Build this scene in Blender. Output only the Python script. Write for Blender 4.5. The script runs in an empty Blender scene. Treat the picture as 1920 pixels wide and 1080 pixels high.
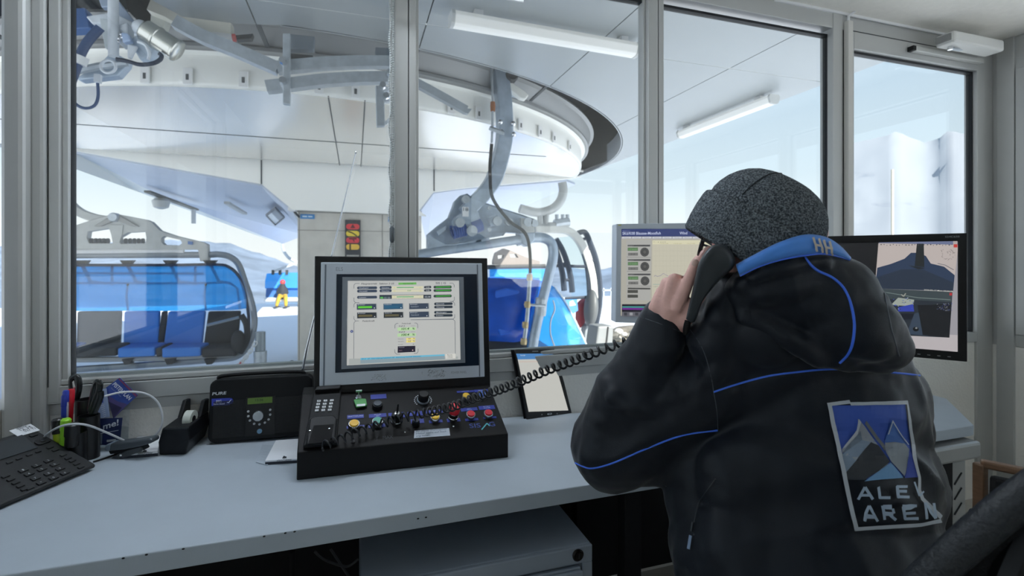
import bpy, bmesh, math, random
from mathutils import Vector, Matrix, noise
from mathutils.bvhtree import BVHTree
from mathutils.geometry import tessellate_polygon

SC = bpy.context.scene
COL = SC.collection
random.seed(7)
V = Vector
PI = math.pi

# ------------------------------------------------------------------ camera
CAMH = 1.36
YAW = math.radians(17.7)
FPX, CX, HY = 920.0, 960.0, 487.0
cd = bpy.data.cameras.new('camera')
cam = bpy.data.objects.new('camera', cd)
COL.objects.link(cam)
cam.location = (0, 0, CAMH)
cam.rotation_euler = (PI / 2, 0, -YAW)
cd.sensor_width = 36.0
cd.lens = 36.0 * FPX / 1920.0
cd.shift_y = -(540 - HY) / 1920.0
cd.clip_start = 0.02
cd.clip_end = 3000
cd.dof.use_dof = True
cd.dof.focus_distance = 1.25
cd.dof.aperture_fstop = 5.0
SC.camera = cam

# ------------------------------------------------------------------ sky, sun, exposure
SC.view_settings.view_transform = 'Standard'
SC.view_settings.look = 'None'
SC.view_settings.gamma = 1.0
SC.view_settings.use_curve_mapping = False
SC.view_settings.exposure = 0.45
SC.cycles.transparent_max_bounces = 24
SC.cycles.max_bounces = 10
SC.cycles.diffuse_bounces = 6
SC.cycles.use_denoising = True
SC.cycles.sample_clamp_indirect = 8.0
wd = bpy.data.worlds.new('sky')
SC.world = wd
wd.use_nodes = True
nt = wd.node_tree
nt.nodes.clear()
n_tc = nt.nodes.new('ShaderNodeTexCoord')
n_sx = nt.nodes.new('ShaderNodeSeparateXYZ')
n_rp = nt.nodes.new('ShaderNodeValToRGB')
n_bg = nt.nodes.new('ShaderNodeBackground')
n_ou = nt.nodes.new('ShaderNodeOutputWorld')
nt.links.new(n_tc.outputs['Generated'], n_sx.inputs[0])
nt.links.new(n_sx.outputs['Z'], n_rp.inputs[0])
SUN = V((0.35, -0.85, 0.50)).normalized()
nt.links.new(n_rp.outputs[0], n_bg.inputs[0])
nt.links.new(n_bg.outputs[0], n_ou.inputs[0])
cr = n_rp.color_ramp
cr.elements[0].color = (0.86, 0.89, 0.89, 1)
cr.elements[1].color = (0.30, 0.50, 0.86, 1)
for pos, c in ((0.06, (0.78, 0.85, 0.88)), (0.15, (0.61, 0.73, 0.81)), (0.32, (0.51, 0.66, 0.80))):
    e = cr.elements.new(pos)
    e.color = (*c, 1)
n_bg.inputs[1].default_value = 0.95
sd = bpy.data.lights.new('sun', 'SUN')
sun = bpy.data.objects.new('sun', sd)
COL.objects.link(sun)
sd.energy = 9.0
sd.angle = math.radians(0.55)
sd.color = (1.0, 0.95, 0.87)
sun.rotation_euler = SUN.to_track_quat('Z', 'Y').to_euler()

# ------------------------------------------------------------------ helpers
cY, sY = math.cos(YAW), math.sin(YAW)
CAM = V((0, 0, CAMH))


def ray(u, v):
    r = (u - CX) / FPX
    return V((r * cY + sY, -r * sY + cY, (HY - v) / FPX))


def W(u, v, fw):
    return CAM + ray(u, v) * fw


def onZ(u, v, z):
    d = ray(u, v)
    return CAM + d * ((z - CAMH) / d.z)


def onY(u, v, y):
    d = ray(u, v)
    return CAM + d * (y / d.y)


def onP(u, v, O, N):
    d = ray(u, v)
    return CAM + d * ((O - CAM).dot(N) / d.dot(N))


RIGHT = V((cY, -sY, 0))
FWD = V((sY, cY, 0))
UP = V((0, 0, 1))


def lin(c):
    out = []
    for x in c[:3]:
        x = x / 255.0
        out.append(x / 12.92 if x <= 0.04045 else ((x + 0.055) / 1.055) ** 2.4)
    return (*out, 1.0)


MATS = {}


def mat(name, col, rough=0.5, metal=0.0, var=0.0, vscale=8.0, bump=0.0, bscale=60.0, spec=0.5, stretch=None, coat=0.0, sheen=0.0, alpha=1.0):
    """a principled material; col is sRGB 0-255; var = colour variation, bump = fine relief"""
    if name in MATS:
        return MATS[name]
    m = bpy.data.materials.new(name)
    m.use_nodes = True
    t = m.node_tree
    b = t.nodes['Principled BSDF']
    c = lin(col)
    b.inputs['Base Color'].default_value = c
    b.inputs['Roughness'].default_value = rough
    b.inputs['Metallic'].default_value = metal
    b.inputs['Specular IOR Level'].default_value = spec
    if coat:
        b.inputs['Coat Weight'].default_value = coat
    if sheen:
        b.inputs['Sheen Weight'].default_value = sheen
        b.inputs['Sheen Roughness'].default_value = 0.4
    if alpha < 1:
        b.inputs['Alpha'].default_value = alpha
    if var or bump:
        tc = t.nodes.new('ShaderNodeTexCoord')
        mp = t.nodes.new('ShaderNodeMapping')
        t.links.new(tc.outputs['Object'], mp.inputs[0])
        if stretch:
            mp.inputs['Scale'].default_value = stretch
    if var:
        nz = t.nodes.new('ShaderNodeTexNoise')
        nz.inputs['Scale'].default_value = vscale
        nz.inputs['Detail'].default_value = 5
        nz.inputs['Roughness'].default_value = 0.6
        t.links.new(mp.outputs[0], nz.inputs['Vector'])
        rp = t.nodes.new('ShaderNodeValToRGB')
        rp.color_ramp.elements[0].position = 0.3
        rp.color_ramp.elements[1].position = 0.7
        rp.color_ramp.elements[0].color = [x * (1 - var) for x in c[:3]] + [1]
        rp.color_ramp.elements[1].color = [min(1, x * (1 + var)) for x in c[:3]] + [1]
        t.links.new(nz.outputs['Fac'], rp.inputs[0])
        t.links.new(rp.outputs[0], b.inputs['Base Color'])
    if bump:
        nb = t.nodes.new('ShaderNodeTexNoise')
        nb.inputs['Scale'].default_value = bscale
        nb.inputs['Detail'].default_value = 3
        t.links.new(mp.outputs[0], nb.inputs['Vector'])
        bp = t.nodes.new('ShaderNodeBump')
        bp.inputs['Strength'].default_value = bump
        bp.inputs['Distance'].default_value = 0.01
        t.links.new(nb.outputs['Fac'], bp.inputs['Height'])
        t.links.new(bp.outputs[0], b.inputs['Normal'])
    MATS[name] = m
    return m


def attr_mat(name, emit=0.0, rough=0.5):
    m = bpy.data.materials.new(name)
    m.use_nodes = True
    t = m.node_tree
    b = t.nodes['Principled BSDF']
    a = t.nodes.new('ShaderNodeAttribute')
    a.attribute_name = 'Col'
    b.inputs['Roughness'].default_value = rough
    if emit:
        b.inputs['Base Color'].default_value = (0.01, 0.01, 0.01, 1)
        t.links.new(a.outputs['Color'], b.inputs['Emission Color'])
        b.inputs['Emission Strength'].default_value = emit
    else:
        t.links.new(a.outputs['Color'], b.inputs['Base Color'])
    return m


def glass_mat(name, tint=(0.985, 0.995, 0.99), k=2.0):
    m = bpy.data.materials.new(name)
    m.use_nodes = True
    t = m.node_tree
    t.nodes.clear()
    o = t.nodes.new('ShaderNodeOutputMaterial')
    tr = t.nodes.new('ShaderNodeBsdfTransparent')
    tr.inputs[0].default_value = (*tint, 1)
    gl = t.nodes.new('ShaderNodeBsdfGlossy')
    gl.inputs['Roughness'].default_value = 0.0
    lw = t.nodes.new('ShaderNodeLayerWeight')
    lw.inputs['Blend'].default_value = 0.5
    pw = t.nodes.new('ShaderNodeMath')
    pw.operation = 'POWER'
    pw.inputs[1].default_value = 5.0
    ma = t.nodes.new('ShaderNodeMath')
    ma.operation = 'MULTIPLY_ADD'
    ma.inputs[1].default_value = 0.9
    ma.inputs[2].default_value = 0.04 * k
    mx = t.nodes.new('ShaderNodeMixShader')
    t.links.new(lw.outputs['Facing'], pw.inputs[0])
    t.links.new(pw.outputs[0], ma.inputs[0])
    t.links.new(ma.outputs[0], mx.inputs[0])
    t.links.new(tr.outputs[0], mx.inputs[1])
    t.links.new(gl.outputs[0], mx.inputs[2])
    t.links.new(mx.outputs[0], o.inputs[0])
    return m


def tint_mat(name, col, trans=0.6, rough=0.05):
    """coloured translucent plastic: part of the light passes straight through, tinted"""
    m = bpy.data.materials.new(name)
    m.use_nodes = True
    t = m.node_tree
    b = t.nodes['Principled BSDF']
    b.inputs['Base Color'].default_value = lin(col)
    b.inputs['Roughness'].default_value = rough
    o = t.nodes['Material Output']
    tr = t.nodes.new('ShaderNodeBsdfTransparent')
    tr.inputs[0].default_value = lin([min(255, c * 1.12 + 20) for c in col])
    mx = t.nodes.new('ShaderNodeMixShader')
    mx.inputs[0].default_value = trans
    t.links.new(b.outputs[0], mx.inputs[1])
    t.links.new(tr.outputs[0], mx.inputs[2])
    t.links.new(mx.outputs[0], o.inputs[0])
    return m


WM = {}          # world matrices of roots and parts


class MB:
    """collects geometry in world coordinates; build() links it as ONE mesh object"""

    def __init__(s):
        s.v, s.f, s.c = [], [], []

    def add(s, vs, fs, col=None):
        n = len(s.v)
        s.v += [V(p) for p in vs]
        s.f += [tuple(i + n for i in f) for f in fs]
        s.c += [col] * len(fs)
        return s

    def obox(s, c, X, Y, Z, col=None):
        """box from centre and three half-axis vectors"""
        c = V(c)
        vs = [c + X * i + Y * j + Z * k for i in (-1, 1) for j in (-1, 1) for k in (-1, 1)]
        return s.add(vs, [(0, 1, 3, 2), (4, 6, 7, 5), (0, 4, 5, 1), (2, 3, 7, 6), (0, 2, 6, 4), (1, 5, 7, 3)], col)

    def box(s, lo, hi, col=None):
        lo, hi = V(lo), V(hi)
        c, h = (lo + hi) / 2, (hi - lo) / 2
        return s.obox(c, V((h.x, 0, 0)), V((0, h.y, 0)), V((0, 0, h.z)), col)

    def bar(s, p, q, w, h, up=UP):
        """rectangular bar from p to q, w across, h along up"""
        p, q = V(p), V(q)
        d = (q - p)
        Z = d.normalized()
        X = Z.cross(V(up)).normalized()
        Y = X.cross(Z).normalized()
        return s.obox((p + q) / 2, X * (w / 2), Y * (h / 2), d / 2)

    def prism(s, pts, vec):
        """closed polygon extruded along vec"""
        n = len(pts)
        vec = V(vec)
        pts = [V(p) for p in pts]
        vs = pts + [p + vec for p in pts]
        fs = [tuple(range(n - 1, -1, -1)), tuple(range(n, 2 * n))]
        fs += [(i, (i + 1) % n, n + (i + 1) % n, n + i) for i in range(n)]
        return s.add(vs, fs)

    def plate(s, loops, vec):
        """outer loop + hole loops (3D, coplanar), extruded along vec"""
        loops = [[V(p) for p in l] for l in loops]
        vec = V(vec)
        flat = [p for l in loops for p in l]
        tris = tessellate_polygon(loops)
        n = len(flat)
        vs = flat + [p + vec for p in flat]
        fs = [tuple(t) for t in tris] + [tuple(i + n for i in reversed(t)) for t in tris]
        k = 0
        for l in loops:
            m = len(l)
            for i in range(m):
                a, b = k + i, k + (i + 1) % m
                fs.append((a, b, b + n, a + n))
            k += m
        return s.add(vs, fs)

    def tube(s, pts, r, n=8, cap=True, closed=False, sq=False):
        pts = [V(p) for p in pts]
        m = len(pts)
        rs = r if isinstance(r, (list, tuple)) else [r] * m
        rings = []
        prev = None
        for i in range(m):
            if closed:
                t = (pts[(i + 1) % m] - pts[i - 1])
            else:
                t = pts[min(i + 1, m - 1)] - pts[max(i - 1, 0)]
            t = t.normalized() if t.length > 1e-9 else V((0, 0, 1))
            if prev is None:
                a = V((0, 0, 1)) if abs(t.z) < 0.9 else V((1, 0, 0))
                x = t.cross(a).normalized()
            else:
                x = (prev - t * prev.dot(t))
                x = x.normalized() if x.length > 1e-6 else t.orthogonal().normalized()
            prev = x
            y = t.cross(x)
            off = PI / n if sq else 0
            rings.append([pts[i] + (x * math.cos(2 * PI * k / n + off) + y * math.sin(2 * PI * k / n + off)) * rs[i] for k in range(n)])
        vs = [p for g in rings for p in g]
        fs = []
        for i in range(m if closed else m - 1):
            j = (i + 1) % m
            for k in range(n):
                k2 = (k + 1) % n
                fs.append((i * n + k, i * n + k2, j * n + k2, j * n + k))
        if cap and not closed:
            fs.append(tuple(range(n - 1, -1, -1)))
            fs.append(tuple((m - 1) * n + k for k in range(n)))
        return s.add(vs, fs)

    def lathe(s, prof, O=(0, 0, 0), A=(0, 0, 1), n=20):
        """profile [(radius, height)] turned about axis A through O"""
        O, A = V(O), V(A).normalized()
        X = A.orthogonal().normalized()
        Y = A.cross(X)
        vs, fs = [], []
        m = len(prof)
        for r, h in prof:
            for k in range(n):
                a = 2 * PI * k / n
                vs.append(O + A * h + (X * math.cos(a) + Y * math.sin(a)) * r)
        for i in range(m - 1):
            for k in range(n):
                k2 = (k + 1) % n
                fs.append((i * n + k, i * n + k2, (i + 1) * n + k2, (i + 1) * n + k))
        if prof[0][0] > 1e-6:
            fs.append(tuple(range(n - 1, -1, -1)))
        if prof[-1][0] > 1e-6:
            fs.append(tuple((m - 1) * n + k for k in range(n)))
        return s.add(vs, fs)

    def ball(s, c, X, Y, Z, nu=16, nv=10):
        """ellipsoid with half-axis vectors"""
        c = V(c)
        vs, fs = [c - Z], []
        for j in range(1, nv):
            a = -PI / 2 + PI * j / nv
            for k in range(nu):
                b = 2 * PI * k / nu
                vs.append(c + (X * math.cos(b) + Y * math.sin(b)) * math.cos(a) + Z * math.sin(a))
        vs.append(c + Z)
        for k in range(nu):
            fs.append((0, 1 + (k + 1) % nu, 1 + k))
            fs.append((len(vs) - 1, 1 + (nv - 2) * nu + k, 1 + (nv - 2) * nu + (k + 1) % nu))
        for j in range(nv - 2):
            for k in range(nu):
                a, b = 1 + j * nu + k, 1 + j * nu + (k + 1) % nu
                fs.append((a, b, b + nu, a + nu))
        return s.add(vs, fs)

    def sphere(s, c, r, nu=14, nv=9):
        return s.ball(c, V((r, 0, 0)), V((0, r, 0)), V((0, 0, r)), nu, nv)

    def grid(s, rows, close_u=False, thick=None):
        """surface through rows of points; thick extrudes it along a vector"""
        m, n = len(rows), len(rows[0])
        vs = [p for r in rows for p in r]
        fs = []
        for i in range(m - 1):
            for k in range(n if close_u else n - 1):
                k2 = (k + 1) % n
                fs.append((i * n + k, i * n + k2, (i + 1) * n + k2, (i + 1) * n + k))
        return s.add(vs, fs)

    def build(s, name, m, parent=None, smooth=False, bevel=0.0, seg=2, solid=0.0, kind=None, label=None, fix=True):
        me = bpy.data.meshes.new(name)
        me.from_pydata([tuple(p) for p in s.v], [], s.f)
        if any(c is not None for c in s.c):
            at = me.color_attributes.new('Col', 'FLOAT_COLOR', 'CORNER')
            i = 0
            for f, c in zip(me.polygons, s.c):
                c = c or (0.5, 0.5, 0.5, 1)
                for _ in f.loop_indices:
                    at.data[i].color = c
                    i += 1
        if fix:
            b = bmesh.new()
            b.from_mesh(me)
            bmesh.ops.recalc_face_normals(b, faces=b.faces)
            b.to_mesh(me)
            b.free()
        if smooth:
            for p in me.polygons:
                p.use_smooth = True
        if m is not None:
            me.materials.append(m)
        o = bpy.data.objects.new(name, me)
        COL.objects.link(o)
        place(o, parent)
        if bevel:
            md = o.modifiers.new('bevel', 'BEVEL')
            md.width = bevel
            md.segments = seg
            md.limit_method = 'ANGLE'
            md.angle_limit = math.radians(40)
            md.harden_normals = False
        if solid:
            md = o.modifiers.new('solid', 'SOLIDIFY')
            md.thickness = solid
            md.offset = 0
        if smooth and bevel == 0:
            try:
                me.shade_smooth()
                if smooth != 'all':
                    sharp(me)
            except Exception:
                pass
        if kind:
            o['kind'] = kind
        if label:
            o['label'] = label
        return o


def sharp(me, ang=0.7):
    b = bmesh.new()
    b.from_mesh(me)
    for e in b.edges:
        if len(e.link_faces) == 2 and e.calc_face_angle(0) > ang:
            e.smooth = False
    b.to_mesh(me)
    b.free()


def place(o, parent):
    if parent is not None:
        o.parent = parent
        o.matrix_parent_inverse = WM.get(parent.name, Matrix.Identity(4)).inverted()
    WM[o.name] = Matrix.Identity(4)


def thing(name, label, cat, loc, group=None):
    """an Empty at the base of a thing; its parts are parented to it"""
    o = bpy.data.objects.new(name, None)
    o.empty_display_size = 0.05
    COL.objects.link(o)
    o.location = loc
    WM[o.name] = Matrix.Translation(V(loc))
    return tag(o, label, cat, group)


def tag(o, label, cat, group=None):
    o['label'] = label
    o['category'] = cat
    if group:
        o['group'] = group
    return o


def structure(o):
    o['kind'] = 'structure'
    return o


class Frame:
    """a flat face: origin O, in-plane unit axes X and Y, normal N"""

    def __init__(s, O, X, Y):
        s.O = V(O)
        s.X = V(X).normalized()
        Y = V(Y)
        s.Y = (Y - s.X * Y.dot(s.X)).normalized()
        s.N = s.X.cross(s.Y)

    def at(s, a, b, h=0.0):
        return s.O + s.X * a + s.Y * b + s.N * h

    def px(s, u, v, h=0.0):
        """in-plane coordinates of the point seen at photograph pixel u, v"""
        p = onP(u, v, s.O + s.N * h, s.N) - s.O
        return p.dot(s.X), p.dot(s.Y)

    def P(s, u, v, h=0.0):
        a, b = s.px(u, v, h)
        return s.at(a, b, h)


def fbox(mb, F, a, b, w, h, t, base=0.0):
    return mb.obox(F.at(a, b, base + t / 2), F.X * (w / 2), F.Y * (h / 2), F.N * (t / 2))


_TXT = {}


def text_polys(s, bold=0.0):
    key = (s, bold)
    if key not in _TXT:
        c = bpy.data.curves.new('t', 'FONT')
        c.body = s
        c.size = 1.0
        c.offset = bold
        c.resolution_u = 3
        o = bpy.data.objects.new('t', c)
        COL.objects.link(o)
        dg = bpy.context.evaluated_depsgraph_get()
        ev = o.evaluated_get(dg)
        me = ev.to_mesh()
        vs = [(p.co.x, p.co.y) for p in me.vertices]
        fs = [tuple(f.vertices) for f in me.polygons]
        ev.to_mesh_clear()
        bpy.data.objects.remove(o)
        bpy.data.curves.remove(c)
        if vs:
            x0, x1 = min(p[0] for p in vs), max(p[0] for p in vs)
            vs = [(p[0] - x0, p[1]) for p in vs]
            w = x1 - x0
        else:
            w = 0
        _TXT[key] = (vs, fs, w)
    return _TXT[key]


class Print(MB):
    """flat print on a Frame: coloured shapes in layers"""

    def __init__(s, F, h=0.0004, step=0.00012):
        super().__init__()
        s.F, s.h, s.step = F, h, step

    def poly(s, pts, col):
        s.h += s.step
        s.add([s.F.at(a, b, s.h) for a, b in pts], [tuple(range(len(pts)))], lin(col))

    def rect(s, a0, b0, a1, b1, col):
        s.poly([(a0, b0), (a1, b0), (a1, b1), (a0, b1)], col)

    def line(s, pts, w, col):
        for p, q in zip(pts[:-1], pts[1:]):
            dx, dy = q[0] - p[0], q[1] - p[1]
            l = math.hypot(dx, dy) or 1
            nx, ny = -dy / l * w / 2, dx / l * w / 2
            s.add([s.F.at(x, y, s.h + s.step) for x, y in ((p[0] + nx, p[1] + ny), (q[0] + nx, q[1] + ny), (q[0] - nx, q[1] - ny), (p[0] - nx, p[1] - ny))], [(0, 1, 2, 3)], lin(col))
        s.h += s.step

    def disc(s, a, b, r, col, n=16, ry=None):
        ry = ry or r
        s.poly([(a + r * math.cos(2 * PI * k / n), b + ry * math.sin(2 * PI * k / n)) for k in range(n)], col)

    def text(s, t, a, b, h, col, w=None, bold=0.0, ang=0.0, shear=0.0, center=False):
        vs, fs, tw = text_polys(t, bold)
        if not vs:
            return
        sy = h / 0.7
        sx = (w / tw) if w else sy
        s.h += s.step
        ca, sa = math.cos(ang), math.sin(ang)
        if center:
            a -= sx * tw / 2 * ca
            b -= sx * tw / 2 * sa
        pts = []
        for x, y in vs:
            x, y = (x + shear * y) * sx, y * sy
            pts.append(s.F.at(a + x * ca - y * sa, b + x * sa + y * ca, s.h))
        s.add(pts, fs, lin(col))

    # the same with photograph pixels
    def ppoly(s, pts, col):
        s.poly([s.F.px(u, v) for u, v in pts], col)

    def prect(s, u0, v0, u1, v1, col):
        s.ppoly([(u0, v1), (u1, v1), (u1, v0), (u0, v0)], col)

    def pline(s, pts, wpx, col):
        q = [s.F.px(u, v) for u, v in pts]
        k = V((s.F.px(pts[0][0] + 1, pts[0][1])[0] - q[0][0], 0, 0)).length
        s.line(q, wpx * k, col)

    def ptext(s, t, u0, v0, u1, v1, hpx, col, bold=0.0, shear=0.0):
        """text whose baseline runs from pixel (u0,v0) to (u1,v1), hpx high"""
        a0, b0 = s.F.px(u0, v0)
        a1, b1 = s.F.px(u1, v1)
        a2, b2 = s.F.px(u0, v0 - hpx)
        s.text(t, a0, b0, math.hypot(a2 - a0, b2 - b0), col, math.hypot(a1 - a0, b1 - b0), bold, math.atan2(b1 - b0, a1 - a0), shear)


def spline(pts, n=6):
    """Catmull-Rom through points"""
    pts = [V(p) for p in pts]
    out = []
    m = len(pts)
    for i in range(m - 1):
        p0, p1, p2, p3 = pts[max(i - 1, 0)], pts[i], pts[i + 1], pts[min(i + 2, m - 1)]
        for k in range(n):
            t = k / n
            out.append(0.5 * ((2 * p1) + (p2 - p0) * t + (2 * p0 - 5 * p1 + 4 * p2 - p3) * t * t + (3 * p1 - p0 - 3 * p2 + p3) * t ** 3))
    out.append(pts[-1])
    return out


def rrect(w, h, r, n=4):
    """rounded rectangle outline, 2D"""
    out = []
    for cx, cy, a0 in ((w / 2 - r, h / 2 - r, 0), (-w / 2 + r, h / 2 - r, 90), (-w / 2 + r, -h / 2 + r, 180), (w / 2 - r, -h / 2 + r, 270)):
        for k in range(n + 1):
            a = math.radians(a0 + 90 * k / n)
            out.append((cx + r * math.cos(a), cy + r * math.sin(a)))
    return out


def copy_thing(o):
    """a thing, its parts and sub-parts"""
    def cp(x, par):
        c = x.copy()
        COL.objects.link(c)
        if par is not None:
            c.parent = par
            c.matrix_parent_inverse = x.matrix_parent_inverse.copy()
        for ch in list(x.children):
            cp(ch, c)
        return c
    return cp(o, None)


# ------------------------------------------------------------------ materials
M_alu = mat('grey_aluminium', (188, 189, 187), 0.45, 0.4, 0.03, 3)
M_wall = mat('textured_plaster', (230, 228, 222), 0.85, 0, 0.03, 4, 0.35, 90)
M_ceil = mat('ceiling_paint', (236, 233, 225), 0.9, 0, 0.03, 30, 0.2, 160)
M_floor = mat('floor_vinyl', (178, 175, 168), 0.6, 0, 0.1, 12)
M_desk = mat('desk_laminate', (176, 186, 196), 0.5, 0, 0.04, 5, 0.04, 300)
M_black = mat('black_plastic', (16, 16, 18), 0.45, 0, 0, 1, 0.05, 400, spec=.35)
M_matt = mat('matt_black', (20, 20, 22), 0.65, 0, 0, 1, 0.08, 500, spec=.3)
M_dark = mat('dark_grey', (48, 50, 53), 0.5)
M_steel = mat('galvanised_steel', (182, 190, 196), 0.42, 0.55, 0.12, 14)
M_chrome = mat('chrome', (220, 222, 225), 0.15, 1.0)
M_white = mat('white_plastic', (225, 226, 226), 0.45)
M_rubber = mat('rubber_seal', (14, 20, 26), 0.6)
M_paper = mat('white_paper', (232, 234, 238), 0.8)
M_print = attr_mat('print_ink', 0, 0.6)
M_screen = attr_mat('lit_screen', 0.73, 0.3)
M_glass = glass_mat('window_glass')
# ------------------------------------------------------------------ the room
XL, XR, YF, YB = -0.98, 3.50, 1.85, -2.2
ZC = 2.605
ZS, ZT = 0.994, 2.50        # glass bottom / top of the front windows
DZ = 0.74                   # desk height


def sbox(name, lo, hi, m, parent=None, bevel=0.0):
    o = MB().box(lo, hi).build(name, m, parent, bevel=bevel)
    if parent is None:
        o['kind'] = 'structure'
    return o


sbox('floor', (XL - .2, YB - .2, -.1), (XR + .2, YF + .2, 0), M_floor)
sbox('ceiling', (XL - .2, YB - .2, ZC), (XR + .2, YF + .2, ZC + .12), M_ceil)
sbox('wall_back', (XL - .2, YB - .15, 0), (XR + .2, YB, .95), M_wall)
sbox('wall_back', (XL - .2, YB - .15, .95), (1.3, YB, 2.45), M_wall)
sbox('wall_back', (XL - .2, YB - .15, 2.45), (XR + .2, YB, ZC), M_wall)

# front wall: plaster apron below the rails, set back behind the frame
wf = sbox('wall_front', (XL, 1.866, 0), (XR, 1.98, ZS - 0.11), M_wall)
MX = [-0.893, 0.176, 1.249, 2.322, XR - 0.05]     # mullion centres
MW = 0.078


def frame_bar(mb, lo, hi):
    mb.box(lo, hi)


# left wall with a wide window (seen in the reflections), right wall with a window
wl = sbox('wall_left', (XL - .12, YB, 0), (XL, YF + .1, ZS - .07), M_wall)
wr = sbox('wall_right', (XR, YB, 0), (XR + .12, YF + .1, ZS - .12), M_wall)


def side_window(name, x0, x1, y0, y1, sill, top, posts, wall_end):
    """x0 is the room face, x1 the outer face"""
    r = MB()
    xa, xb = min(x0, x1), max(x0, x1)
    r.box((xa, y0, sill - .07), (xb, y1, sill))
    r.box((xa, y0, top), (xb, y1, ZC))
    w = r.build(name, M_alu, None, bevel=.004)
    w['kind'] = 'structure'
    for y in posts:
        MB().box((xa, y - .04, sill), (xb, y + .04, top)).build('mullion', M_alu, w, bevel=.004)
        MB().box((xa - .012 if x0 < x1 else xb, y - .025, sill), (xa if x0 < x1 else xb + .012, y + .025, top)).build('cover_strip', M_alu, w, bevel=.003)
    xm = (xa + xb) / 2
    ps = sorted(posts)
    for a, b in zip(ps[:-1], ps[1:]):
        MB().box((xm - .004, a + .04, sill), (xm + .004, b - .04, top)).build('pane', M_glass, w)
        g = MB()
        for yy in (a + .045, b - .045):
            g.box((xm - .012, yy - .005, sill), (xm + .012, yy + .005, top))
        g.box((xm - .012, a + .05, sill), (xm + .012, b - .05, sill + .004))
        g.box((xm - .012, a + .05, top - .01), (xm + .012, b - .05, top))
        g.build('gasket', mat('grey_gasket', (120, 124, 126), .6), w)
    return w


wl2 = side_window('window_1', XL, XL - .12, -.62, 1.72, ZS, 2.42, [-.58, .55, 1.68], 0)
sbox('wall_left', (XL - .12, YB, ZS), (XL, -.62, ZC), M_wall)
wr2 = side_window('window_2', XR, XR + .12, -2.1, 1.80, ZS - .05, 2.42, [-2.06, -.8, .46, 1.72], 0)


wb = structure(MB().box((1.3, YB - .15, .95), (XR, YB - .05, 1.0)).build('window_6', M_alu, None))
for k in range(3):
    x = 1.34 + (XR - 1.38) * k / 2
    MB().box((x - .04, YB - .13, 1.0), (x + .04, YB - .02, 2.45)).build('mullion', M_alu, wb)
MB().box((1.3, YB - .084, 1.0), (XR, YB - .076, 2.45)).build('pane', M_glass, wb)
# corner post on the left: wide rounded panel, then the window frame
cp = MB()
cp.box((XL, 1.80, 0), (-0.925, 1.95, ZC))
structure(cp.build('trim_1', M_alu, None, bevel=.012))


def front_window(name, x0, x1, first=False, door=False):
    """one bay of the glazed front: frame profiles with a recessed sash, gaskets, pane"""
    zb = ZS
    w = MB()
    # outer frame
    w.box((x0 - MW / 2, YF, zb - .075), (x1 + MW / 2, YF + .07, zb - .022))
    w.box((x0 - MW / 2, YF, ZT + .02), (x1 + MW / 2, YF + .07, ZC))
    o = w.build(name, M_alu, None, bevel=.002)
    o['kind'] = 'structure'
    s = MB()       # the lower rail is a step further out
    s.box((x0 - MW / 2, YF + .012, zb - .112), (x1 + MW / 2, YF + .08, zb - .078))
    s.build('lower_rail', M_alu, o, bevel=.002)
    s = MB()       # sill bead, light
    s.box((x0, YF + .008, zb - .020), (x1, YF + .06, zb - .004))
    s.build('sill_bead', M_alu, o, bevel=.004)
    a, b = x0 + MW / 2, x1 - MW / 2
    g = MB()
    g.box((a, YF + .028, zb - .004), (a + .010, YF + .055, ZT))
    g.box((b - .010, YF + .028, zb - .004), (b, YF + .055, ZT))
    g.box((a, YF + .028, ZT - .012), (b, YF + .055, ZT))
    g.build('gasket', M_rubber, o)
    g = MB()
    g.box((a, YF + .03, zb - .004), (b, YF + .05, zb + .006))
    g.build('sill_gasket', mat('grey_seal', (150, 158, 158), .6), o)
    s = MB()
    s.box((a + .008, YF + .036, zb), (b - .008, YF + .044, ZT - .01))
    s.build('pane', M_glass, o)
    return o


wins = [front_window('window_%d' % (i + 3), MX[i], MX[i + 1]) for i in range(3)]
for i in range(1, 3):        # mullions, split down the middle by a dark joint
    m = MB()
    m.box((MX[i] - MW / 2, YF - .004, ZS - .02), (MX[i] + .010, YF + .07, ZC))
    m.box((MX[i] + .013, YF - .004, ZS - .02), (MX[i] + MW / 2, YF + .07, ZC))
    m.build('mullion', M_alu, wins[i], bevel=.003)
    m = MB()
    m.box((MX[i] - MW / 2 + .004, YF, ZS - .02), (MX[i] + MW / 2 - .004, YF + .03, ZC))
    m.build('joint', M_rubber, wins[i])
    m = MB()
    m.box((MX[i] - MW / 2 - .012, YF + .018, ZS - .005), (MX[i] - MW / 2, YF + .06, ZT + .02))
    m.box((MX[i] + MW / 2, YF + .018, ZS - .005), (MX[i] + MW / 2 + .012, YF + .06, ZT + .02))
    m.build('glazing_bead', M_alu, wins[i], bevel=.002)
# left jamb: three stepped profiles
m = MB()
m.box((-.93, YF - .015, 0), (-.893, YF + .09, ZC))
m.build('jamb', M_alu, wins[0], bevel=.01)
m = MB()
m.box((-.889, YF - .002, ZS - .07), (-.862, YF + .07, ZC))
m.build('jamb_cover', M_alu, wins[0], bevel=.003)
m = MB()
m.box((-.862, YF + .012, ZS - .02), (-.846, YF + .06, ZC))
m.build('glazing_bead', M_alu, wins[0], bevel=.002)
# right jamb of bay three
m = MB()
m.box((MX[3] - MW / 2 - .01, YF - .004, ZS - .07), (MX[3] + .012, YF + .07, ZC))
m.build('jamb', M_alu, wins[2], bevel=.003)

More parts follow.
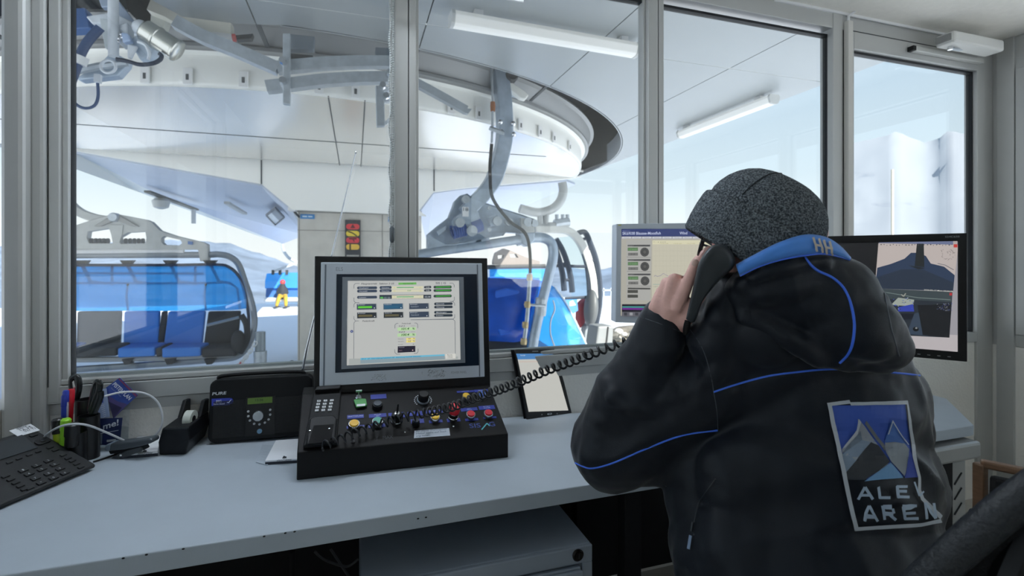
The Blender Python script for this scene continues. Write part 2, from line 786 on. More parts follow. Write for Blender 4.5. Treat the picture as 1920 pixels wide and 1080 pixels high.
# the glazed door at the right
D0, D1 = MX[3] + .03, XR - .09
dz0, dz1 = 0.955, 2.42
d = MB()
d.box((D0, YF - .004, .02), (D0 + .062, YF + .06, 2.52))
d.box((D1 - .055, YF - .004, .02), (D1 + .012, YF + .06, 2.52))
d.box((D0 + .062, YF - .004, dz1 + .012), (D1 - .055, YF + .06, 2.52))
d.box((D0 + .062, YF - .004, dz0 - .06), (D1 - .055, YF + .06, dz0 - .006))
door = structure(d.build('door_1', M_alu, None, bevel=.003))
MB().box((D0 + .05, YF + .01, .05), (D1 - .05, YF + .05, dz0 - .058)).build('lower_panel', M_wall, door)
MB().box((D0 + .07, YF + .026, dz0 - .004), (D1 - .063, YF + .034, dz1 + .01)).build('pane', M_glass, door)
g = MB()
g.box((D0 + .062, YF + .018, dz0 - .006), (D0 + .071, YF + .045, dz1 + .012))
g.box((D1 - .064, YF + .018, dz0 - .006), (D1 - .055, YF + .045, dz1 + .012))
g.box((D0 + .062, YF + .018, dz1), (D1 - .055, YF + .045, dz1 + .012))
g.build('gasket', M_rubber, door)
m = MB()
m.box((MX[3] + .005, YF + .002, 0), (D0 - .006, YF + .06, 2.605))
m.box((D0 - .006, YF + .006, 2.527), (D1 + .02, YF + .06, 2.605))
m.box((D1 + .018, YF + .002, 0), (XR, YF + .06, 2.605))
structure(m.build('trim_2', M_alu, None, bevel=.003))
m = MB()
m.box((D0 - .007, YF + .003, .03), (D0 + .001, YF + .03, 2.53))
m.box((D1 + .011, YF + .003, .03), (D1 + .019, YF + .03, 2.53))
m.box((D0 - .007, YF + .003, 2.519), (D1 + .019, YF + .03, 2.528))
structure(m.build('trim_3', M_rubber, None))
# bead of filler along the ceiling joint
m = MB()
m.box((1.9, YF - .008, ZC - .012), (XR - .2, YF, ZC))
structure(m.build('trim_4', M_white, None))
sbox('wall_right', (XR + .002, 1.755, ZS - .12), (XR + .12, YF + .1, ZC), M_alu)
# corner post on the right
m = MB()
m.box((XR - .012, YF - .10, 0), (XR + .02, YF - .02, ZC))
structure(m.build('trim_5', M_alu, None, bevel=.004))
# roof of the booth, unseen overhangs added to keep sun off the windows
sbox('sun_canopy', (XL - 1.4, YB - 3.2, ZC + .12), (XR + 1.7, YF + .08, ZC + .3), mat('dark_roof', (90, 92, 95), .8))

# door closer above the door
FB = V((0, -1, 0))
t = thing('door_closer', 'white door closer box with folding arm above the glazed door', 'door closer', (2.98, YF, 2.5))
a = onY(1757, 82, 1.78); b = onY(1850, 85, 1.78)
MB().box((a.x, 1.70, b.z - .065), (b.x, 1.79, a.z + .04)).build('body', mat('closer_white', (214, 214, 210), .5), t, bevel=.012)
MB().box((a.x - .006, 1.715, b.z - .05), (a.x + .004, 1.785, a.z + .03)).build('end_cap', mat('closer_grey', (150, 150, 148), .5), t, bevel=.002)
s0, s1 = onY(1712, 92, 1.83), onY(1840, 116, 1.83)
MB().bar(s0, s1, .028, .026).build('slide_rail', mat('closer_rail', (196, 196, 192), .4, .3), t, bevel=.003)
MB().bar(V((a.x + .05, 1.75, b.z - .075)), V((s1.x - .07, 1.80, s1.z + .03)), .02, .008).build('arm', M_steel, t, bevel=.002)
MB().lathe([(.012, -.012), (.012, .012)], V((a.x + .05, 1.75, b.z - .07)), UP, 10).build('pivot', M_chrome, t)
MB().box((s0.x - .02, 1.815, s0.z - .012), (s0.x + .002, 1.845, s0.z + .012)).build('rail_end', M_black, t)

# cable duct in the corner between window and door
c0 = onY(1590, 40, 1.84)
t = thing('cable_duct', 'narrow white cable duct running down beside the glazed door', 'cable duct', (c0.x, 1.845, 0))
MB().box((c0.x - .016, 1.825, .02), (c0.x + .018, 1.852, 2.56)).build('duct_cover', mat('duct_white', (206, 204, 198), .5), t, bevel=.004)
MB().tube([V((c0.x, 1.838, 2.56)), V((c0.x + .002, 1.838, 2.59)), V((c0.x + .02, 1.82, 2.603))], .006).build('cable', M_white, t, smooth=True)

# blind chain and cord at the first mullion
bx = MX[1] - .055
t = thing('blind_chain', 'beaded blind pull chain with a plastic connector beside the first mullion', 'chain', (bx, 1.838, 1.36))
ch = MB()
z = 2.58
while z > 1.34:
    ch.sphere((bx + .004 * math.sin(z * 40), 1.838, z), .0042, 6, 4)
    ch.sphere((bx + .010, 1.838, z + .004), .0042, 6, 4)
    z -= .0085
ch.build('beads', mat('bead_grey', (196, 200, 200), .3, .4), t, smooth=True, kind='stuff')
MB().lathe([(.004, -.03), (.009, -.022), (.009, .022), (.004, .03)], (bx + .006, 1.836, onY(748, 440, 1.84).z), UP, 10).build('connector', mat('bead_dark', (90, 96, 100), .4), t, smooth=True)
bx2 = onY(731, 200, 1.85).x
t = tag(MB().tube([V((bx2, 1.846, 2.58)), V((bx2, 1.846, 1.9)), V((bx2, 1.846, 1.01))], .0016, 6).build('pull_string', M_white, None), 'thin white blind cord hanging before the left window pane', 'cord')
for nm in ():
    pass

# unseen lamp added at the ceiling to brighten desk and room
def lit(name, col, k):
    m = mat(name, col, .5)
    b = m.node_tree.nodes['Principled BSDF']
    b.inputs['Emission Color'].default_value = lin(col)
    b.inputs['Emission Strength'].default_value = k
    return m


t = thing('fill_lamp', 'slim fill lamp added at the ceiling near the window above the desk', 'lamp', (.1, 1.71, ZC))
MB().box((-.72, 1.70, ZC - .05), (.62, 1.79, ZC)).build('housing', M_white, t, bevel=.004)
MB().box((-.70, 1.71, ZC - .056), (.60, 1.78, ZC - .048)).build('diffuser', lit('fill_lamp_down', (232, 243, 255), 30), t)
MB().box((-.72, 1.792, ZC - .25), (.62, 1.798, ZC)).build('spill_blocker', M_white, t, bevel=.001)  # blade added to keep the fill lamp's light off the mullion
# ------------------------------------------------------------------ the lift station outside
GZ = -0.95                      # ground level outside
ZR = CAMH + 2.2                 # underside of the station ceiling
DC = V((-0.6, 11.25, 0))        # axis of the bullwheel
M_panel = mat('ceiling_panel_grey', (158, 164, 166), 0.38, 0.2, 0.02, 1.5)
M_silver = mat('silver_sheet', (236, 233, 226), 0.24, 0.6, 0.02, 2)
M_drum = mat('drum_white', (236, 236, 230), 0.5, 0.1, 0.04, 2)
M_fascia = mat('fascia_white', (244, 244, 238), 0.6)
M_seam = mat('dark_seam', (70, 74, 78), 0.7)
M_void = mat('dark_void', (34, 36, 40), 0.7)
M_conc = mat('concrete', (206, 202, 192), 0.85, 0, 0.1, 3, 0.2, 40)
M_snow = mat('snow', (226, 230, 236), 0.9, 0, 0.02, 0.6, 0.3, 6)

# --- ceiling of the station: panels with open joints, cut round the bullwheel
RH = 6.2
hole = []
a0 = math.atan2(5.21 - DC.y, -0.67 - DC.x)
for k in range(41):
    a = a0 + math.radians(96.4) * k / 40
    hole.append((DC.x + RH * math.cos(a), DC.y + RH * math.sin(a)))
hole += [(-9.0, 11.9), (-9.0, 4.4), (-1.62, 4.4), (-1.66, 4.86), (-1.44, 5.22)]
outer = [(-9.6, 1.95), (5.6, 1.95), (5.6, 12.2), (-9.6, 12.2)]
bm = bmesh.new()
loops = [[V((x, y, 0)) for x, y in outer], [V((x, y, 0)) for x, y in hole]]
flat = [p for l in loops for p in l]
vs = [bm.verts.new((p.x, p.y, ZR)) for p in flat]
for tr in tessellate_polygon(loops):
    try:
        bm.faces.new([vs[i] for i in tr])
    except ValueError:
        pass
bm.normal_update()
bmesh.ops.recalc_face_normals(bm, faces=bm.faces)
sx = [onZ(470, 52, ZR).x, onZ(640, 22, ZR).x - .0, 0.78, onZ(1191, 117, ZR).x, 4.0]
sx = [-3.4, onZ(484, 54, ZR).x, onZ(795, 60, ZR).x, 2.35, 4.1]
sy = [onZ(667, 27, ZR).y, 3.2, 9.2, 11.2]
for X in sx:
    for d in (-.006, .006):
        bmesh.ops.bisect_plane(bm, geom=bm.verts[:] + bm.edges[:] + bm.faces[:], plane_co=(X + d, 0, 0), plane_no=(1, 0, 0))
for Y in sy:
    for d in (-.006, .006):
        bmesh.ops.bisect_plane(bm, geom=bm.verts[:] + bm.edges[:] + bm.faces[:], plane_co=(0, Y + d, 0), plane_no=(0, 1, 0))
import bisect as _bs
cells = {}
xs, ys = sorted(sx), sorted(sy)
for f in bm.faces:
    c = f.calc_center_median()
    if any(abs(c.x - X) < .0062 for X in xs) or any(abs(c.y - Y) < .0062 for Y in ys):
        continue
    cells.setdefault((_bs.bisect(xs, c.x), _bs.bisect(ys, c.y)), []).append([v.co.copy() for v in f.verts])
roof = MB()
# roof deck over everything, with the raised housing over the wheel
roof.box((-9.6, 1.95, ZR + 1.5), (5.6, 12.2, ZR + 1.7))
for lo, hi in (((-9.6, 1.95, ZR + .06), (-9.5, 12.2, ZR + 1.5)), ((5.45, 1.95, ZR + .05), (5.62, 12.2, ZR + 1.5)), ((-9.6, 1.95, ZR + .06), (5.6, 2.05, ZR + 1.5)), ((-9.6, 12.1, ZR + .06), (5.6, 12.2, ZR + 1.5))):
    roof.box(lo, hi)
roof.box((-2.2, 1.95, ZC + .2), (5.0, 2.05, ZR))  # unseen wall piece added to stop sun entering above the booth
ro = tag(roof.build('station_roof', M_void, None), 'flat grey panelled ceiling of the lift station outside the window', 'roof')
for key, fs in cells.items():
    p = MB()
    for f in fs:
        p.add(f, [tuple(range(len(f)))])
    me_b = bmesh.new()
    vv = {}
    for f in fs:
        q = []
        for co in f:
            kk = (round(co.x, 4), round(co.y, 4))
            if kk not in vv:
                vv[kk] = me_b.verts.new(co)
            q.append(vv[kk])
        try:
            me_b.faces.new(q)
        except ValueError:
            pass
    ex = bmesh.ops.extrude_face_region(me_b, geom=me_b.faces[:])
    bmesh.ops.translate(me_b, verts=[g for g in ex['geom'] if isinstance(g, bmesh.types.BMVert)], vec=(0, 0, .04))
    bmesh.ops.recalc_face_normals(me_b, faces=me_b.faces)
    me = bpy.data.meshes.new('ceiling_panel')
    me_b.to_mesh(me)
    me_b.free()
    me.materials.append(M_panel)
    o = bpy.data.objects.new('ceiling_panel', me)
    COL.objects.link(o)
    place(o, ro)
# white backing above the joints (shows as pale lines along the room, dark ones across)
bk = MB()
for X in sx:
    bk.box((X - .02, 1.96, ZR + .03), (X + .02, 6.5 if -6 < X < 5 else 12, ZR + .05))
bk.build('joint_strip', M_seam, ro)
bk = MB()
for Y in sy:
    if Y < 5:
        bk.box((-9.4, Y - .02, ZR + .004), (5.4, Y + .02, ZR + .05))
    else:
        bk.box((5.3 if Y > 4.5 and Y < 17 else -9.4, Y - .02, ZR + .004), (5.45, Y + .02, ZR + .05))
bk.build('joint_strip', M_fascia, ro)
# rim of the opening: a silver upstand
rim = [V((x, y, ZR)) for x, y in hole[:41]]
rm = MB()
rm.grid([rim, [p + UP * .42 for p in rim]])
rm.build('opening_rim', mat('rim_silver', (190, 196, 200), .4, .15), ro, solid=.03)

# --- fluorescent luminaires
def lit(name, col, k):
    m = mat(name, col, .5)
    b = m.node_tree.nodes['Principled BSDF']
    b.inputs['Emission Color'].default_value = lin(col)
    b.inputs['Emission Strength'].default_value = k
    return m


M_tubelit = lit('lit_diffuser', (250, 250, 246), .12)

def luminaire(p, q, label):
    """trough lamp hung under the ceiling from p to q"""
    p, q = V(p), V(q)
    t = thing('fluorescent_lamp', label, 'lamp', (p + q) / 2, 'fluorescent lamps under the station ceiling')
    d = (q - p).normalized()
    s = d.cross(UP).normalized()
    prof = [(-.07, .06), (.07, .06), (.085, .02), (.06, -.045), (.03, -.06), (-.03, -.06), (-.06, -.045), (-.085, .02)]
    m = MB()
    m.prism([p + s * a + UP * b for a, b in prof], q - p)
    m.build('diffuser', M_tubelit, t, bevel=.006)
    for e_ in (p - d * .03, q):
        MB().prism([e_ + s * a * 1.05 + UP * b * 1.05 for a, b in prof], d * .03).build('end_cap', mat('lamp_cap', (206, 208, 206), .5), t)
    for k in (.12, .93):
        c = p.lerp(q, k)
        MB().box(c + V((-.04, -.05, .05)), c + V((.04, .05, .12))).build('hanger_clip', M_white, t, bevel=.005)
    MB().tube(spline([q + UP * .0, q + d * .06 + UP * .01, q + d * .09 + UP * .05, q + d * .1 + UP * .1]), .012).build('cable', M_white, t, smooth=True)
    return t


zl = ZR - .11
luminaire(onZ(850, 38, zl), onZ(1188, 96, zl), 'long white fluorescent lamp at the ceiling above the middle pane')
pA, pB = onZ(1449, 187, zl), onZ(1283, 253, zl)
luminaire(pA, V((pA.x, pB.y, pB.z)), 'white fluorescent lamp along the roof edge, seen through the third pane')

# --- bullwheel housing: white ring above a silver underside, cut off straight at the back
ZB_ = CAMH + 1.82
YC = 10.0
def arc(R, z, a0=196, a1=346, n=64):
    pts = []
    for k in range(n + 1):
        a = math.radians(a0 + (a1 - a0) * k / n)
        pts.append(V((DC.x + R * math.cos(a), min(YC, DC.y + R * math.sin(a)), z)))
    return pts


t = thing('bullwheel_housing', 'round white and silver bullwheel housing hanging under the station ceiling', 'lift machinery', (DC.x, 8, ZB_))
ring = MB()
rows = [arc(5.40, ZB_ + .0), arc(5.42, ZB_ + .05), arc(5.42, ZB_ + .34), arc(5.5, ZB_ + .36)]
ring.grid(rows)
ring.build('ring_band', M_drum, t, smooth=True, solid=.02)
ring = MB()
ring.grid([arc(5.5, ZB_ + .36), arc(5.56, ZB_ + .375), arc(5.56, ZB_ + .40), arc(5.50, ZB_ + .44), arc(5.60, ZB_ + .62), arc(5.66, ZB_ + .64), arc(5.64, ZB_ + .67), arc(5.2, ZB_ + .70)])
ring.build('guide_lip', mat('lip_grey', (150, 152, 152), .45, .3), t, smooth=True, solid=.02)
# underside in two sheets with joints
und = arc(5.395, ZB_)
us = MB()
us.prism(und, UP * .02)
us.build('underside_sheet', M_silver, t)
for X in (onZ(627, 250, ZB_).x, onZ(680, 260, ZB_).x):
    y0 = DC.y - math.sqrt(5.38 ** 2 - (X - DC.x) ** 2)
    MB().box((X - .007, y0, ZB_ - .004), (X + .007, YC, ZB_ + .002)).build('sheet_joint', M_seam, t)
    MB().box((X - .007, y0 - .035, ZB_), (X + .007, y0 - .01, ZB_ + .33)).build('sheet_joint', M_seam, t)
MB().box((-5.2, 8.05, ZB_ - .005), (3.2, 8.07, ZB_ + .002)).build('sheet_joint', M_seam, t)
for u, v in ((293, 152), (374, 158), (474, 168), (600, 181), (660, 188), (833, 207), (887, 216), (984, 232), (1017, 246), (1038, 258), (1060, 275)):
    p = onZ(u, v, ZB_ + .09)
    d = V((p.x - DC.x, p.y - DC.y, 0)).normalized()
    c = DC + d * 5.46
    c.z = ZB_ + .09
    s = d.cross(UP)
    tg = MB().obox(c, s * .045, d * .012, UP * .085).build('number_tag', mat('tag_white', (238, 238, 236), .5), t, bevel=.004)
    MB().obox(c + d * .013 - UP * .01, s * .014, d * .003, UP * .03).build('tag_number', mat('tag_ink', (90, 92, 92), .6), tg)

# --- white end wall behind the housing, soffits left and right, concrete building
t = thing('end_fascia', 'white upright fascia behind the silver bullwheel housing', 'fascia', (0, YC, CAMH + 1))
fz = lambda u, v, y=YC + .01: onY(u, v, y)
pts = [V((onY(120, 275, YC).x - .4, YC + .01, ZB_ + .05)), fz(138, 282), fz(490, 345), fz(548, 393), fz(742, 401), fz(800, 405), fz(786, 395), fz(813, 360), fz(872, 352), fz(1058, 336), V((onY(1085, 320, YC).x + .1, YC + .01, ZB_ + .05))]
MB().prism(pts, V((0, .12, 0))).build('fascia_sheet', M_fascia, t)
for (u0, v0, u1, v1) in ((490, 300, 490, 345), (814, 318, 814, 358)):
    p, q = onY(u0, v0, YC), onY(u1, v1, YC)
    MB().box((p.x - .01, YC - .004, q.z), (p.x + .01, YC + .02, p.z)).build('joint', M_seam, t)


def soffit(name, label, rows, m, solid=.08):
    mb = MB()
    mb.grid(rows)
    return tag(mb.build(name, m, None, solid=solid), label, 'roof')


A1, A2 = fz(140, 284, YC + .16), fz(490, 346, YC + .16)
A3 = fz(550, 395, YC + .16)
B1, B2 = onY(158, 303, 12.2), onY(530, 456, 26)
B3 = onY(572, 440, 26)
# left soffit: falls away towards the back
sof = MB()
sof.add([A1, A2, A3, B3, B2, onY(300, 364, 15.5)], [(0, 1, 2, 3, 4, 5)])
M_soff = mat('soffit_blue_grey', (196, 204, 218), .45, .35, .03, 2)
sl = tag(sof.build('roof_soffit', M_soff, None, solid=.06), 'pale blue-grey sloping soffit on the left behind the bullwheel housing', 'roof')
ef = MB()
e0, e1, e2 = onY(137, 283, YC + .17), onY(300, 364, 15.5), onY(530, 456, 26)
f0, f1, f2 = onY(128, 310, YC + .17), onY(267, 361, 15.5), onY(528, 457.5, 26)
ef.add([e0, e1, e2, f2, f1, f0], [(0, 1, 4, 5), (1, 2, 3, 4)])
ef.build('edge_fascia', M_fascia, sl, solid=.05)
# floodlight and rail fittings on the soffit
def on_sof(u, v):
    n = (A2 - A1).cross(B2 - A1).normalized()
    return onP(u, v, A1, n) + V((0, 0, -.05))


n_s = (A2 - A1).cross(B2 - A1).normalized()
t = thing('soffit_floodlight', 'square floodlight set diamond-wise on the left soffit', 'lamp', on_sof(516, 400))
q = [on_sof(498, 398), on_sof(516, 383), on_sof(534, 402), on_sof(516, 418)]
q2 = [p.lerp(sum(q, V()) / 4, .13) for p in q]
MB().plate([q, q2], V((0, 0, -.05))).build('frame', mat('flood_frame', (110, 112, 116), .5), t)
MB().prism([q2[0], q2[0].lerp(q2[1], .5), q2[3].lerp(q2[2], .5), q2[3]], V((0, 0, -.02))).build('lens', mat('flood_lens', (245, 245, 242), .3), t)
MB().prism([q2[0].lerp(q2[1], .53), q2[1], q2[2], q2[3].lerp(q2[2], .53)], V((0, 0, -.02))).build('cover', mat('flood_grey', (168, 170, 174), .5), t)
p, q = on_sof(425, 376), on_sof(459, 397)
tag(MB().bar(p, q, .12, .06).build('soffit_lamp', mat('soffit_lamp', (200, 200, 196), .5), None), 'short bar lamp on the left soffit between rail and floodlight', 'lamp')
p, q = on_sof(276, 355), on_sof(368, 390)
t = thing('cable_rail', 'dark cable rail with small fittings along the edge of the left soffit', 'rail', p)
MB().bar(p, q, .14, .05).build('rail', mat('rail_dark', (110, 108, 100), .5, .4), t)
c = on_sof(302, 366)
MB().lathe([(.05, -.3), (.16, -.26), (.2, -.1), (.1, 0)], c, UP, 12).build('fitting', mat('fitting_white', (205, 205, 198), .5), t, smooth=True)
c = on_sof(363, 388)
MB().bar(c, c + V((0, 0, -.42)), .1, .06, V((0, 1, 0))).build('bracket', M_steel, t)
# right soffit
R1, R2, R3, R4 = fz(786, 396, YC + .16), fz(813, 360, YC + .16), fz(872, 352, YC + .16), fz(1062, 338, YC + .16)
r5, r6, r7 = onY(1078, 344, 11.2), onY(960, 395, 17), onY(800, 455, 30)
so = MB()
so.add([R1, R2, R3, R4, r5, r6, r7], [(0, 1, 2, 3, 4, 5, 6)])
tag(so.build('roof_soffit', M_soff, None, solid=.06), 'pale sloping soffit on the right behind the curved chair hanger', 'roof')

# concrete building under the fascia
YW = YC + .35
a, b = onY(558, 398, YW), onY(790, 404, YW)
t = thing('concrete_tower', 'grey concrete wall block under the white fascia', 'building', (a.x, YW, GZ))
MB().box((a.x, YW, GZ), (b.x, YW + 3.4, a.z)).build('wall', M_conc, t)
MB().box((a.x - .02, YW - .06, a.z - .0), (b.x, YW + .05, a.z + .12)).build('ledge', mat('ledge_grey', (150, 148, 142), .8), t)
for u in (561, 717):
    p = onY(u, 440, YW)
    MB().box((p.x - .008, YW - .004, GZ), (p.x + .008, YW + .004, a.z)).build('joint', mat('joint_grey', (150, 146, 138), .9), t)
for v in (432,):
    p = onY(600, v, YW)
    MB().box((a.x, YW - .003, p.z - .008), (b.x, YW + .004, p.z + .008)).build('joint', mat('joint_grey', (150, 146, 138), .9), t)
F_ = Frame((0, YW - .01, 0), (1, 0, 0), (0, 0, 1))
for nm, (u0, v0, u1, v1), lab in (('blue_sign', (563, 402, 590, 410), 'small blue sign with pale lettering at the top left of the concrete wall'), ('blue_sign', (728, 407, 745, 416), 'small blue sign on the concrete wall beside the first mullion')):
    (x0, y0), (x1, y1) = F_.px(u0, v1), F_.px(u1, v0)
    s = tag(MB().box(F_.at(x0, y0) + V((0, -.01, 0)), F_.at(x1, y1) + V((0, .01, 0))).build(nm, mat('sign_blue', (66, 140, 200), .5), None, bevel=.004), lab, 'sign')
    pr = Print(Frame((0, YW - .021, 0), (1, 0, 0), (0, 0, 1)))
    pr.rect(x0 + (x1 - x0) * .15, y0 + (y1 - y0) * .35, x0 + (x1 - x0) * .48, y0 + (y1 - y0) * .65, (210, 228, 240))
    pr.rect(x0 + (x1 - x0) * .55, y0 + (y1 - y0) * .35, x0 + (x1 - x0) * .85, y0 + (y1 - y0) * .65, (210, 228, 240))
    pr.build('lettering', M_print, s)
c = onY(550, 394, YW - .15)
t2 = thing('wall_camera', 'small white camera under the left corner of the fascia', 'camera', c)
MB().box(c + V((-.08, -.16, -.03)), c + V((.06, .1, .05))).build('body', M_white, t2, bevel=.02)
MB().bar(c + V((.02, 0, -.03)), c + V((.09, .1, -.12)), .03, .03).build('bracket', M_dark, t2)
# pictogram board
(x0, y0), (x1, y1) = F_.px(647, 478), F_.px(676, 413)
t = thing('pictogram_board', 'dark upright board with red and yellow pictogram signs on the concrete wall', 'sign', (x0, YW - .06, y0))
for xa_ in (x0, x1 - .03):
    MB().box((xa_, YW - .07, y0 - .35), (xa_ + .03, YW - .04, y0)).build('bracket', M_dark, t)
MB().box((x0, YW - .08, y0), (x1, YW - .03, y1)).build('board', mat('board_dark', (60, 62, 66), .6), t, bevel=.01)
cols = [(222, 60, 66), (232, 205, 64), (216, 56, 70), (236, 190, 70)]
vv = [425, 438, 450.5, 463]
Fb = Frame((0, YW - .081, 0), (1, 0, 0), (0, 0, 1))
for k, (c3, v) in enumerate(zip(cols, vv)):
    cx_, cy_ = Fb.px(661.5, v)
    w_ = (x1 - x0) * .86
    h_ = w_ * .43
    m = MB()
    m.prism([Fb.at(cx_ + p, cy_ + q_) for p, q_ in rrect(w_, h_, h_ * .48)], Fb.N * .012)
    so_ = m.build('sign_plate', mat('sign_%d' % k, c3, .5), t)
    pr = Print(Frame((0, YW - .0935, 0), (1, 0, 0), (0, 0, 1)))
    ink = (92, 30, 40) if k % 2 == 0 else (70, 62, 30)
    if k == 0:
        pr.poly([(cx_ - .05, cy_ - .03), (cx_ + .05, cy_ - .03), (cx_, cy_ + .05)], ink)
    elif k == 1:
        pr.line([(cx_ - .09, cy_ + .04), (cx_ + .0, cy_ + .01), (cx_ + .08, cy_ - .05)], .025, ink)
    elif k == 2:
        pr.line([(cx_ - .07, cy_ + .03), (cx_ + .07, cy_ + .03)], .03, ink)
        pr.line([(cx_, cy_ + .03), (cx_ + .03, cy_ - .03)], .02, ink)
    else:
        pr.line([(cx_ - .05, cy_ + .07), (cx_ - .05, cy_ - .07)], .03, ink)
    pr.build('pictogram', M_print, so_)
# ------------------------------------------------------------------ chairs of the lift
M_bub = tint_mat('blue_bubble', (92, 176, 244), 0.62)
M_bub2 = tint_mat('deep_blue_bubble', (20, 92, 205), 0.30, .08)
M_seatb = mat('seat_blue', (48, 126, 214), .6)
M_seatk = mat('seat_black', (34, 38, 46), .7)
M_tube = mat('tube_grey', (150, 158, 166), .35, .6)
M_frame = mat('frame_galvanised', (178, 180, 178), .5, .3, .08, 6)
M_frame2 = mat('frame_zinc', (168, 182, 196), .42, .45, .14, 9)
M_spring = mat('spring_dark', (62, 68, 76), .5, .3)
M_coil = mat('spring_blue', (52, 84, 150), .4)


def Yp(pts, y):
    return [onY(u, v, y) for u, v in pts]


# --- left chair, square on to the window
YL = 10.9
t = thing('chairlift_chair', 'large blue-hooded chairlift chair hanging behind the left window pane', 'chairlift chair', (onY(215, 480, YL).x, YL, onY(215, 660, YL).z), 'chairlift chairs')
arm = spline(Yp([(134, 268), (128, 292), (119, 325), (117, 350), (128, 378), (150, 398), (180, 409), (215, 414)], YL))
MB().tube(arm, .105, 4, sq=True).build('hanger_arm', M_frame, t, bevel=.02)
MB().tube(spline(Yp([(116, 330), (112, 372), (106, 402), (98, 440)], YL - .2)), .02).build('control_rod', M_steel, t, smooth=True)
out = [(60, 450), (90, 438), (113, 432), (172, 412), (200, 404), (218, 401), (240, 405), (275, 412), (284, 416), (300, 432), (330, 442), (380, 454), (389, 458), (391, 490), (375, 490), (371, 468), (60, 467)]
h1 = [(165, 434), (178, 432), (204, 428), (208, 440), (211, 456), (167, 456), (163, 446)]
h2 = [(224, 445), (240, 436), (272, 434), (274, 446), (272, 456), (226, 457)]
h3 = [(303, 446), (309, 443), (338, 450), (341, 456), (336, 460), (308, 459), (303, 454)]
h4 = [(100, 444), (128, 442), (134, 448), (131, 456), (100, 457)]
dv = V((0, .16, 0))
MB().plate([Yp(out, YL - .1)] + [Yp(h, YL - .1) for h in (h1, h2, h3, h4)], dv).build('carrier_plate', M_frame, t, bevel=.012)
MB().prism(Yp([(175, 424), (212, 402), (220, 402), (260, 425), (246, 424), (216, 413), (190, 424)], YL - .16), V((0, .05, 0))).build('saddle', mat('saddle_grey', (150, 150, 148), .5, .3), t, bevel=.01)
MB().lathe([(.07, -.12), (.085, -.08), (.085, .06)], onY(216, 408, YL - .1), V((0, 1, 0)), 14).build('pivot_bolt', M_steel, t)
MB().prism(Yp([(206, 421), (231, 421), (229, 440), (224, 455), (214, 455), (211, 440)], YL - .12), V((0, .1, 0))).build('centre_strut', M_frame, t, bevel=.01)
for u0, u1 in ((168, 206), (232, 272)):
    for k in range(5):
        u = u0 + (u1 - u0) * (k + .5) / 5
        MB().lathe([(.05, -.02), (.055, 0), (.05, .02)], onY(u, 452, YL - .03), V((1, 0, 0)), 10).build('spring_disc', M_spring, t)
MB().prism(Yp([(352, 452), (361, 453), (361, 459), (352, 458)], YL - .13), V((0, .02, 0))).build('maker_badge', mat('badge_blue', (70, 110, 170), .5), t)
tb = MB()
tb.tube(Yp([(60, 472), (345, 470)], YL - .05), .045, 8)
tb.build('upper_rail', M_white, t, smooth=True)
loop = spline(Yp([(60, 479), (250, 478), (380, 478), (410, 477), (432, 482), (447, 496), (459, 528), (471, 565), (477, 600), (472, 632), (461, 655), (440, 670), (405, 674), (320, 681), (200, 689), (60, 698)], YL), 5)
MB().tube(loop, .06, 8).build('frame_loop', M_tube, t, smooth=True)
for u in (152, 237, 318, 393):
    MB().prism(Yp([(u - 13, 488), (u + 13, 488), (u + 6, 497), (u - 6, 497)], YL - .12), V((0, .12, 0))).build('hood_bracket', M_dark, t)
    MB().tube(Yp([(u + 2, 497), (u + 18, 528), (u + 40, 531)], YL + .2), .03, 6).build('hood_arm', M_dark, t)
for u in (210, 366):
    MB().tube(Yp([(u, 500), (u, 535)], YL + .15), .022, 6).build('hood_strut', M_dark, t)
# hood: curved shell, bulging towards the window at the bottom
rows = []
topc = [(60, 498), (160, 497), (260, 497), (350, 497), (405, 497), (420, 498), (430, 502), (438, 508), (445, 516)]
botc = [(60, 583), (160, 583), (260, 583), (350, 583), (405, 582), (425, 582), (440, 581), (450, 580), (462, 578)]
for k in range(9):
    s = k / 8
    rows.append([onY(a[0] + (b[0] - a[0]) * s + 6 * math.sin(PI * s), a[1] + (b[1] - a[1]) * s, YL - .15 - .55 * math.sin(s * PI * .5)) for a, b in zip(topc, botc)])
hood = MB().grid(rows).build('hood_shell', M_bub, t, smooth='all', solid=.012)
hr = MB()
hr.tube(spline(Yp([(60, 497), (300, 497), (405, 496), (430, 501), (447, 517), (458, 545), (466, 590), (466, 620)], YL - .18), 4), .03, 6)
hr.build('hood_rim', mat('rim_blue_black', (30, 42, 66), .5), t, smooth=True)
fr = MB()
fr.tube(Yp([(60, 512), (382, 513)], YL - .25), .022, 6)
fr.tube(Yp([(60, 531), (350, 531), (430, 530), (445, 540), (450, 580)], YL - .4), .022, 6)
fr.build('hood_stay', mat('stay_grey', (84, 96, 112), .5), t, smooth=True)
for u in (238, 384):
    MB().tube(Yp([(u + 2, 532), (u - 1, 555), (u + 2, 582)], YL - .5), .018, 6).build('hood_seam', M_dark, t)
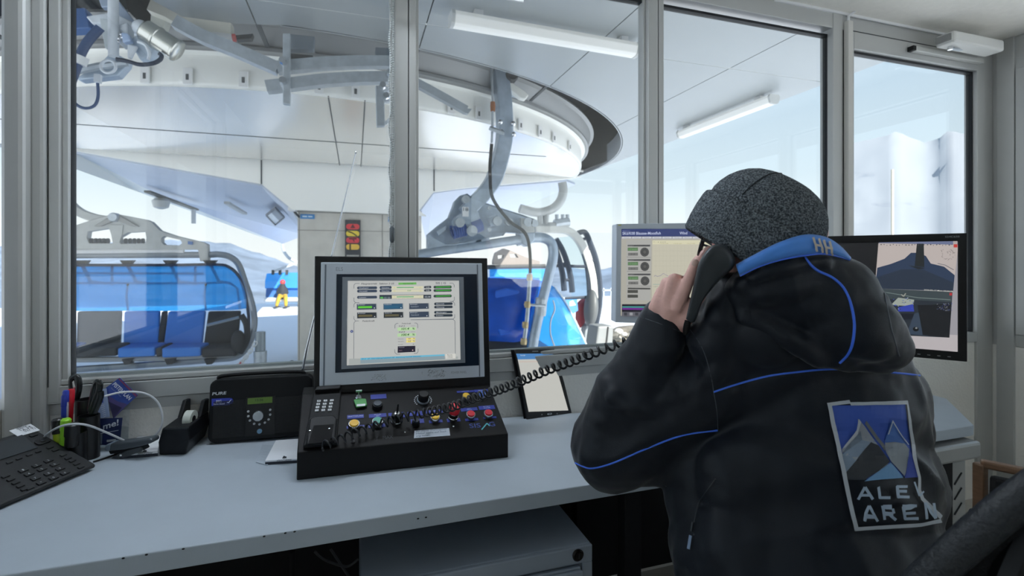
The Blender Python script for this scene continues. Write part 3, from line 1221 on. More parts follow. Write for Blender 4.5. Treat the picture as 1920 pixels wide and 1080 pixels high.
# seat backs: black, blue, black ... and the bench
edges = [60, 128, 140, 215, 228, 309, 314, 383, 388, 452]
colr = [M_seatb, None, M_seatk, None, M_seatb, None, M_seatk]
segs = [(60, 140, M_seatb), (142, 228, M_seatk), (230, 300, M_seatb), (302, 314, M_seatk), (313, 386, M_seatb), (388, 452, M_seatk)]
for u0, u1, m in segs:
    w = (u1 - u0)
    pts = [(u0 + (2 if w > 20 else 0), 584), (u1 - 1, 583), (u1 - 8 if u1 > 300 else u1 - 4, 652), (u0 - 8 if u0 > 300 else u0, 655)]
    MB().prism(Yp(pts, YL + .35), V((0, .1, 0))).build('seat_back', m, t, bevel=.03)
    pts = [(u0 - 10, 653), (u1 - 10, 651), (u1 - 10, 668), (u0 - 10, 671)]
    MB().prism(Yp(pts, YL - .25), V((0, .6, 0))).build('seat_cushion', m, t, bevel=.03)
MB().tube(Yp([(60, 676), (300, 672), (440, 664)], YL - .1), .05, 8).build('seat_tube', mat('seat_tube', (170, 172, 172), .4, .4), t, smooth=True)
for u in (238, 318, 392):
    MB().prism(Yp([(u - 10, 674), (u + 12, 672), (u + 5, 683), (u - 5, 684)], YL - .2), V((0, .2, 0))).build('foot_bracket', M_seatk, t)
MB().ball(onY(447, 640, YL - .2), V((.13, 0, 0)), V((0, .12, 0)), V((0, 0, .22))).build('hinge_cover', M_seatk, t, smooth=True)
MB().tube(spline(Yp([(452, 590), (462, 610), (462, 640), (450, 662)], YL - .2)), .055, 8).build('side_bar', M_seatk, t, smooth=True)
MB().tube(Yp([(388, 610), (448, 595)], YL - .3), .03, 6).build('safety_bar', M_tube, t, smooth=True)

# --- right chair, nearer, seen from behind and the side
YQ = 6.15
def Q(pts, dy=0.0):
    return [onY(u, v, YQ + dy) for u, v in pts]


t = thing('chairlift_chair', 'zinc-framed chairlift chair on a curved hanger in the middle pane, blue seat below', 'chairlift chair', (onY(920, 500, YQ).x, YQ, GZ + .3), 'chairlift chairs')
ar = spline(Q([(935, 124), (938, 142), (943, 184), (946, 230), (945, 262), (938, 296), (926, 335), (908, 362), (886, 384), (872, 400)]), 5)
MB().tube(ar, [.135] * len(ar), 4, sq=True).build('hanger_arm', M_frame2, t, bevel=.02)
MB().tube(Q([(921, 128), (924, 190), (923, 245), (922, 268)], -.12), .016, 6).build('grip_rod', M_steel, t, smooth=True)
MB().lathe([(.03, -.06), (.035, 0), (.03, .06)], onY(924, 200, YQ - .12), UP, 8).build('rod_joint', mat('rusty', (150, 96, 60), .7), t)
MB().tube(spline(Q([(922, 270), (919, 305), (919, 330), (924, 372), (955, 414), (980, 432), (990, 450), (994, 480), (994, 512)], -.2), 5), .022, 8).build('control_cable', M_black, t, smooth=True)
MB().tube(Q([(994, 512), (991, 560), (988, 600), (984, 632), (981, 646)], -.2), .028, 8).build('control_rod', M_steel, t, smooth=True)
for u, v in ((993, 520), (989, 571), (985, 609), (982, 640)):
    MB().lathe([(.04, -.04), (.045, 0), (.04, .04)], onY(u, v, YQ - .2), UP, 8).build('rod_joint', mat('brass_joint', (190, 170, 130), .4, .5), t)
MB().tube(Q([(983, 571), (1022, 573)], -.14), .02, 6).build('rod_stay', M_steel, t)
# clamp and lever at the arm
MB().tube(Q([(918, 240), (945, 250)], -.16), .03, 6).build('clamp', M_steel, t)
for u, v in ((938, 229), (940, 247), (962, 232), (963, 252)):
    MB().sphere(onY(u, v, YQ - .15), .035, 8, 6).build('clamp_bolt', M_chrome, t, smooth=True)
MB().prism(Q([(934, 142), (948, 146), (985, 170), (992, 178), (986, 187), (976, 184), (944, 158)], -.05), V((0, .1, 0))).build('grip_lever', M_drum, t, bevel=.015)
MB().lathe([(.07, -.08), (.09, -.04), (.09, .08)], onY(958, 143, YQ - .05), V((0, 1, 0)), 14).build('grip_roller', M_dark, t)
MB().prism(Q([(955, 165), (985, 174), (980, 184), (956, 178)], .06), V((0, .06, 0))).build('grip_jaw', M_frame2, t)
# carrier plate with its openings
out = [(801, 440), (820, 424), (841, 408), (849, 388), (852, 378), (864, 366), (876, 363), (892, 374), (940, 390), (981, 403), (1003, 411), (1004, 436), (978, 438), (948, 436), (944, 442), (806, 466), (801, 470)]
k1 = [(850, 428), (849, 415), (855, 406), (870, 397), (888, 394), (897, 398), (901, 412), (901, 424), (888, 434), (862, 438)]
k2 = [(917, 408), (930, 404), (940, 410), (936, 420), (920, 424)]
k3 = [(819, 434), (835, 424), (836, 430), (822, 442)]
k4 = [(834, 458), (842, 456), (893, 449), (892, 454), (845, 464)]
k5 = [(902, 450), (918, 446), (917, 451), (903, 455)]
MB().plate([Q(out, -.1)] + [Q(k, -.1) for k in (k1, k2, k3, k4, k5)], V((0, .1, 0))).build('carrier_plate', M_frame2, t, bevel=.012)
MB().plate([Q(out, .12)] + [Q(k, .12) for k in (k1, k2, k3)], V((0, .06, 0))).build('carrier_plate', M_frame2, t, bevel=.012)
for (u0, v0), (u1, v1) in (((848, 436), (872, 430)), ((884, 428), (902, 421))):
    p, q = onY(u0, v0, YQ - .05), onY(u1, v1, YQ - .05)
    hx = []
    d = (q - p)
    x = d.normalized().cross(V((0, 1, 0)))
    for k in range(61):
        a = k / 60 * 2 * PI * 6
        hx.append(p + d * k / 60 + x * .075 * math.cos(a) + V((0, .075, 0)) * math.sin(a))
    MB().tube(hx, .018, 5).build('coil_spring', M_coil, t, smooth=True)
for u, v, r in ((869, 376, .05), (858, 419, .06), (880, 434, .07), (927, 416, .06), (948, 417, .05), (912, 392, .025), (912, 432, .025), (983, 418, .06), (995, 420, .05)):
    MB().lathe([(r, -.16), (r, -.1), (r * .6, -.09)], onY(u, v, YQ), V((0, 1, 0)), 12).build('bolt', M_steel, t)
Fq = Frame((0, YQ - .115, 0), (1, 0, 0), (0, 0, 1))
(x0, y0), (x1, y1) = Fq.px(867, 406), Fq.px(879, 388)
pl = MB().box(Fq.at(x0, y0), Fq.at(x1, y1) + V((0, .02, 0))).build('number_plate', M_white, t, bevel=.004)
pr = Print(Fq, .002)
pr.text('18', x0 + .01, y0 + .07, (y1 - y0) * .35, (70, 80, 90), (x1 - x0) * .8)
pr.build('lettering', M_print, pl)
MB().prism(Q([(972, 436), (1004, 436), (1002, 452), (990, 463), (978, 456)], -.08), V((0, .16, 0))).build('socket', M_frame2, t, bevel=.015)
MB().prism(Q([(976, 408), (1003, 412), (1003, 436), (978, 436)], -.14), V((0, .05, 0))).build('end_box', M_frame, t, bevel=.01)
MB().tube(Q([(780, 478), (825, 470), (900, 460), (975, 449)], -.06), .062, 10).build('cross_tube', M_frame2, t, smooth=True)
MB().tube(spline(Q([(968, 452), (995, 446), (1018, 446), (1032, 454), (1037, 468), (1036, 488), (1028, 520), (1018, 560), (1006, 610), (996, 668), (992, 700)]), 5), .068, 12).build('main_pipe', M_frame2, t, smooth=True)
MB().lathe([(.075, -.12), (.08, -.1), (.08, .1), (.075, .12)], onY(1014, 575, YQ), V((.1, 0, 1)), 12).build('pipe_collar', M_steel, t)
# folded blue seats and the hood shell
M_deep = mat('seat_deep_blue', (24, 84, 190), .35, 0, .2, 3)
bl = [[onY(u, v, YQ + d) for u, v, d in r] for r in (
    [(760, 519, .9), (850, 522, .6), (930, 523, .45), (985, 524, .4), (1010, 526, .5)],
    [(760, 560, .8), (850, 562, .5), (930, 562, .3), (980, 565, .25), (1004, 566, .4)],
    [(760, 605, .8), (850, 610, .5), (930, 612, .3), (972, 613, .25), (994, 614, .4)],
    [(760, 628, .9), (850, 634, .6), (925, 637, .45), (962, 639, .4), (986, 636, .5)])]
MB().grid(bl).build('seat_pad', M_deep, t, smooth='all', solid=.06)
MB().prism(Q([(930, 545), (950, 540), (975, 545), (960, 625), (938, 630), (925, 590)], .28), V((0, .05, 0))).build('seat_divider', mat('seat_mid_blue', (36, 104, 214), .4), t, bevel=.02)
sh = [[onY(u, v, YQ + d) for u, v, d in r] for r in (
    [(1010, 526, .5), (1026, 531, .8), (1040, 540, 1.0)],
    [(1003, 560, .2), (1036, 556, .6), (1060, 568, 1.0)],
    [(995, 600, .0), (1048, 592, .5), (1080, 606, 1.0)],
    [(990, 640, .0), (1050, 634, .5), (1094, 636, 1.0)],
    [(988, 668, .0), (1056, 668, .5), (1108, 668, 1.0)])]
MB().grid(sh).build('hood_shell', M_bub, t, smooth='all', solid=.02)
MB().tube(spline([sh[0][2], sh[1][2], sh[2][2], sh[3][2], sh[4][2]]), .022, 8).build('hood_rim', M_white, t, smooth=True)
MB().tube(spline(Q([(1037, 563), (1040, 580), (1033, 600), (1032, 625), (1040, 650)], .3)), .012, 6).build('hood_seam', M_white, t, smooth=True)
MB().prism(Q([(760, 632), (916, 634), (985, 640), (1000, 630), (1046, 660), (1046, 690), (760, 690)], .55), V((0, .3, 0))).build('seat_base', M_seatk, t, bevel=.03)

# --- enclosed gondola cabin beyond it
YG = 8.6
def G(pts, dy=0.0):
    return [onY(u, v, YG + dy) for u, v in pts]


t = thing('gondola_cabin', 'round gondola cabin with curved dark ribs beside the left computer monitor', 'gondola', (onY(1080, 600, YG).x, YG, onY(1080, 650, YG).z))
MB().tube(spline(G([(1054, 342), (1056, 358), (1051, 376), (1038, 390), (1020, 397), (1002, 398), (975, 391)])), .085, 10).build('hanger_arm', M_frame, t, smooth=True)
MB().tube(G([(1012, 395), (1014, 424)]), .06, 8).tube(G([(1024, 395), (1022, 424)]), .06, 8).build('hanger_strut', M_frame, t, smooth=True)
MB().tube(G([(1004, 424), (1064, 423)]), .07, 8).build('roof_beam', M_frame, t, smooth=True)
MB().tube(G([(1040, 420), (1066, 416)]), .09, 8).build('door_drive', M_steel, t, smooth=True)
for u in (1044, 1055, 1064):
    MB().lathe([(.03, -.1), (.04, .1)], onY(u, 412, YG), UP, 8).build('roof_bolt', M_steel, t)
MB().tube(spline(G([(1003, 431), (1040, 430), (1064, 433), (1080, 444), (1093, 464), (1103, 492), (1110, 522), (1113, 560)])), .1, 4, sq=True).build('white_rib', mat('rib_white', (206, 206, 200), .4), t, bevel=.02)
M_rib = mat('rib_dark', (46, 54, 66), .45)
ribs = [[(1084, 437), (1097, 436), (1108, 460), (1118, 490), (1124, 530), (1124, 570), (1118, 605), (1110, 640), (1100, 662)],
        [(1074, 440), (1086, 452), (1098, 484), (1104, 520), (1106, 556)],
        [(1042, 448), (1054, 468), (1063, 492), (1070, 520), (1073, 548)],
        [(1036, 452), (1046, 480), (1054, 510), (1058, 545)]]
for r in ribs:
    MB().tube(spline(G(r)), .055, 6).build('rib', M_rib, t, smooth=True)
for pts in ([(1030, 498), (1107, 500)], [(1082, 450), (1103, 447)], [(1090, 466), (1112, 466)], [(1096, 490), (1119, 488)], [(1101, 526), (1124, 526)], [(1043, 462), (1054, 466)], [(1048, 496), (1066, 494)], [(1052, 526), (1072, 524)], [(1060, 560), (1113, 556)]):
    MB().tube(G(pts), .03, 5).build('cross_bar', M_rib, t)
rows = [[onY(u, v, YG + d) for u, v, d in r] for r in (
    [(1040, 446, .4), (1060, 444, .2), (1084, 440, 0)], [(1056, 480, .4), (1076, 478, .1), (1104, 470, 0)], [(1068, 520, .4), (1090, 518, .1), (1118, 515, 0)], [(1072, 556, .4), (1096, 556, .1), (1120, 560, 0)])]
MB().grid(rows).build('glazing', tint_mat('cabin_glazing', (190, 205, 220), .9), t, smooth='all')
MB().prism(G([(1087, 571), (1103, 556), (1098, 606), (1088, 617), (1086, 600)], .1), V((0, .2, 0))).build('seat_back', mat('seat_red', (150, 40, 58), .7), t, bevel=.03)
MB().ball(onY(1108, 578, YG - .1), V((.12, 0, .02)), V((0, .2, 0)), V((.02, 0, .36))).build('door_hinge', mat('hinge_grey', (88, 92, 94), .5), t, smooth=True)
MB().prism(G([(1060, 562), (1082, 561), (1084, 582), (1072, 590)], -.05), V((0, .02, 0))).build('blue_panel', mat('panel_blue', (70, 130, 205), .5), t)
MB().prism(G([(1068, 566), (1074, 563), (1080, 572), (1068, 574)], -.06), V((0, .008, 0))).build('mountain_mark', M_white, t)
MB().prism(G([(1098, 610), (1112, 604), (1106, 650), (1094, 650)]), V((0, .2, 0))).build('door_sill', mat('sill_grey', (140, 146, 150), .4, .3), t, bevel=.02)

# --- another chair farther along the line, only its carrier showing
YD = 13.5
t = thing('chairlift_chair', 'dark distant chair frame seen between zinc carrier and curved pipe', 'chairlift chair', (onY(970, 490, YD).x, YD, onY(970, 510, YD).z), 'chairlift chairs')
D = lambda pts, d=0: [onY(u, v, YD + d) for u, v in pts]
MB().plate([D([(926, 488), (930, 474), (945, 466), (958, 470), (985, 482), (1012, 490), (1012, 498), (926, 496)]), D([(955, 476), (968, 476), (972, 483), (957, 483)]), D([(933, 479), (945, 478), (944, 484), (934, 486)])], V((0, .2, 0))).build('carrier_plate', mat('carrier_brown', (120, 112, 108), .6), t)
MB().tube(D([(900, 501), (1022, 499)]), .07, 6).build('frame_bar', M_dark, t)
MB().grid([D([(918, 504), (970, 504), (1025, 505)]), D([(918, 519), (970, 520), (1025, 521)], -.2)]).build('hood_shell', M_bub, t, solid=.02)
MB().prism(D([(918, 520), (1020, 521), (1018, 560), (918, 560)], .2), V((0, .2, 0))).build('seat_back', M_seatb, t)

# --- far chair with a skier
YS = 27.0
S_ = lambda pts, d=0: [onY(u, v, YS + d) for u, v in pts]
t = thing('chairlift_chair', 'small distant chair with a blue hood left of the concrete wall', 'chairlift chair', (onY(530, 520, YS).x, YS, onY(530, 560, YS).z), 'chairlift chairs')
MB().tube(spline(S_([(529, 450), (531, 468), (540, 482), (552, 490), (566, 494)])), .08, 6).build('hanger_arm', M_steel, t, smooth=True)
MB().bar(*S_([(515, 508), (570, 488)]), .2, .12).build('carrier_plate', M_steel, t)
MB().grid([S_([(500, 513), (530, 511), (600, 511)]), S_([(497, 528), (530, 527), (600, 527)], .1), S_([(497, 541), (530, 540), (600, 540)], .1)]).build('hood_shell', M_bub, t, solid=.03)
MB().prism(S_([(499, 540), (600, 540), (600, 557), (498, 558)], .3), V((0, .15, 0))).build('seat_back', mat('far_seat', (44, 96, 160), .6), t)
MB().bar(*S_([(497, 561), (600, 560)]), .8, .14).build('seat_cushion', mat('far_cushion', (210, 214, 216), .6), t)
for u in (512, 525, 538):
    MB().bar(*S_([(u, 506), (u, 515)]), .12, .12, V((0, 1, 0))).build('hood_bracket', M_dark, t)


def blob_union(parts, voxel, name, m, parent, smooth_it=6, disp=0.0, dsize=.1, dep=1):
    """closed shapes fused into one continuous skin"""
    mb = MB()
    for p in parts:
        mb.add(p.v, p.f)
    o = mb.build(name, m, parent, smooth='all')
    md = o.modifiers.new('fuse', 'REMESH')
    md.mode = 'VOXEL'
    md.voxel_size = voxel
    md.use_smooth_shade = True
    if smooth_it:
        md = o.modifiers.new('relax', 'SMOOTH')
        md.iterations = smooth_it
        md.factor = .6
    if disp:
        tx = bpy.data.textures.new(name + '_folds', 'CLOUDS')
        tx.noise_scale = dsize
        tx.noise_depth = dep
        md = o.modifiers.new('folds', 'DISPLACE')
        md.texture = tx
        md.texture_coords = 'GLOBAL'
        md.strength = disp
    dg = bpy.context.evaluated_depsgraph_get()
    me = bpy.data.meshes.new_from_object(o.evaluated_get(dg))
    o.modifiers.clear()
    old = o.data
    o.data = me
    bpy.data.meshes.remove(old)
    me.name = name
    me.materials.clear()
    me.materials.append(m)
    for p in me.polygons:
        p.use_smooth = True
    return o


def limb(pts, n=5):
    """chain of overlapping balls along [(point, radius)]"""
    mb = MB()
    for (p, r), (q, s) in zip(pts[:-1], pts[1:]):
        p, q = V(p), V(q)
        k_ = max(n, int((q - p).length / (min(r, s) * .45)))
        for k in range(k_ + 1):
            f = k / k_
            mb.sphere(p.lerp(q, f), r + (s - r) * f, 12, 8)
    return mb


# the skier
px = lambda u, v, d=0: onY(u, v, YS - .35 + d)
k = YS / 920 * .88
skin_far = mat('far_skin', (190, 130, 110), .7)
body = blob_union([limb([(px(530, 535), .13), (px(530, 545), .2), (px(530, 554), .2)]), limb([(px(530, 528), .1), (px(530, 533), .09)]), limb([(px(536, 541), .08), (px(539, 549), .07), (px(534, 553, -.2), .06)]), limb([(px(524, 541), .08), (px(521, 549), .07), (px(526, 553, -.2), .06)])], .03, 'person', mat('far_jacket', (40, 44, 52), .8), None, 2)
tag(body, 'skier in black jacket and mustard trousers sitting on the distant chair', 'person')
blob_union([limb([(px(526, 553), .13), (px(523, 559, -.5), .1), (px(519, 572, -.5), .08)]), limb([(px(534, 553), .13), (px(536, 559, -.5), .1), (px(536, 572, -.5), .08)])], .03, 'trousers', mat('far_mustard', (168, 140, 50), .8), body, 2)
MB().sphere(px(530, 529), .13, 10, 8).build('helmet', mat('far_red', (196, 60, 64), .5), body, smooth=True)
MB().bar(px(514, 577, -.7), px(524, 575, -.3), .12, .05).bar(px(532, 577, -.7), px(541, 575, -.3), .12, .05).build('ski', M_dark, body)

# --- machinery hanging at the upper left
YM = 4.75
def Mx(pts, dy=0.0):
    return [onY(u, v, YM + dy) for u, v in pts]


t = thing('guide_machinery', 'white and zinc drive bracket with silver motor hanging at upper left', 'lift machinery', onY(215, 80, YM))
M_mw = mat('machine_white', (214, 220, 226), .5, .1, .06, 8)
MB().tube(Mx([(212, -60), (213, 106)], -.12), .036, 12).build('post', M_mw, t, smooth=True)
MB().prism(Mx([(160, 30), (210, 22), (246, 40), (262, 52), (210, 44), (172, 44)], .0), V((0, .2, 0))).build('top_plate', M_mw, t, bevel=.01)
MB().prism(Mx([(186, 34), (208, 36), (212, 78), (200, 93), (196, 88)], -.05), V((0, .05, 0))).build('gusset', mat('gusset_grey', (196, 204, 206), .5), t, bevel=.006)
MB().prism(Mx([(178, -20), (206, -20), (258, 48), (238, 52), (210, 12), (190, 14)], .1), V((0, .06, 0))).build('brace', mat('brace_blue_grey', (160, 176, 198), .4, .3), t, bevel=.008)
MB().prism(Mx([(216, 48), (238, 40), (240, 72), (222, 82)], -.1), V((0, .14, 0))).build('gear_housing', M_mw, t, bevel=.012)
for u, v in ((223, 72), (227, 64), (222, 78), (230, 70)):
    MB().sphere(onY(u, v, YM - .12), .018, 8, 6).build('bolt', M_chrome, t, smooth=True)
mp, mq = onY(268, 54, YM - .1), onY(308, 80, YM - .1)
MB().lathe([(.0, 0), (.07, .0), (.088, .02), (.088, .1), (.094, .105), (.094, .12), (.088, .125), (.088, .26), (.094, .265), (.094, .28), (.08, .29), (.0, .29)], mp, mq - mp, 22).build('motor', mat('motor_steel', (196, 196, 188), .25, .85), t, smooth=True)
MB().sphere(onY(264, 52, YM - .12), .06, 12, 8).build('motor_head', M_mw, t, smooth=True)
MB().prism(Mx([(246, 72), (262, 60), (292, 84), (284, 104), (262, 112), (250, 90)], -.06), V((0, .16, 0))).build('motor_mount', mat('mount_blue_grey', (186, 200, 214), .45, .2), t, bevel=.012)
MB().prism(Mx([(238, 82), (258, 86), (245, 110), (238, 108)], -.12), V((0, .03, 0))).build('lever', M_mw, t, bevel=.01)
MB().prism(Mx([(226, 60), (240, 62), (246, 76), (230, 80)], -.14), V((0, .06, 0))).build('coupling', mat('coupling_blue', (176, 196, 226), .4), t, bevel=.01)
MB().prism(Mx([(208, 96), (240, 112), (238, 122), (220, 142), (150, 150), (140, 146), (184, 122)], .05), V((0, .1, 0))).build('lower_plate', mat('lower_grey', (176, 190, 204), .4, .3), t, bevel=.01)
MB().tube(Mx([(140, 134), (186, 124), (238, 118)], -.02), .03, 8).build('push_rod', M_steel, t, smooth=True)
MB().tube([onY(203 + 14 * math.cos(a), 125 + 12 * math.sin(a), YM - .14) for a in [k * PI / 10 for k in range(21)]], .011, 6).build('ring_hose', M_mw, t, smooth=True)
MB().tube(spline(Mx([(258, 78), (272, 84), (280, 100), (278, 112)], -.16)), .013, 6).build('thin_hose', M_mw, t, smooth=True)
MB().tube(spline(Mx([(218, 111), (240, 115), (262, 121), (286, 119), (300, 112), (303, 104), (298, 100)], -.14)), .016, 6).build('black_hose', mat('hose_dark', (36, 46, 64), .5), t, smooth=True)
MB().bar(*Mx([(184, 140), (183, 155)], -.05), .04, .04, V((0, 1, 0))).build('drop_fitting', M_mw, t)
MB().lathe([(.05, -.03), (.05, .03)], onY(150, 113, YM - .22), V((.3, 0, 1)), 10).build('cable_clip', M_white, t)
hs = mat('hose_navy', (52, 74, 112), .5)
MB().tube(spline(Mx([(188, 52), (166, 76), (152, 100), (146, 118), (138, 140), (130, 160)], -.2)), .032, 10).build('thick_hose', hs, t, smooth=True)
MB().tube(spline(Mx([(132, 155), (122, 176), (118, 192), (122, 199), (128, 192), (131, 170), (133, 150)], -.2)), .012, 8).build('loop_hose', hs, t, smooth=True)
MB().tube(spline(Mx([(132, 165), (134, 184), (146, 198), (162, 203), (178, 197), (184, 180), (183, 156)], -.2)), .011, 8).build('loop_hose', hs, t, smooth=True)
t = tag(MB().bar(*Mx([(60, 46), (172, 40)], .6), .14, .18).build('blue_beam', mat('beam_blue', (72, 106, 158), .5), None, bevel=.01), 'blue steel beam crossing behind the machinery at upper left', 'beam')
t = tag(MB().prism([onY(u, v, 5.6) for u, v in [(228, -30), (305, -30), (296, 12), (282, 44), (262, 42), (240, 20)]], V((0, .3, 0))).build('black_conveyor_belt', mat('belt_black', (30, 30, 32), .6, 0, .4, 30, .3, 30, stretch=(1, 1, 6)), None), 'black ribbed belt hanging above the silver motor', 'belt')

# --- galvanised guide rails and their brackets
YK = 5.0
K = lambda pts, d=0: [onY(u, v, YK + d) for u, v in pts]
t = thing('guide_rail', 'curved galvanised guide rails in front of the white housing band', 'rail', onY(620, 150, YK))
g1 = spline(K([(330, 42), (382, 70), (450, 98), (522, 130)], 0), 3)
MB().tube(g1, .075, 4, sq=True).build('rail', M_steel, t)
g2 = spline(K([(520, 128), (560, 124), (620, 119), (690, 117), (760, 118)], 0), 4)
MB().tube(g2, .072, 4, sq=True).build('rail', M_steel, t)
g3 = spline(K([(500, 164), (545, 159), (610, 151), (680, 147), (760, 146)], -.05), 4)
MB().tube(g3, .072, 4, sq=True).build('rail', M_steel, t)
g4 = spline(K([(770, 150), (800, 166), (840, 188), (874, 207)], .0), 4)
MB().tube(g4, .055, 4, sq=True).build('rail', M_steel, t)
MB().prism(K([(874, 203), (885, 204), (878, 213), (868, 210)]), V((0, .06, 0))).build('rail_end', M_steel, t)
for pts in ([(530, 62), (544, 62), (544, 196), (530, 194)], [(704, 160), (720, 160), (722, 236), (706, 237)]):
    MB().prism(K(pts, -.14), V((0, .06, 0))).build('bracket', M_steel, t, bevel=.008)
MB().prism(K([(531, 62), (590, 68), (588, 92), (545, 92), (531, 92)], .1), V((0, .1, 0))).build('bracket_plate', mat('bracket_dark', (120, 130, 140), .5, .4), t, bevel=.008)
MB().prism(K([(545, 100), (586, 104), (590, 114), (545, 112)], .12), V((0, .1, 0))).build('rubber_strip', M_dark, t)
MB().prism(K([(704, 88), (740, 90), (740, 112), (704, 110)], .1), V((0, .1, 0))).build('bracket_plate', mat('bracket_dark', (120, 130, 140), .5, .4), t, bevel=.008)
for u, v in ((535, 127), (535, 163), (728, 148), (716, 171), (722, 190)):
    MB().lathe([(.03, -.2), (.035, -.16), (.035, -.1)], onY(u, v, YK), V((0, 1, 0)), 8).build('bolt', M_chrome, t)
MB().bar(*K([(722, 232), (738, 218)], -.1), .03, .03).bar(*K([(712, 168), (735, 168)], -.1), .04, .04).bar(*K([(712, 190), (735, 190)], -.1), .03, .03).build('stay', M_mw, t)
t = thing('edge_profile', 'cream edge profile with a red-tipped tube along the ceiling opening', 'profile', onY(400, 50, 5.2))
E_ = lambda pts, d=0: [onY(u, v, 5.2 + d) for u, v in pts]
MB().tube(E_([(285, 12), (320, 26), (362, 52), (436, 60)], 0), .09, 4, sq=True).build('profile', mat('profile_cream', (214, 212, 200), .5), t)
MB().tube(E_([(400, 67), (436, 71)], -.1), .035, 8).build('tube_light', M_white, t, smooth=True)
MB().tube(E_([(436, 71), (442, 71)], -.1), .037, 8).build('red_tip', mat('tip_red', (200, 90, 90), .5), t)
MB().prism(E_([(442, 66), (474, 63), (470, 72), (443, 73)], -.05), V((0, .08, 0))).build('dark_end', M_dark, t)
MB().prism(E_([(282, 28), (304, 10), (318, 20), (300, 72), (280, 64)], .05), V((0, .12, 0))).build('end_plate', mat('profile_plate', (206, 208, 200), .5, .1), t, bevel=.01)

# ------------------------------------------------------------------ ground, barrier, mountains
gm = MB()
N = 40
rows = []
for j in range(N + 1):
    r = []
    for i in range(N + 1):
        x, y = -80 + 160 * i / N, -80 + 125 * j / N
        z = GZ - .08 + .16 * noise.noise((x * .23, y * .23, 0)) * (1 if abs(x) + abs(y) > 9 else .3)
        if y > 30:
            z -= (y - 30) * .22
        r.append(V((x, y, z)))
    rows.append(r)
go = gm.grid(rows).build('snow_ground', M_snow, None, smooth='all')
go['kind'] = 'structure'
# concrete apron under the booth
structure(MB().box((XL - .3, YB - .3, GZ - .4), (XR + .3, YF + .1, -.1)).build('trim_7', M_conc, None))

prof = [(-1400, 470), (-600, 466), (0, 462), (380, 452), (400, 456), (430, 455), (452, 466), (474, 474), (495, 477), (520, 486), (550, 497), (700, 508), (900, 506), (1060, 500), (1125, 508), (1140, 503), (1160, 500), (1300, 492), (1450, 484), (1560, 478), (1576, 272), (1617, 264), (1650, 258), (1676, 249), (1700, 258), (1740, 266), (1764, 257), (1782, 241), (1800, 247), (1840, 246), (1900, 232), (1960, 240), (2400, 300), (4000, 360)]


def hor(u):
    for (a, b), (c, d) in zip(prof[:-1], prof[1:]):
        if a <= u <= c:
            return b + (d - b) * (u - a) / (c - a)
    return 470


mrows = []
us = [-1400, -1000, -700, -400, -200] + list(range(-100, 2000, 14)) + [2060, 2150, 2300, 2500, 2800, 3200, 4000]
for j in range(22):
    f = j / 21
    row = []
    for u in us:
        fw = 70 + 405 * f
        lo = GZ - 6 - 30 * f
        top = (HY - hor(u)) / FPX * 475 + CAMH
        s = f ** 1.6
        z = lo + (top - lo) * s if f < 1 else top
        p = W(u, HY, fw)
        n1 = noise.fractal((p.x * .012, p.y * .012, 1.3), 1.0, 2.0, 5)
        z += (n1 * 7 * f * (1 - f) + 3.2 * f * noise.fractal((p.x * .035, p.y * .035, 4.1), 1.0, 2.0, 4)) if u < 1560 or u > 1600 else 0
        row.append(V((p.x, p.y, z)))
    mrows.append(row)
M_mtn = mat('mountain_snow_', (236, 241, 249), .95, 0, .0)
mt = M_mtn.node_tree
b_ = mt.nodes['Principled BSDF']
tc = mt.nodes.new('ShaderNodeTexCoord'); nz = mt.nodes.new('ShaderNodeTexNoise'); rp = mt.nodes.new('ShaderNodeValToRGB')
nz.inputs['Scale'].default_value = .035; nz.inputs['Detail'].default_value = 8; nz.inputs['Roughness'].default_value = .68
rp.color_ramp.elements[0].position = .60; rp.color_ramp.elements[0].color = lin((136, 142, 150))
rp.color_ramp.elements[1].position = .72; rp.color_ramp.elements[1].color = lin((112, 120, 132))
mt.links.new(tc.outputs['Object'], nz.inputs['Vector']); mt.links.new(nz.outputs['Fac'], rp.inputs[0]); mt.links.new(rp.outputs[0], b_.inputs['Base Color'])
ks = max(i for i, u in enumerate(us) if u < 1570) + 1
mo = MB().grid([r[ks:] for r in mrows]).build('mountain_slope', M_mtn, None, smooth='all')
mo['kind'] = 'structure'
M_far = mat('hazed_ridge', (116, 130, 148), .95, 0, .35, .03)  # blue-grey base colour stands in for distance haze
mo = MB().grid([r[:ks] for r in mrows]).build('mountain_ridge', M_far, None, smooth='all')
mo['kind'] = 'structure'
# bank of snow beside the tower, lit by the sun
# barrier posts and chain
t = thing('barrier_post', 'grey round barrier post standing in the snow by the concrete wall', 'post', onZ(488, 690, GZ))
c = onY(488, 690, 10.2); c.z = GZ
MB().lathe([(.11, -.2), (.11, .5), (.115, .5), (.115, .6), (.0, .62)], c, UP, 16).build('post', M_steel, t, smooth=True)
tp = onY(488, 622, 10.2)
MB().lathe([(.09, .5), (.09, tp.z - GZ), (0, tp.z - GZ)], c, UP, 16).build('cap', mat('post_cap', (140, 150, 156), .4, .4), t, smooth=True)
t = thing('barrier_chain', 'white plastic chain with red links hanging from the barrier post', 'chain', onY(460, 690, 10.1))
ca, cb = onY(480, 642, 10.1), onY(442, 690, 10.1)
for k in range(9):
    p = ca.lerp(cb, (k + .5) / 9) - UP * .04 * math.sin(PI * (k + .5) / 9)
    d = (cb - ca).normalized() * .055
    s = (V((0, .03, 0)) if k % 2 else (cb - ca).normalized().cross(V((0, 1, 0))) * .03)
    MB().tube([p + d * math.cos(a) + s * math.sin(a) for a in [q * PI / 6 for q in range(12)]], .012, 5, closed=True).build('link', mat('chain_red', (200, 50, 60), .5) if k > 6 else mat('chain_white', (214, 216, 216), .4), t, smooth=True)
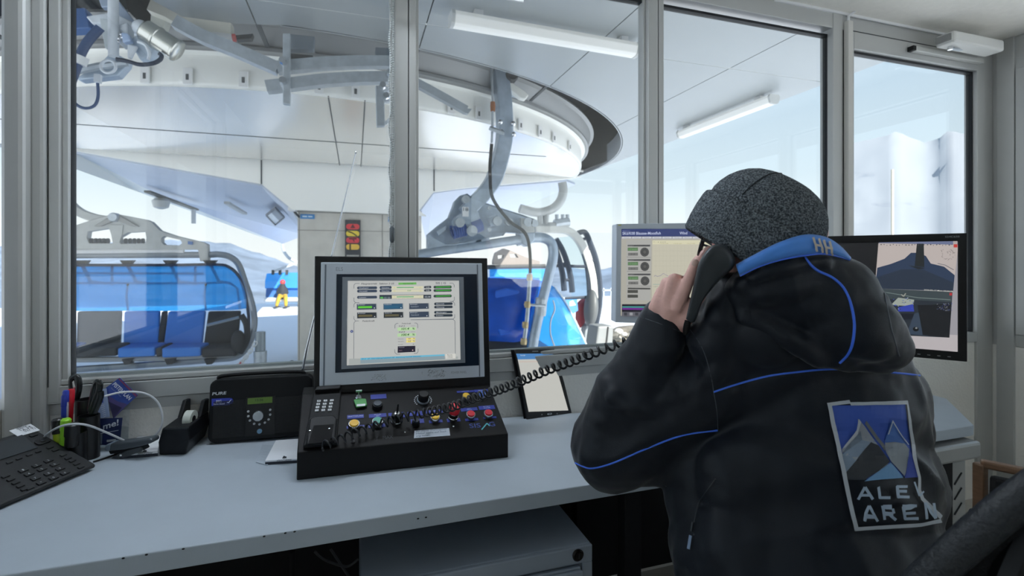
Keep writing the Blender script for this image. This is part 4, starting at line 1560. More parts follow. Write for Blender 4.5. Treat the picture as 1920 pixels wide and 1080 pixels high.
# small dark bollard, fence and gear heap right of the gondola
t = thing('distant_bollard', 'small dark bollard in the snow at the foot of the concrete wall', 'post', onY(547, 684, 10.0))
c = onY(547, 684, 10.0); c.z = GZ
MB().lathe([(.08, -.1), (.08, .22), (.03, .3), (.03, .42), (0, .43)], c, UP, 10).build('post', M_dark, t, smooth=True)
YFc = 22.0
a, b = onY(1126, 640, YFc), onY(1200, 640, YFc)
t = thing('picket_fence', 'thin grey fence of upright bars beyond the gondola cabin', 'fence', a)
z0, z1 = onY(1130, 608, YFc).z, onY(1130, 540, YFc).z
x = onY(1118, 600, YFc).x
while x < b.x + 3:
    MB().box((x - .03, YFc, z0 - .5), (x + .03, YFc + .04, z1)).build('picket', mat('fence_grey', (170, 178, 186), .5), t)
    x += .42
MB().box((onY(1118, 600, YFc).x, YFc, z1 - .15), (b.x + 3, YFc + .04, z1 - .08)).build('rail', mat('fence_grey', (170, 178, 186), .5), t)
YH = 7.6
t = thing('grey_crate', 'pale grey upright crate beside the gondola door', 'crate', onY(1130, 655, YH))
MB().prism([onY(u, v, YH) for u, v in [(1122, 612), (1151, 611), (1148, 668), (1114, 668)]], V((0, .4, 0))).build('box', mat('crate_grey', (128, 132, 134), .5), t, bevel=.03)
MB().prism([onY(u, v, YH - .02) for u, v in [(1140, 613), (1142, 613), (1136, 668), (1134, 668)]], V((0, .02, 0))).build('edge_strip', M_dark, t)
random.seed(5)
for k in range(26):
    u, v = random.uniform(1150, 1215), random.uniform(618, 665)
    p = onY(u, v, 8.2 + random.uniform(0, .8))
    s = random.uniform(.05, .12)
    o = MB().ball(p, V((s, 0, 0)), V((0, s, 0)), V((0, 0, s * .6)), 8, 6).build('rubble_stone', mat(['stone_a', 'stone_b', 'stone_c'][k % 3], [(150, 148, 140), (96, 96, 92), (226, 226, 222)][k % 3], .8), None, smooth=True)
    tag(o, '%s rough stone in the rubble heap below the left computer monitor' % ['pale grey', 'dark grey', 'white'][k % 3], 'stone', '%s stones of the rubble heap' % ['pale grey', 'dark grey', 'white'][k % 3])
hp = MB().ball(onY(1185, 690, 9), V((1.1, 0, 0)), V((0, .7, 0)), V((0, 0, .9)), 20, 10).build('rubble_mound', mat('rubble', (120, 116, 108), .9, 0, .4, 9, .5, 12), None, smooth=True)
tag(hp, 'dark mound of rubble below the left computer monitor', 'mound')
p = onY(1673, 380, 60)
t = thing('piste_pole', 'thin wooden pole standing on the snow slope behind the door', 'pole', (p.x, 60, p.z - 6))
MB().tube([V((p.x, 60, p.z - 14)), onY(1673, 318, 60)], .22, 6).build('pole', mat('pole_wood', (206, 196, 176), .8), t)
# ------------------------------------------------------------------ the desk and what stands on it
DSL = 0.035
DN = V((DSL, 0, 1)).normalized()
DO = V((.45, 0, CAMH - .62))


def onD(u, v, h=0.0):
    return onP(u, v, DO + DN * h, DN)


def dz(x, y=0):
    return DO.z - DSL * (x - .45)


def dpt(x, y, h=0.0):
    return V((x, y, dz(x) + h))


YBK = 1.858
f1, f2 = onD(540, 996), onD(1123, 906)
c1, c2 = onD(1826, 797), onD(1769, 746)


def fr(x):
    return f1.y + (f2.y - f1.y) * (x - f1.x) / (f2.x - f1.x)


TH = .043
c2.x = max(c2.x, c1.x + .15)
top = [dpt(XL + .005, fr(XL)), dpt(c1.x - .02, fr(c1.x - .02)), dpt(c1.x, c1.y), dpt(c2.x, min(c2.y, 1.7)), dpt(c2.x + .02, YBK), dpt(XL + .005, YBK)]
desk = thing('desk', 'long pale grey laminate desk running under the windows', 'desk', (0.4, 1.5, 0))
MB().prism([p - DN * TH for p in top], DN * TH).build('desk_top', M_desk, desk, bevel=.003)
# chips along the front edge, dark specks
random.seed(3)
for (u, v) in ((231, 1044), (274, 1038), (344, 1026), (495, 1004), (535, 997), (552, 996), (785, 963), (802, 968)):
    p = onD(u, v)
    p.y = fr(p.x) - .0005
    MB().ball(p - V((0, 0, .003 if v < 960 or u < 600 else .018)), V((.003, 0, 0)), V((0, .0016, 0)), V((0, 0, .0018)), 8, 5).build('edge_chip', M_matt, desk)
# legs: vented metal leg at the right end, plain ones at the left and in the middle
M_leg = mat('leg_silver', (176, 178, 178), .4, .45)
lx0, lx1 = onY(1783, 880, 1.36).x, onY(1816, 880, 1.36).x
zb = dz(lx0) - .15
lg = MB().box((lx0, 1.37, .03), (lx1, 1.41, zb)).box((lx0 + .06, 1.41, .03), (lx0 + .09, 1.75, zb)).build('leg', M_leg, desk, bevel=.004)
for k in range(11):
    z = zb - .07 - k * .062
    Fl = Frame((lx0, 1.369, z), (1, 0, 0), (0, 0, 1))
    wv = lx1 - lx0
    MB().prism([Fl.at(wv * .3, -.018, 0), Fl.at(wv * .36, -.022, 0), Fl.at(wv * .78, .022, 0), Fl.at(wv * .72, .026, 0)], V((0, -.0015, 0))).build('vent_slot', M_rubber, lg)
MB().box((lx0 - .02, 1.30, 0), (lx1 + .02, 1.80, .035)).build('foot', M_leg, desk, bevel=.006)
bm0 = MB()
bm0.box((1.62, 1.33, zb + .02), (lx1 + .03, 1.62, zb + .09))
bm0.build('cable_channel', M_leg, desk, bevel=.012)
MB().box((1.62, 1.36, zb - .35), (lx0 + .01, 1.38, zb + .02)).build('back_screen', M_matt, desk)
for x in (-.93, .80):
    MB().box((x, 1.35, .03), (x + .06, 1.40, dz(x) - TH)).box((x, 1.70, .03), (x + .06, 1.75, dz(x) - TH)).build('leg', M_matt, desk, bevel=.004)
    MB().box((x - .01, 1.30, 0), (x + .07, 1.80, .03)).build('foot', M_matt, desk, bevel=.005)
MB().box((XL + .02, 1.80, .06), (1.95, 1.82, DZ - .12)).build('shade_panel', M_matt, desk)  # black sheet added for the darkness under the desk
# dangling cables under the desk
for i, pts in enumerate([[(590, 1034), (610, 1050), (650, 1062), (672, 1048)], [(620, 1030), (640, 1060), (660, 1090)], [(548, 1034), (548, 1090)]]):
    MB().tube(spline([onY(u, v, 1.62) for u, v in pts]), .004 if i < 2 else .009, 6).build('desk_cable', mat('cable_grey', (60, 62, 64), .6) if i < 2 else M_matt, desk, smooth=True)

# drawer pedestal
pz = CAMH - .78
px1 = onZ(1111, 1021, pz)
px0 = onZ(676, 1082, pz)
py = px1.y
t = thing('drawer_cabinet', 'pale metal drawer pedestal with a round lock under the desk', 'cabinet', ((px0.x + px1.x) / 2, py + .28, 0))
M_ped = mat('pedestal_grey', (150, 160, 172), .45, .15, .03, 4)
x0, x1 = px0.x, px1.x
MB().box((x0, py + .012, .06), (x1, py + .6, pz)).build('body', M_ped, t, bevel=.004)
MB().box((x0, py, pz - .045), (x1, py + .012, pz)).build('top_lip', M_ped, t, bevel=.003)
for xa_, xb_ in ((x0, x0 + .02), (x1 - .03, x1)):
    MB().box((xa_, py, .06), (xb_, py + .012, pz - .045)).build('side_lip', M_ped, t, bevel=.003)
zt = pz - .052
for hgt in (.115, .115, .2):
    d = MB().box((x0 + .024, py - .004, zt - hgt), (x1 - .036, py + .012, zt)).build('drawer', M_ped, t, bevel=.004)
    MB().box((x0 + .024, py - .016, zt - .022), (x1 - .036, py - .004, zt - .004)).build('grip_rail', M_ped, d, bevel=.004)
    zt -= hgt + .006
lk = onY(1083, 1040, py)
MB().lathe([(.0155, -.002), (.0165, .004), (.013, .007), (.011, .0065), (.011, .009), (0, .009)], lk, V((0, -1, 0)), 20).build('lock', mat('lock_dark', (52, 48, 46), .25, .9), t, smooth=True)
MB().box(lk + V((-.0015, -.0105, -.006)), lk + V((.0015, -.008, .006))).build('keyhole', M_black, t)
for sx in (x0 + .05, x1 - .05):
    MB().lathe([(.03, -.01), (.03, .01)], (sx, py + .1, .03), V((1, 0, 0)), 14).box((sx - .015, py + .08, .03), (sx + .015, py + .12, .065)).build('caster', M_black, t)
    MB().lathe([(.03, -.01), (.03, .01)], (sx, py + .5, .03), V((1, 0, 0)), 14).box((sx - .015, py + .48, .03), (sx + .015, py + .52, .065)).build('caster', M_black, t)

# ------------------------------------------------------------------ control console
q0, q1 = onD(556, 901), onD(953, 858)
con = thing('control_console', 'black lift control console with coloured push buttons and a built-in screen', 'console', (q0 + q1) / 2)
cx = (q1 - q0).normalized()
cyv = V((-cx.y, cx.x, 0)).normalized()
Wc = (q1 - q0).length
hF = V((0, 0, 1))
tf0 = onP(557, 849, q0, cyv)
tf1 = onP(953, 813, q0, cyv)
q0n = V((tf0.x, tf0.y, q0.z))
dep = .205
bk0, bk1 = tf0 + cyv * dep + UP * .105, tf1 + cyv * dep + UP * .105
full = .30
prof0 = [q0 + cyv * 0, tf0, bk0, bk0 + cyv * (full - dep) + UP * 0, q0 + cyv * full]
bd = MB()
n = 5
prof1 = [q1, tf1, bk1, bk1 + cyv * (full - dep), q1 + cyv * full]
bd.add(prof0 + prof1, [(4, 3, 2, 1, 0), (5, 6, 7, 8, 9)] + [(i, (i + 1) % 5, 5 + (i + 1) % 5, 5 + i) for i in range(5)])
bd.build('housing', mat('console_black', (15, 14, 15), .55, 0, 0, 1, .04, 500, spec=.25), con, bevel=.003)
FP = Frame(tf0, tf1 - tf0, bk0 - tf0)
M_lbl = mat('label_blue', (34, 52, 150), .5)


def button(u, v, col, r=.0125, h=.010, name='push_button', collar=True):
    a, b = FP.px(u, v, .014)
    O = FP.at(a, b, 0)
    rn = MB()
    rn.lathe([(r * 1.18, 0), (r * 1.18, .012), (r * 1.08, .0145), (r * .95, .0145), (r * .95, .010)], O, FP.N, 24)
    bz = rn.build('button_bezel', M_chrome if collar else M_black, con, smooth=True)
    MB().lathe([(r * .93, .008), (r * .93, .0165), (r * .86, .018), (0, .0185)], O, FP.N, 24).build(name, mat('button_%d_%d_%d' % col, col, .4), bz, smooth=True)


def label_plate(u0, v0, u1, v1, lines=(), name='label_plate'):
    a0, b0 = FP.px(u0, v1)
    a1, b1 = FP.px(u1, v0)
    o = MB().prism([FP.at(a0, b0), FP.at(a1, b0), FP.at(a1, b1), FP.at(a0, b1)], FP.N * .0012).build(name, M_lbl, con)
    if lines:
        p = Print(FP, .0014)
        hh = (b1 - b0) / (len(lines) + .6)
        for i, s in enumerate(lines):
            w = min((a1 - a0) * .9, hh * .5 * len(s))
            p.text(s, a0 + (a1 - a0 - w) / 2, b1 - hh * (i + 1) + hh * .1, hh * .5, (196, 206, 230), w)
        p.build('lettering', M_print, o)


for (u0, v0, u1, v1, ln) in ((651, 777, 682, 786, ('QUITTIERUNG',)), (692, 775, 724, 784, ('BETRIEB', 'EIN')), (729, 773, 758, 785, ()), (765, 771, 792, 781, ()), (799, 768, 829, 776, ('BREMSE',)),
                             (865, 764, 894, 772, ('HALT', 'ANLAGE')), (899, 760, 926, 769, ('NOTHALT', 'ANTRIEB')), (857, 732, 888, 737, ('LAMPENTEST',)), (890, 730, 914, 736, ('RESET',)), (695, 739, 724, 749, ()),
                             (650, 797, 683, 804, ()), (691, 794, 722, 803, ()), (771, 785, 794, 795, ()), (805, 787, 829, 794, ()), (839, 784, 862, 792, ()), (873, 784, 896, 790, ()), (907, 781, 930, 786, ())):
    label_plate(u0, v0, u1, v1, ln)
button(664, 794, (232, 180, 36), .0145)
button(708, 789, (70, 160, 140), .0145)
button(816, 781, (235, 190, 30), .0135)
button(883, 776, (206, 36, 52), .0135)
button(916, 774, (206, 36, 56), .0135)
button(874, 742, (226, 182, 50), .0125)
button(904, 739, (62, 104, 200), .0125)
button(708, 757, (38, 48, 62), .0135, collar=False)
button(780, 789, (40, 50, 70), .010, collar=False)
# emergency stop
a, b = FP.px(849, 786)
O = FP.at(a, b)
eb = MB().lathe([(.0165, 0), (.0165, .012), (.014, .0145), (.0125, .03)], O, FP.N, 24).build('stop_base', M_chrome, con, smooth=True)
MB().lathe([(.0150, .012), (.0150, .024), (.011, .026)], O, FP.N, 24).build('stop_collar', M_black, eb, smooth=True)
MB().lathe([(.010, .026), (.0165, .030), (.0175, .036), (.0175, .052), (.0155, .057), (0, .0585)], O, FP.N, 24).build('emergency_stop', mat('stop_red', (208, 36, 50), .35), eb, smooth=True)
# rotary knob with its scale
a, b = FP.px(793, 751)
O = FP.at(a, b)
kb = MB().lathe([(.0205, 0), (.0205, .004), (.019, .006)], O, FP.N, 28).build('knob_base', mat('knob_ring', (150, 160, 170), .3, .8), con, smooth=True)
MB().lathe([(.0165, .004), (.0175, .008), (.0165, .026), (.014, .029), (0, .029)], O, FP.N, 28).build('rotary_knob', M_black, kb, smooth=True)
p = Print(FP, .0006)
for k in range(17):
    an = math.radians(215 - k * 250 / 16 + 180 * 0)
    ca, sa = math.cos(an + PI * 0), math.sin(an)
    p.poly([(a + ca * .027 + x, b + sa * .027 * 1.0 + y) for x, y in ((-.002, -.0016), (.002, -.0016), (.002, .0016), (-.002, .0016))], (200, 204, 210))
p.build('scale_marks', M_print, con)
# joystick
a, b = FP.px(743, 789)
O = FP.at(a, b)
jb = MB().lathe([(.0185, 0), (.0185, .004), (.017, .006)], O, FP.N, 24).build('joystick_ring', M_chrome, con, smooth=True)
MB().lathe([(.0165, .004), (.0165, .020), (.0155, .023), (.0155, .027), (.010, .030)], O, FP.N, 24).build('joystick_collar', M_black, jb, smooth=True)
MB().lathe([(.008, .029), (.0075, .032), (.004, .033)], O, FP.N, 16).build('joystick_washer', M_chrome, jb, smooth=True)
MB().lathe([(.0033, .030), (.0030, .052), (.0022, .066), (0, .067)], O, FP.N, 12).build('joystick_lever', M_matt, jb, smooth=True)
# key switch with key and green tag
a, b = FP.px(672, 747)
O = FP.at(a, b)
ks = MB().lathe([(.010, 0), (.010, .006), (.008, .008), (0, .008)], O, FP.N, 18).build('key_switch', M_chrome, con, smooth=True)
MB().obox(O + FP.N * .018, FP.X * .0012, FP.Y * .003, FP.N * .012).obox(O + FP.N * .030, FP.X * .009, FP.Y * .0012, FP.N * .0035).build('key', mat('key_steel', (200, 205, 210), .3, .9), ks)
tg = MB()
tg.prism([FP.P(663, 752, .004), FP.P(671, 749, .004), FP.P(686, 750, .004), FP.P(688, 762, .004), FP.P(668, 766, .004)], FP.N * .006)
tg = tg.build('key_tag', mat('tag_green', (72, 152, 78), .45), con, bevel=.0015)
MB().prism([FP.P(669, 758, .0102), FP.P(685, 757, .0102), FP.P(685, 761, .0102), FP.P(669, 762, .0102)], FP.N * .0004).build('tag_window', M_paper, tg)
# sticker and maker's lettering
p = Print(FP, .0008)
p.ppoly([(776, 822), (844, 817), (842, 803), (777, 808)], (188, 196, 206))
for i, (v0, v1) in enumerate(((810.5, 805.8), (815, 810.5), (819.5, 815))):
    p.ptext(['Bei offener Wartungstuer', 'Hebel steht auf Stell-', 'ung halten'][i], 780, v0, 838 if i < 2 else 806, v1 if i < 2 else v0 - 2, 3, (110, 122, 140), .01, .25)
p.build('note_sticker', M_print, con)
p = Print(FP, .0008)
p.ptext('SIS', 881, 803, 902, 801.5, 8, (58, 76, 150), .01)
p.pline([(903, 806), (913, 794), (918, 799)], 2.2, (96, 190, 196))
p.ptext('G', 918, 800, 929, 799, 8, (58, 76, 150), .01)
p.build('maker_lettering', M_print, con)
p = Print(FP, .0008)
p.ptext('I', 706, 826, 707, 826, 7, (70, 74, 80))
p.ptext('MAX', 718, 824, 737, 822, 6, (70, 74, 80))
p.build('scale_lettering', M_print, con)
for u, v in ((663, 826), (759, 811), (850, 800), (662, 826)):
    MB().lathe([(.003, 0), (.003, .002), (0, .003)], FP.P(u, v), FP.N, 8).build('screw', M_chrome, con)
MB().lathe([(.007, 0), (.007, .002), (.004, .003), (0, .003)], FP.P(662, 828), FP.N, 14).build('jack_socket', mat('jack', (60, 60, 62), .3, .8), con)

# built-in telephone cradle with keypad at the left of the console
u_ = lambda u, v, h: FP.P(u, v, h)
cr_ = MB()
base = [(568, 842), (631, 836), (640, 735), (643, 728), (590, 730)]
cr_.prism([u_(a, b, 0) for a, b in base], FP.N * .012)
cra = cr_.build('telephone_cradle', mat('cradle_black', (17, 18, 20), .6, spec=.3), con, bevel=.004)
MB().prism([u_(590, 738, .012), u_(637, 734, .012), u_(640, 727, .012), u_(594, 730, .012)], FP.N * .014).build('cradle_rest', M_black, cra, bevel=.003)
MB().prism([u_(573, 838, .012), u_(627, 833, .012), u_(632, 789, .012), u_(626, 782, .012), u_(590, 784, .012), u_(580, 790, .012)], FP.N * .010).build('cradle_cup', mat('cup_black', (17, 18, 20), .5, spec=.3), cra, bevel=.005)
MB().prism([u_(578, 832, .0225), u_(621, 828, .0225), u_(626, 795, .0225), u_(588, 798, .0225)], FP.N * -.0035).build('cradle_pad', mat('pad_black', (12, 12, 14), .7, spec=.2), cra)
kp = mat('keypad_key', (206, 208, 210), .5)
Fk = FP
for r in range(4):
    for c in range(3):
        u = 598 + (610 - 598) * c + (-3.9 + 0 * c) * 0 - r * 1.35 + c * .1
        v = 752.5 - c * .6 + r * 5.9
        a, b = FP.px(u, v, .013)
        ky = fbox(MB(), FP, a, b, .0105, .0078, .0035, .012).build('key', kp, cra, bevel=.0008)
        pp = Print(FP, .0157)
        pp.text('123456789*0#'[r * 3 + c], a - .0012, b - .002, .0045, (50, 52, 58), .0026)
        pp.build('digit', M_print, ky)
for u, v in ((581, 819), (617, 815)):
    MB().lathe([(.0025, .012), (.0025, .0245), (0, .025)], FP.P(u, v), FP.N, 8).build('contact_pin', M_chrome, cra, smooth=True)

# the built-in screen
yb = FP.at(0, dep - .004, 0)
Fm = Frame(bk0 + cyv * .0, cx, UP - cyv * -.06)
m0, m1 = Fm.px(588, 747), Fm.px(920, 735)
mt0, mt1 = Fm.px(590, 480), Fm.px(914, 484)
back = [Fm.at(*m0), Fm.at(*m1), Fm.at(*mt1), Fm.at(*mt0)]
MB().prism(back, Fm.N * -.07).build('screen_housing', mat('screen_black', (16, 16, 18), .4), con, bevel=.003)
pan = MB()
pan.prism([Fm.P(u, v) for u, v in ((599, 724), (908, 706), (903, 494), (602, 492))], Fm.N * .006)
pan = pan.build('screen_panel', mat('panel_aluminium', (206, 214, 224), .5, .1), con, bevel=.002)
MB().prism([Fm.P(u, v, .006) for u, v in ((605.5, 723), (608.5, 722.8), (612, 496), (609, 496))], Fm.N * .0006).build('panel_groove', mat('groove_grey', (112, 122, 134), .5), pan)
MB().prism([Fm.P(u, v, .006) for u, v in ((898.5, 706), (900.5, 706), (896, 496), (894, 496))], Fm.N * .0006).build('panel_groove', mat('groove_grey', (112, 122, 134), .5), pan)
MB().prism([Fm.P(u, v, .006) for u, v in ((628.5, 699), (898, 685), (894, 514), (631, 514))], Fm.N * .0012).build('screen_glass', mat('screen_navy', (26, 40, 56), .25), pan)
MB().plate([[Fm.P(u, v, .0072) for u, v in ((640, 692), (872, 680), (869, 519.5), (642, 519.5))], [Fm.P(u, v, .0072) for u, v in ((650, 685), (863.5, 674), (860.5, 526), (652, 526))]], Fm.N * .0025).build('screen_bezel', mat('bezel_silver', (150, 158, 168), .4, .5), pan)
sp = Print(Fm, .0074, .00006)
GX = lambda x: 580 + x / 4.0
GY = lambda y: 470 + y / 4.0


def g(*pts):
    return [(GX(x), GY(y)) for x, y in pts]


sp.ppoly(g((280, 862), (1134, 818), (1122, 224), (286, 226)), (176, 178, 176))
sp.ppoly(g((290, 852), (1126, 812), (1116, 234), (294, 234)), (182, 184, 182))
dk, gy = (54, 66, 84), (70, 82, 98)
for pts in ([(376, 246), (345, 246), (334, 258), (334, 284)], [(334, 352), (334, 378), (346, 390), (374, 390), (346, 390), (334, 402), (334, 424)], [(334, 490), (334, 512), (346, 526), (372, 526), (346, 526), (334, 540), (332, 846)], [(1048, 244), (1072, 244), (1082, 256), (1083, 276)], [(1083, 346), (1084, 370), (1072, 380), (1050, 380), (1074, 382), (1085, 394), (1086, 412)],
            [(1086, 476), (1087, 500), (1074, 512), (758, 518), (1074, 514), (1088, 526), (1092, 812)], [(640, 582), (640, 556), (652, 544), (664, 544)], [(786, 542), (800, 542), (810, 552), (811, 580)], [(638, 738), (640, 762), (652, 774), (678, 774)], [(782, 768), (802, 768), (812, 758), (813, 732)]):
    sp.pline(g(*pts), .7, dk)
sp.ptext('Hauptantrieb:  Sektion 2 US', GX(388), GY(254), GX(632), GY(253), 3.2, (50, 60, 66), .012, .2)
sp.ppoly(g((666, 256), (800, 254), (800, 238), (666, 240)), (108, 176, 92))
sp.ptext('Fahrbetrieb', GX(700), GY(252), GX(776), GY(251), 2.2, (60, 100, 60), .01, .2)
sp.ptext('SIS | G', GX(944), GY(251), GX(1020), GY(250), 3.6, (54, 64, 78), .01)


def pill(x0, y0, x1, y1, col, txt=None):
    sp.ppoly(g((x0 + 6, y1), (x1 - 6, y1 - 2), (x1, (y0 + y1) / 2 - 1), (x1 - 6, y0 - 2), (x0 + 6, y0), (x0, (y0 + y1) / 2)), col)
    if txt:
        sp.ptext(txt, GX(x0 + 16), GY(y1 - 5), GX(x0 + 16 + len(txt) * 8.5), GY(y1 - 6), 2.2, (176, 182, 190), .008, .15)


for y, s in ((270, 'Drehzahl'), (294, 'Vorwahl'), (340, 'Lasten')):
    pill(356, y, 508, y + 20, dk, s)
for y in (267, 291):
    pill(524, y, 616, y + 21, dk, 'Geschw.')
    sp.ppoly(g((616, y + 20), (852, y + 18), (852, y - 1), (616, y + 1)), (206, 204, 178))
    pill(856, y - 1, 912, y + 16, (40, 48, 58), None)
    sp.ptext('0.00', GX(870), GY(y + 13), GX(898), GY(y + 12), 2.4, (170, 176, 180), .01)
sp.ppoly(g((524, 362), (910, 358), (910, 330), (524, 332)), (44, 54, 66))
sp.ppoly(g((616, 360), (852, 357), (852, 333), (616, 335)), (206, 204, 178))
for i, c3 in enumerate(((88, 170, 90), (90, 112, 112), (100, 110, 118))):
    sp.ppoly(g((530 + i * 27, 360), (552 + i * 27, 360), (552 + i * 27, 346), (530 + i * 27, 346)), c3)
sp.ptext('02.08', GX(862), GY(352), GX(904), GY(351), 2.8, (180, 186, 190), .01)
for y, x0, x1 in ((276, 652, 780), (346, 652, 780)):
    sp.ppoly(g((x0, y + 4), (x1, y + 3), (x1, y - 4), (x0, y - 3)), (92, 164, 120))
sp.ptext('0.00', GX(732), GY(304), GX(758), GY(303), 2.2, (80, 150, 100), .01, .2)
for x in (626, 820):
    for y in (282, 306, 350):
        sp.ptext('-0-', GX(x), GY(y), GX(x + 20), GY(y), 2.0, (196, 190, 120), .01)
for y in (264, 289, 331):
    pill(926, y, 1064, y + 20, (50, 62, 64))
    sp.ppoly(g((944, y + 14), (1054, y + 11), (1054, y + 4), (944, y + 6)), (66, 160, 62))
for x0, y0, c3, bar in ((354, 396, dk, (92, 190, 60)), (552, 394, (44, 84, 112), (44, 92, 122)), (744, 392, dk, None), (356, 460, (40, 46, 52), (96, 90, 62)), (554, 457, (40, 46, 52), (92, 88, 66)), (745, 454, dk, None)):
    sp.ppoly(g((x0, y0 + 48), (x0 + 152, y0 + 44), (x0 + 150, y0), (x0, y0 + 2)), (150, 154, 154))
    sp.ppoly(g((x0 + 2, y0 + 46), (x0 + 146, y0 + 42), (x0 + 144, y0 + 2), (x0 + 2, y0 + 4)), c3)
    sp.ptext('Bremse' if x0 < 400 else 'Handbetrieb' if x0 < 600 else 'Meldungen', GX(x0 + 8), GY(y0 + 13), GX(x0 + 62), GY(y0 + 12), 2.0, (170, 178, 186), .008)
    if bar:
        sp.ppoly(g((x0 + 10, y0 + 36), (x0 + 114, y0 + 34), (x0 + 114, y0 + 18), (x0 + 10, y0 + 20)), bar)
    else:
        sp.ptext('Standard', GX(x0 + 14), GY(y0 + 32), GX(x0 + 70), GY(y0 + 31), 2.4, (150, 160, 168), .005)
    cxp, cyp = Fm.px(GX(x0 + 132), GY(y0 + 33))
    sp.disc(cxp, cyp, .0016, (220, 224, 226), 8)
for y, s in ((389, 'Betrieb'), (413, 'Wartung'), (452, 'Meldungen'), (476, 'Listen')):
    pill(930, y, 1070, y + 19, (46, 56, 66), s)
sp.ptext('Federkraft', GX(396), GY(532), GX(486), GY(530), 3.0, (60, 64, 66), .01, .2)
sp.ptext('Federkraft', GX(690), GY(549), GX(757), GY(548), 2.4, (84, 88, 88), .008, .15)
for y, tt in ((568, 'Kraft A'), (612, 'Kraft B')):
    sp.ptext(tt, GX(668), GY(y), GX(712), GY(y - 1), 2.4, (60, 64, 66), .01, .2)
    sp.ptext('0000', GX(758), GY(y - 1), GX(788), GY(y - 2), 2.0, (150, 152, 150), .005)
for y, tt in ((594, '101.4'), (638, '100.4')):
    sp.ppoly(g((658, y + 5), (796, y), (795, y - 22), (658, y - 18)), (176, 210, 160))
    sp.ptext(tt, GX(686), GY(y - 2), GX(742), GY(y - 4), 3.8, (30, 56, 40), .02, .2)
    sp.ptext('%', GX(768), GY(y - 5), GX(786), GY(y - 6), 3.2, (40, 70, 50), .02)
for y, tt in ((662, '0.0'), (681, '0.4')):
    sp.ppoly(g((722, y + 6), (790, y + 2), (789, y - 12), (722, y - 9)), (226, 212, 130))
    sp.ptext(tt, GX(738), GY(y), GX(756), GY(y - 1), 2.4, (90, 80, 40), .015)
    sp.ptext('%', GX(774), GY(y - 2), GX(786), GY(y - 3), 2.2, (90, 80, 40), .01)
    sp.ptext('Abweich.', GX(660), GY(y + 1), GX(706), GY(y), 1.9, (120, 122, 118), .005)
sp.ptext('Anzahl', GX(662), GY(704), GX(698), GY(703), 1.9, (120, 122, 118), .005)
sp.ptext('0', GX(772), GY(703), GX(780), GY(703), 2.2, (70, 84, 74), .01)
sp.ppoly(g((658, 762), (790, 755), (790, 710), (660, 714)), (34, 32, 48))
sp.ptext('Protokoll', GX(668), GY(725), GX(708), GY(724), 1.9, (150, 150, 164), .005)
sp.ptext('Start', GX(668), GY(749), GX(692), GY(748), 2.2, (150, 120, 130), .005)
cxp, cyp = Fm.px(GX(770), GY(743)); sp.disc(cxp, cyp, .0018, (220, 190, 190), 8)
cxp, cyp = Fm.px(GX(317), GY(603)); sp.disc(cxp, cyp, .0043, (38, 56, 120), 16); sp.disc(cxp, cyp, .0012, (220, 226, 236), 8)
sp.ppoly(g((296, 850), (1108, 808), (1108, 790), (296, 806)), (160, 166, 164))
sp.ppoly(g((382, 842), (1008, 810), (1008, 774), (382, 800)), (134, 152, 160))
sp.ppoly(g((382, 816), (1008, 784), (1008, 773), (382, 801)), (104, 178, 206))
sp.ptext('07:14   US  Ueberwachung Federkraft UEF  Abweichung innerhalb Grenzwert', GX(390), GY(813), GX(830), GY(791), 2.1, (36, 84, 118), .01, .15)
sp.ppoly(g((1014, 808), (1090, 804), (1089, 768), (1014, 772)), (206, 206, 200))
for y in (780, 790, 800):
    sp.ptext('Bereit' if y == 780 else '17.02.20', GX(1028), GY(y + 1), GX(1066), GY(y), 1.8, (90, 94, 94), .008)
scr = sp.build('screen_image', M_screen, pan)
pp = Print(Fm, .0064)
pp.ptext('ELS', 630, 508, 643, 508, 7, (142, 152, 164), .0)
pp.ptext('POWER PANEL', 845, 700.5, 874, 699, 4.5, (136, 146, 158), 0)
pp.ptext('T', 789, 701, 792, 701, 4, (150, 158, 168))
pp.build('panel_lettering', M_print, pan)
pp = Print(Fm, .0064)
random.seed(11)
for (u0, v0, u1, v1, nn) in ((695, 702, 722, 714, 70), (801, 693, 834, 707, 150)):
    for k in range(nn):
        u, v = random.uniform(u0, u1), random.uniform(v0, v1)
        l = random.uniform(1, 3.2)
        pp.h -= pp.step
        pp.pline([(u, v), (u + l, v - l * random.uniform(.2, .7))], .5, random.choice([(96, 104, 114), (126, 134, 144), (206, 212, 218)]))
pp.build('worn_sticker', M_print, pan)
MB().ball(Fm.P(697, 487), Fm.X * .001, Fm.Y * .001, Fm.N * .001, 6, 4).build('status_dot', M_chrome, con)

# ------------------------------------------------------------------ desk telephone, left
pB = onD(180, 881)
wv = V((.424, .906, 0)).normalized()
bv = V((-.906, .424, 0)).normalized()
pC = pB - wv * .30
pC.z = pB.z = dz(-.75)
tel = thing('desk_telephone', 'dark grey desk telephone with black keys at the left end of the desk', 'telephone', pB.lerp(pC, .5))
M_tel = mat('phone_grey', (34, 36, 38), .6, 0, 0, 1, .05, 400)
up_f, up_b = .014, .105
L, Dp = .30, .20
fr0, fr1 = pC + UP * up_f, pB + UP * up_f
ba0, ba1 = pC + bv * Dp + UP * up_b, pB + bv * Dp + UP * up_b
Ft = Frame(fr0, fr1 - fr0, ba0 - fr0)
m = MB()
lo = .004
m.add([pC + UP * lo, pB + UP * lo, pB + bv * Dp + UP * (up_b - .03), pC + bv * Dp + UP * (up_b - .03), fr0, fr1, ba1, ba0], [(0, 1, 2, 3), (4, 7, 6, 5), (0, 4, 5, 1), (1, 5, 6, 2), (2, 6, 7, 3), (3, 7, 4, 0)])
m.build('body', M_tel, tel, bevel=.006)
m = MB()
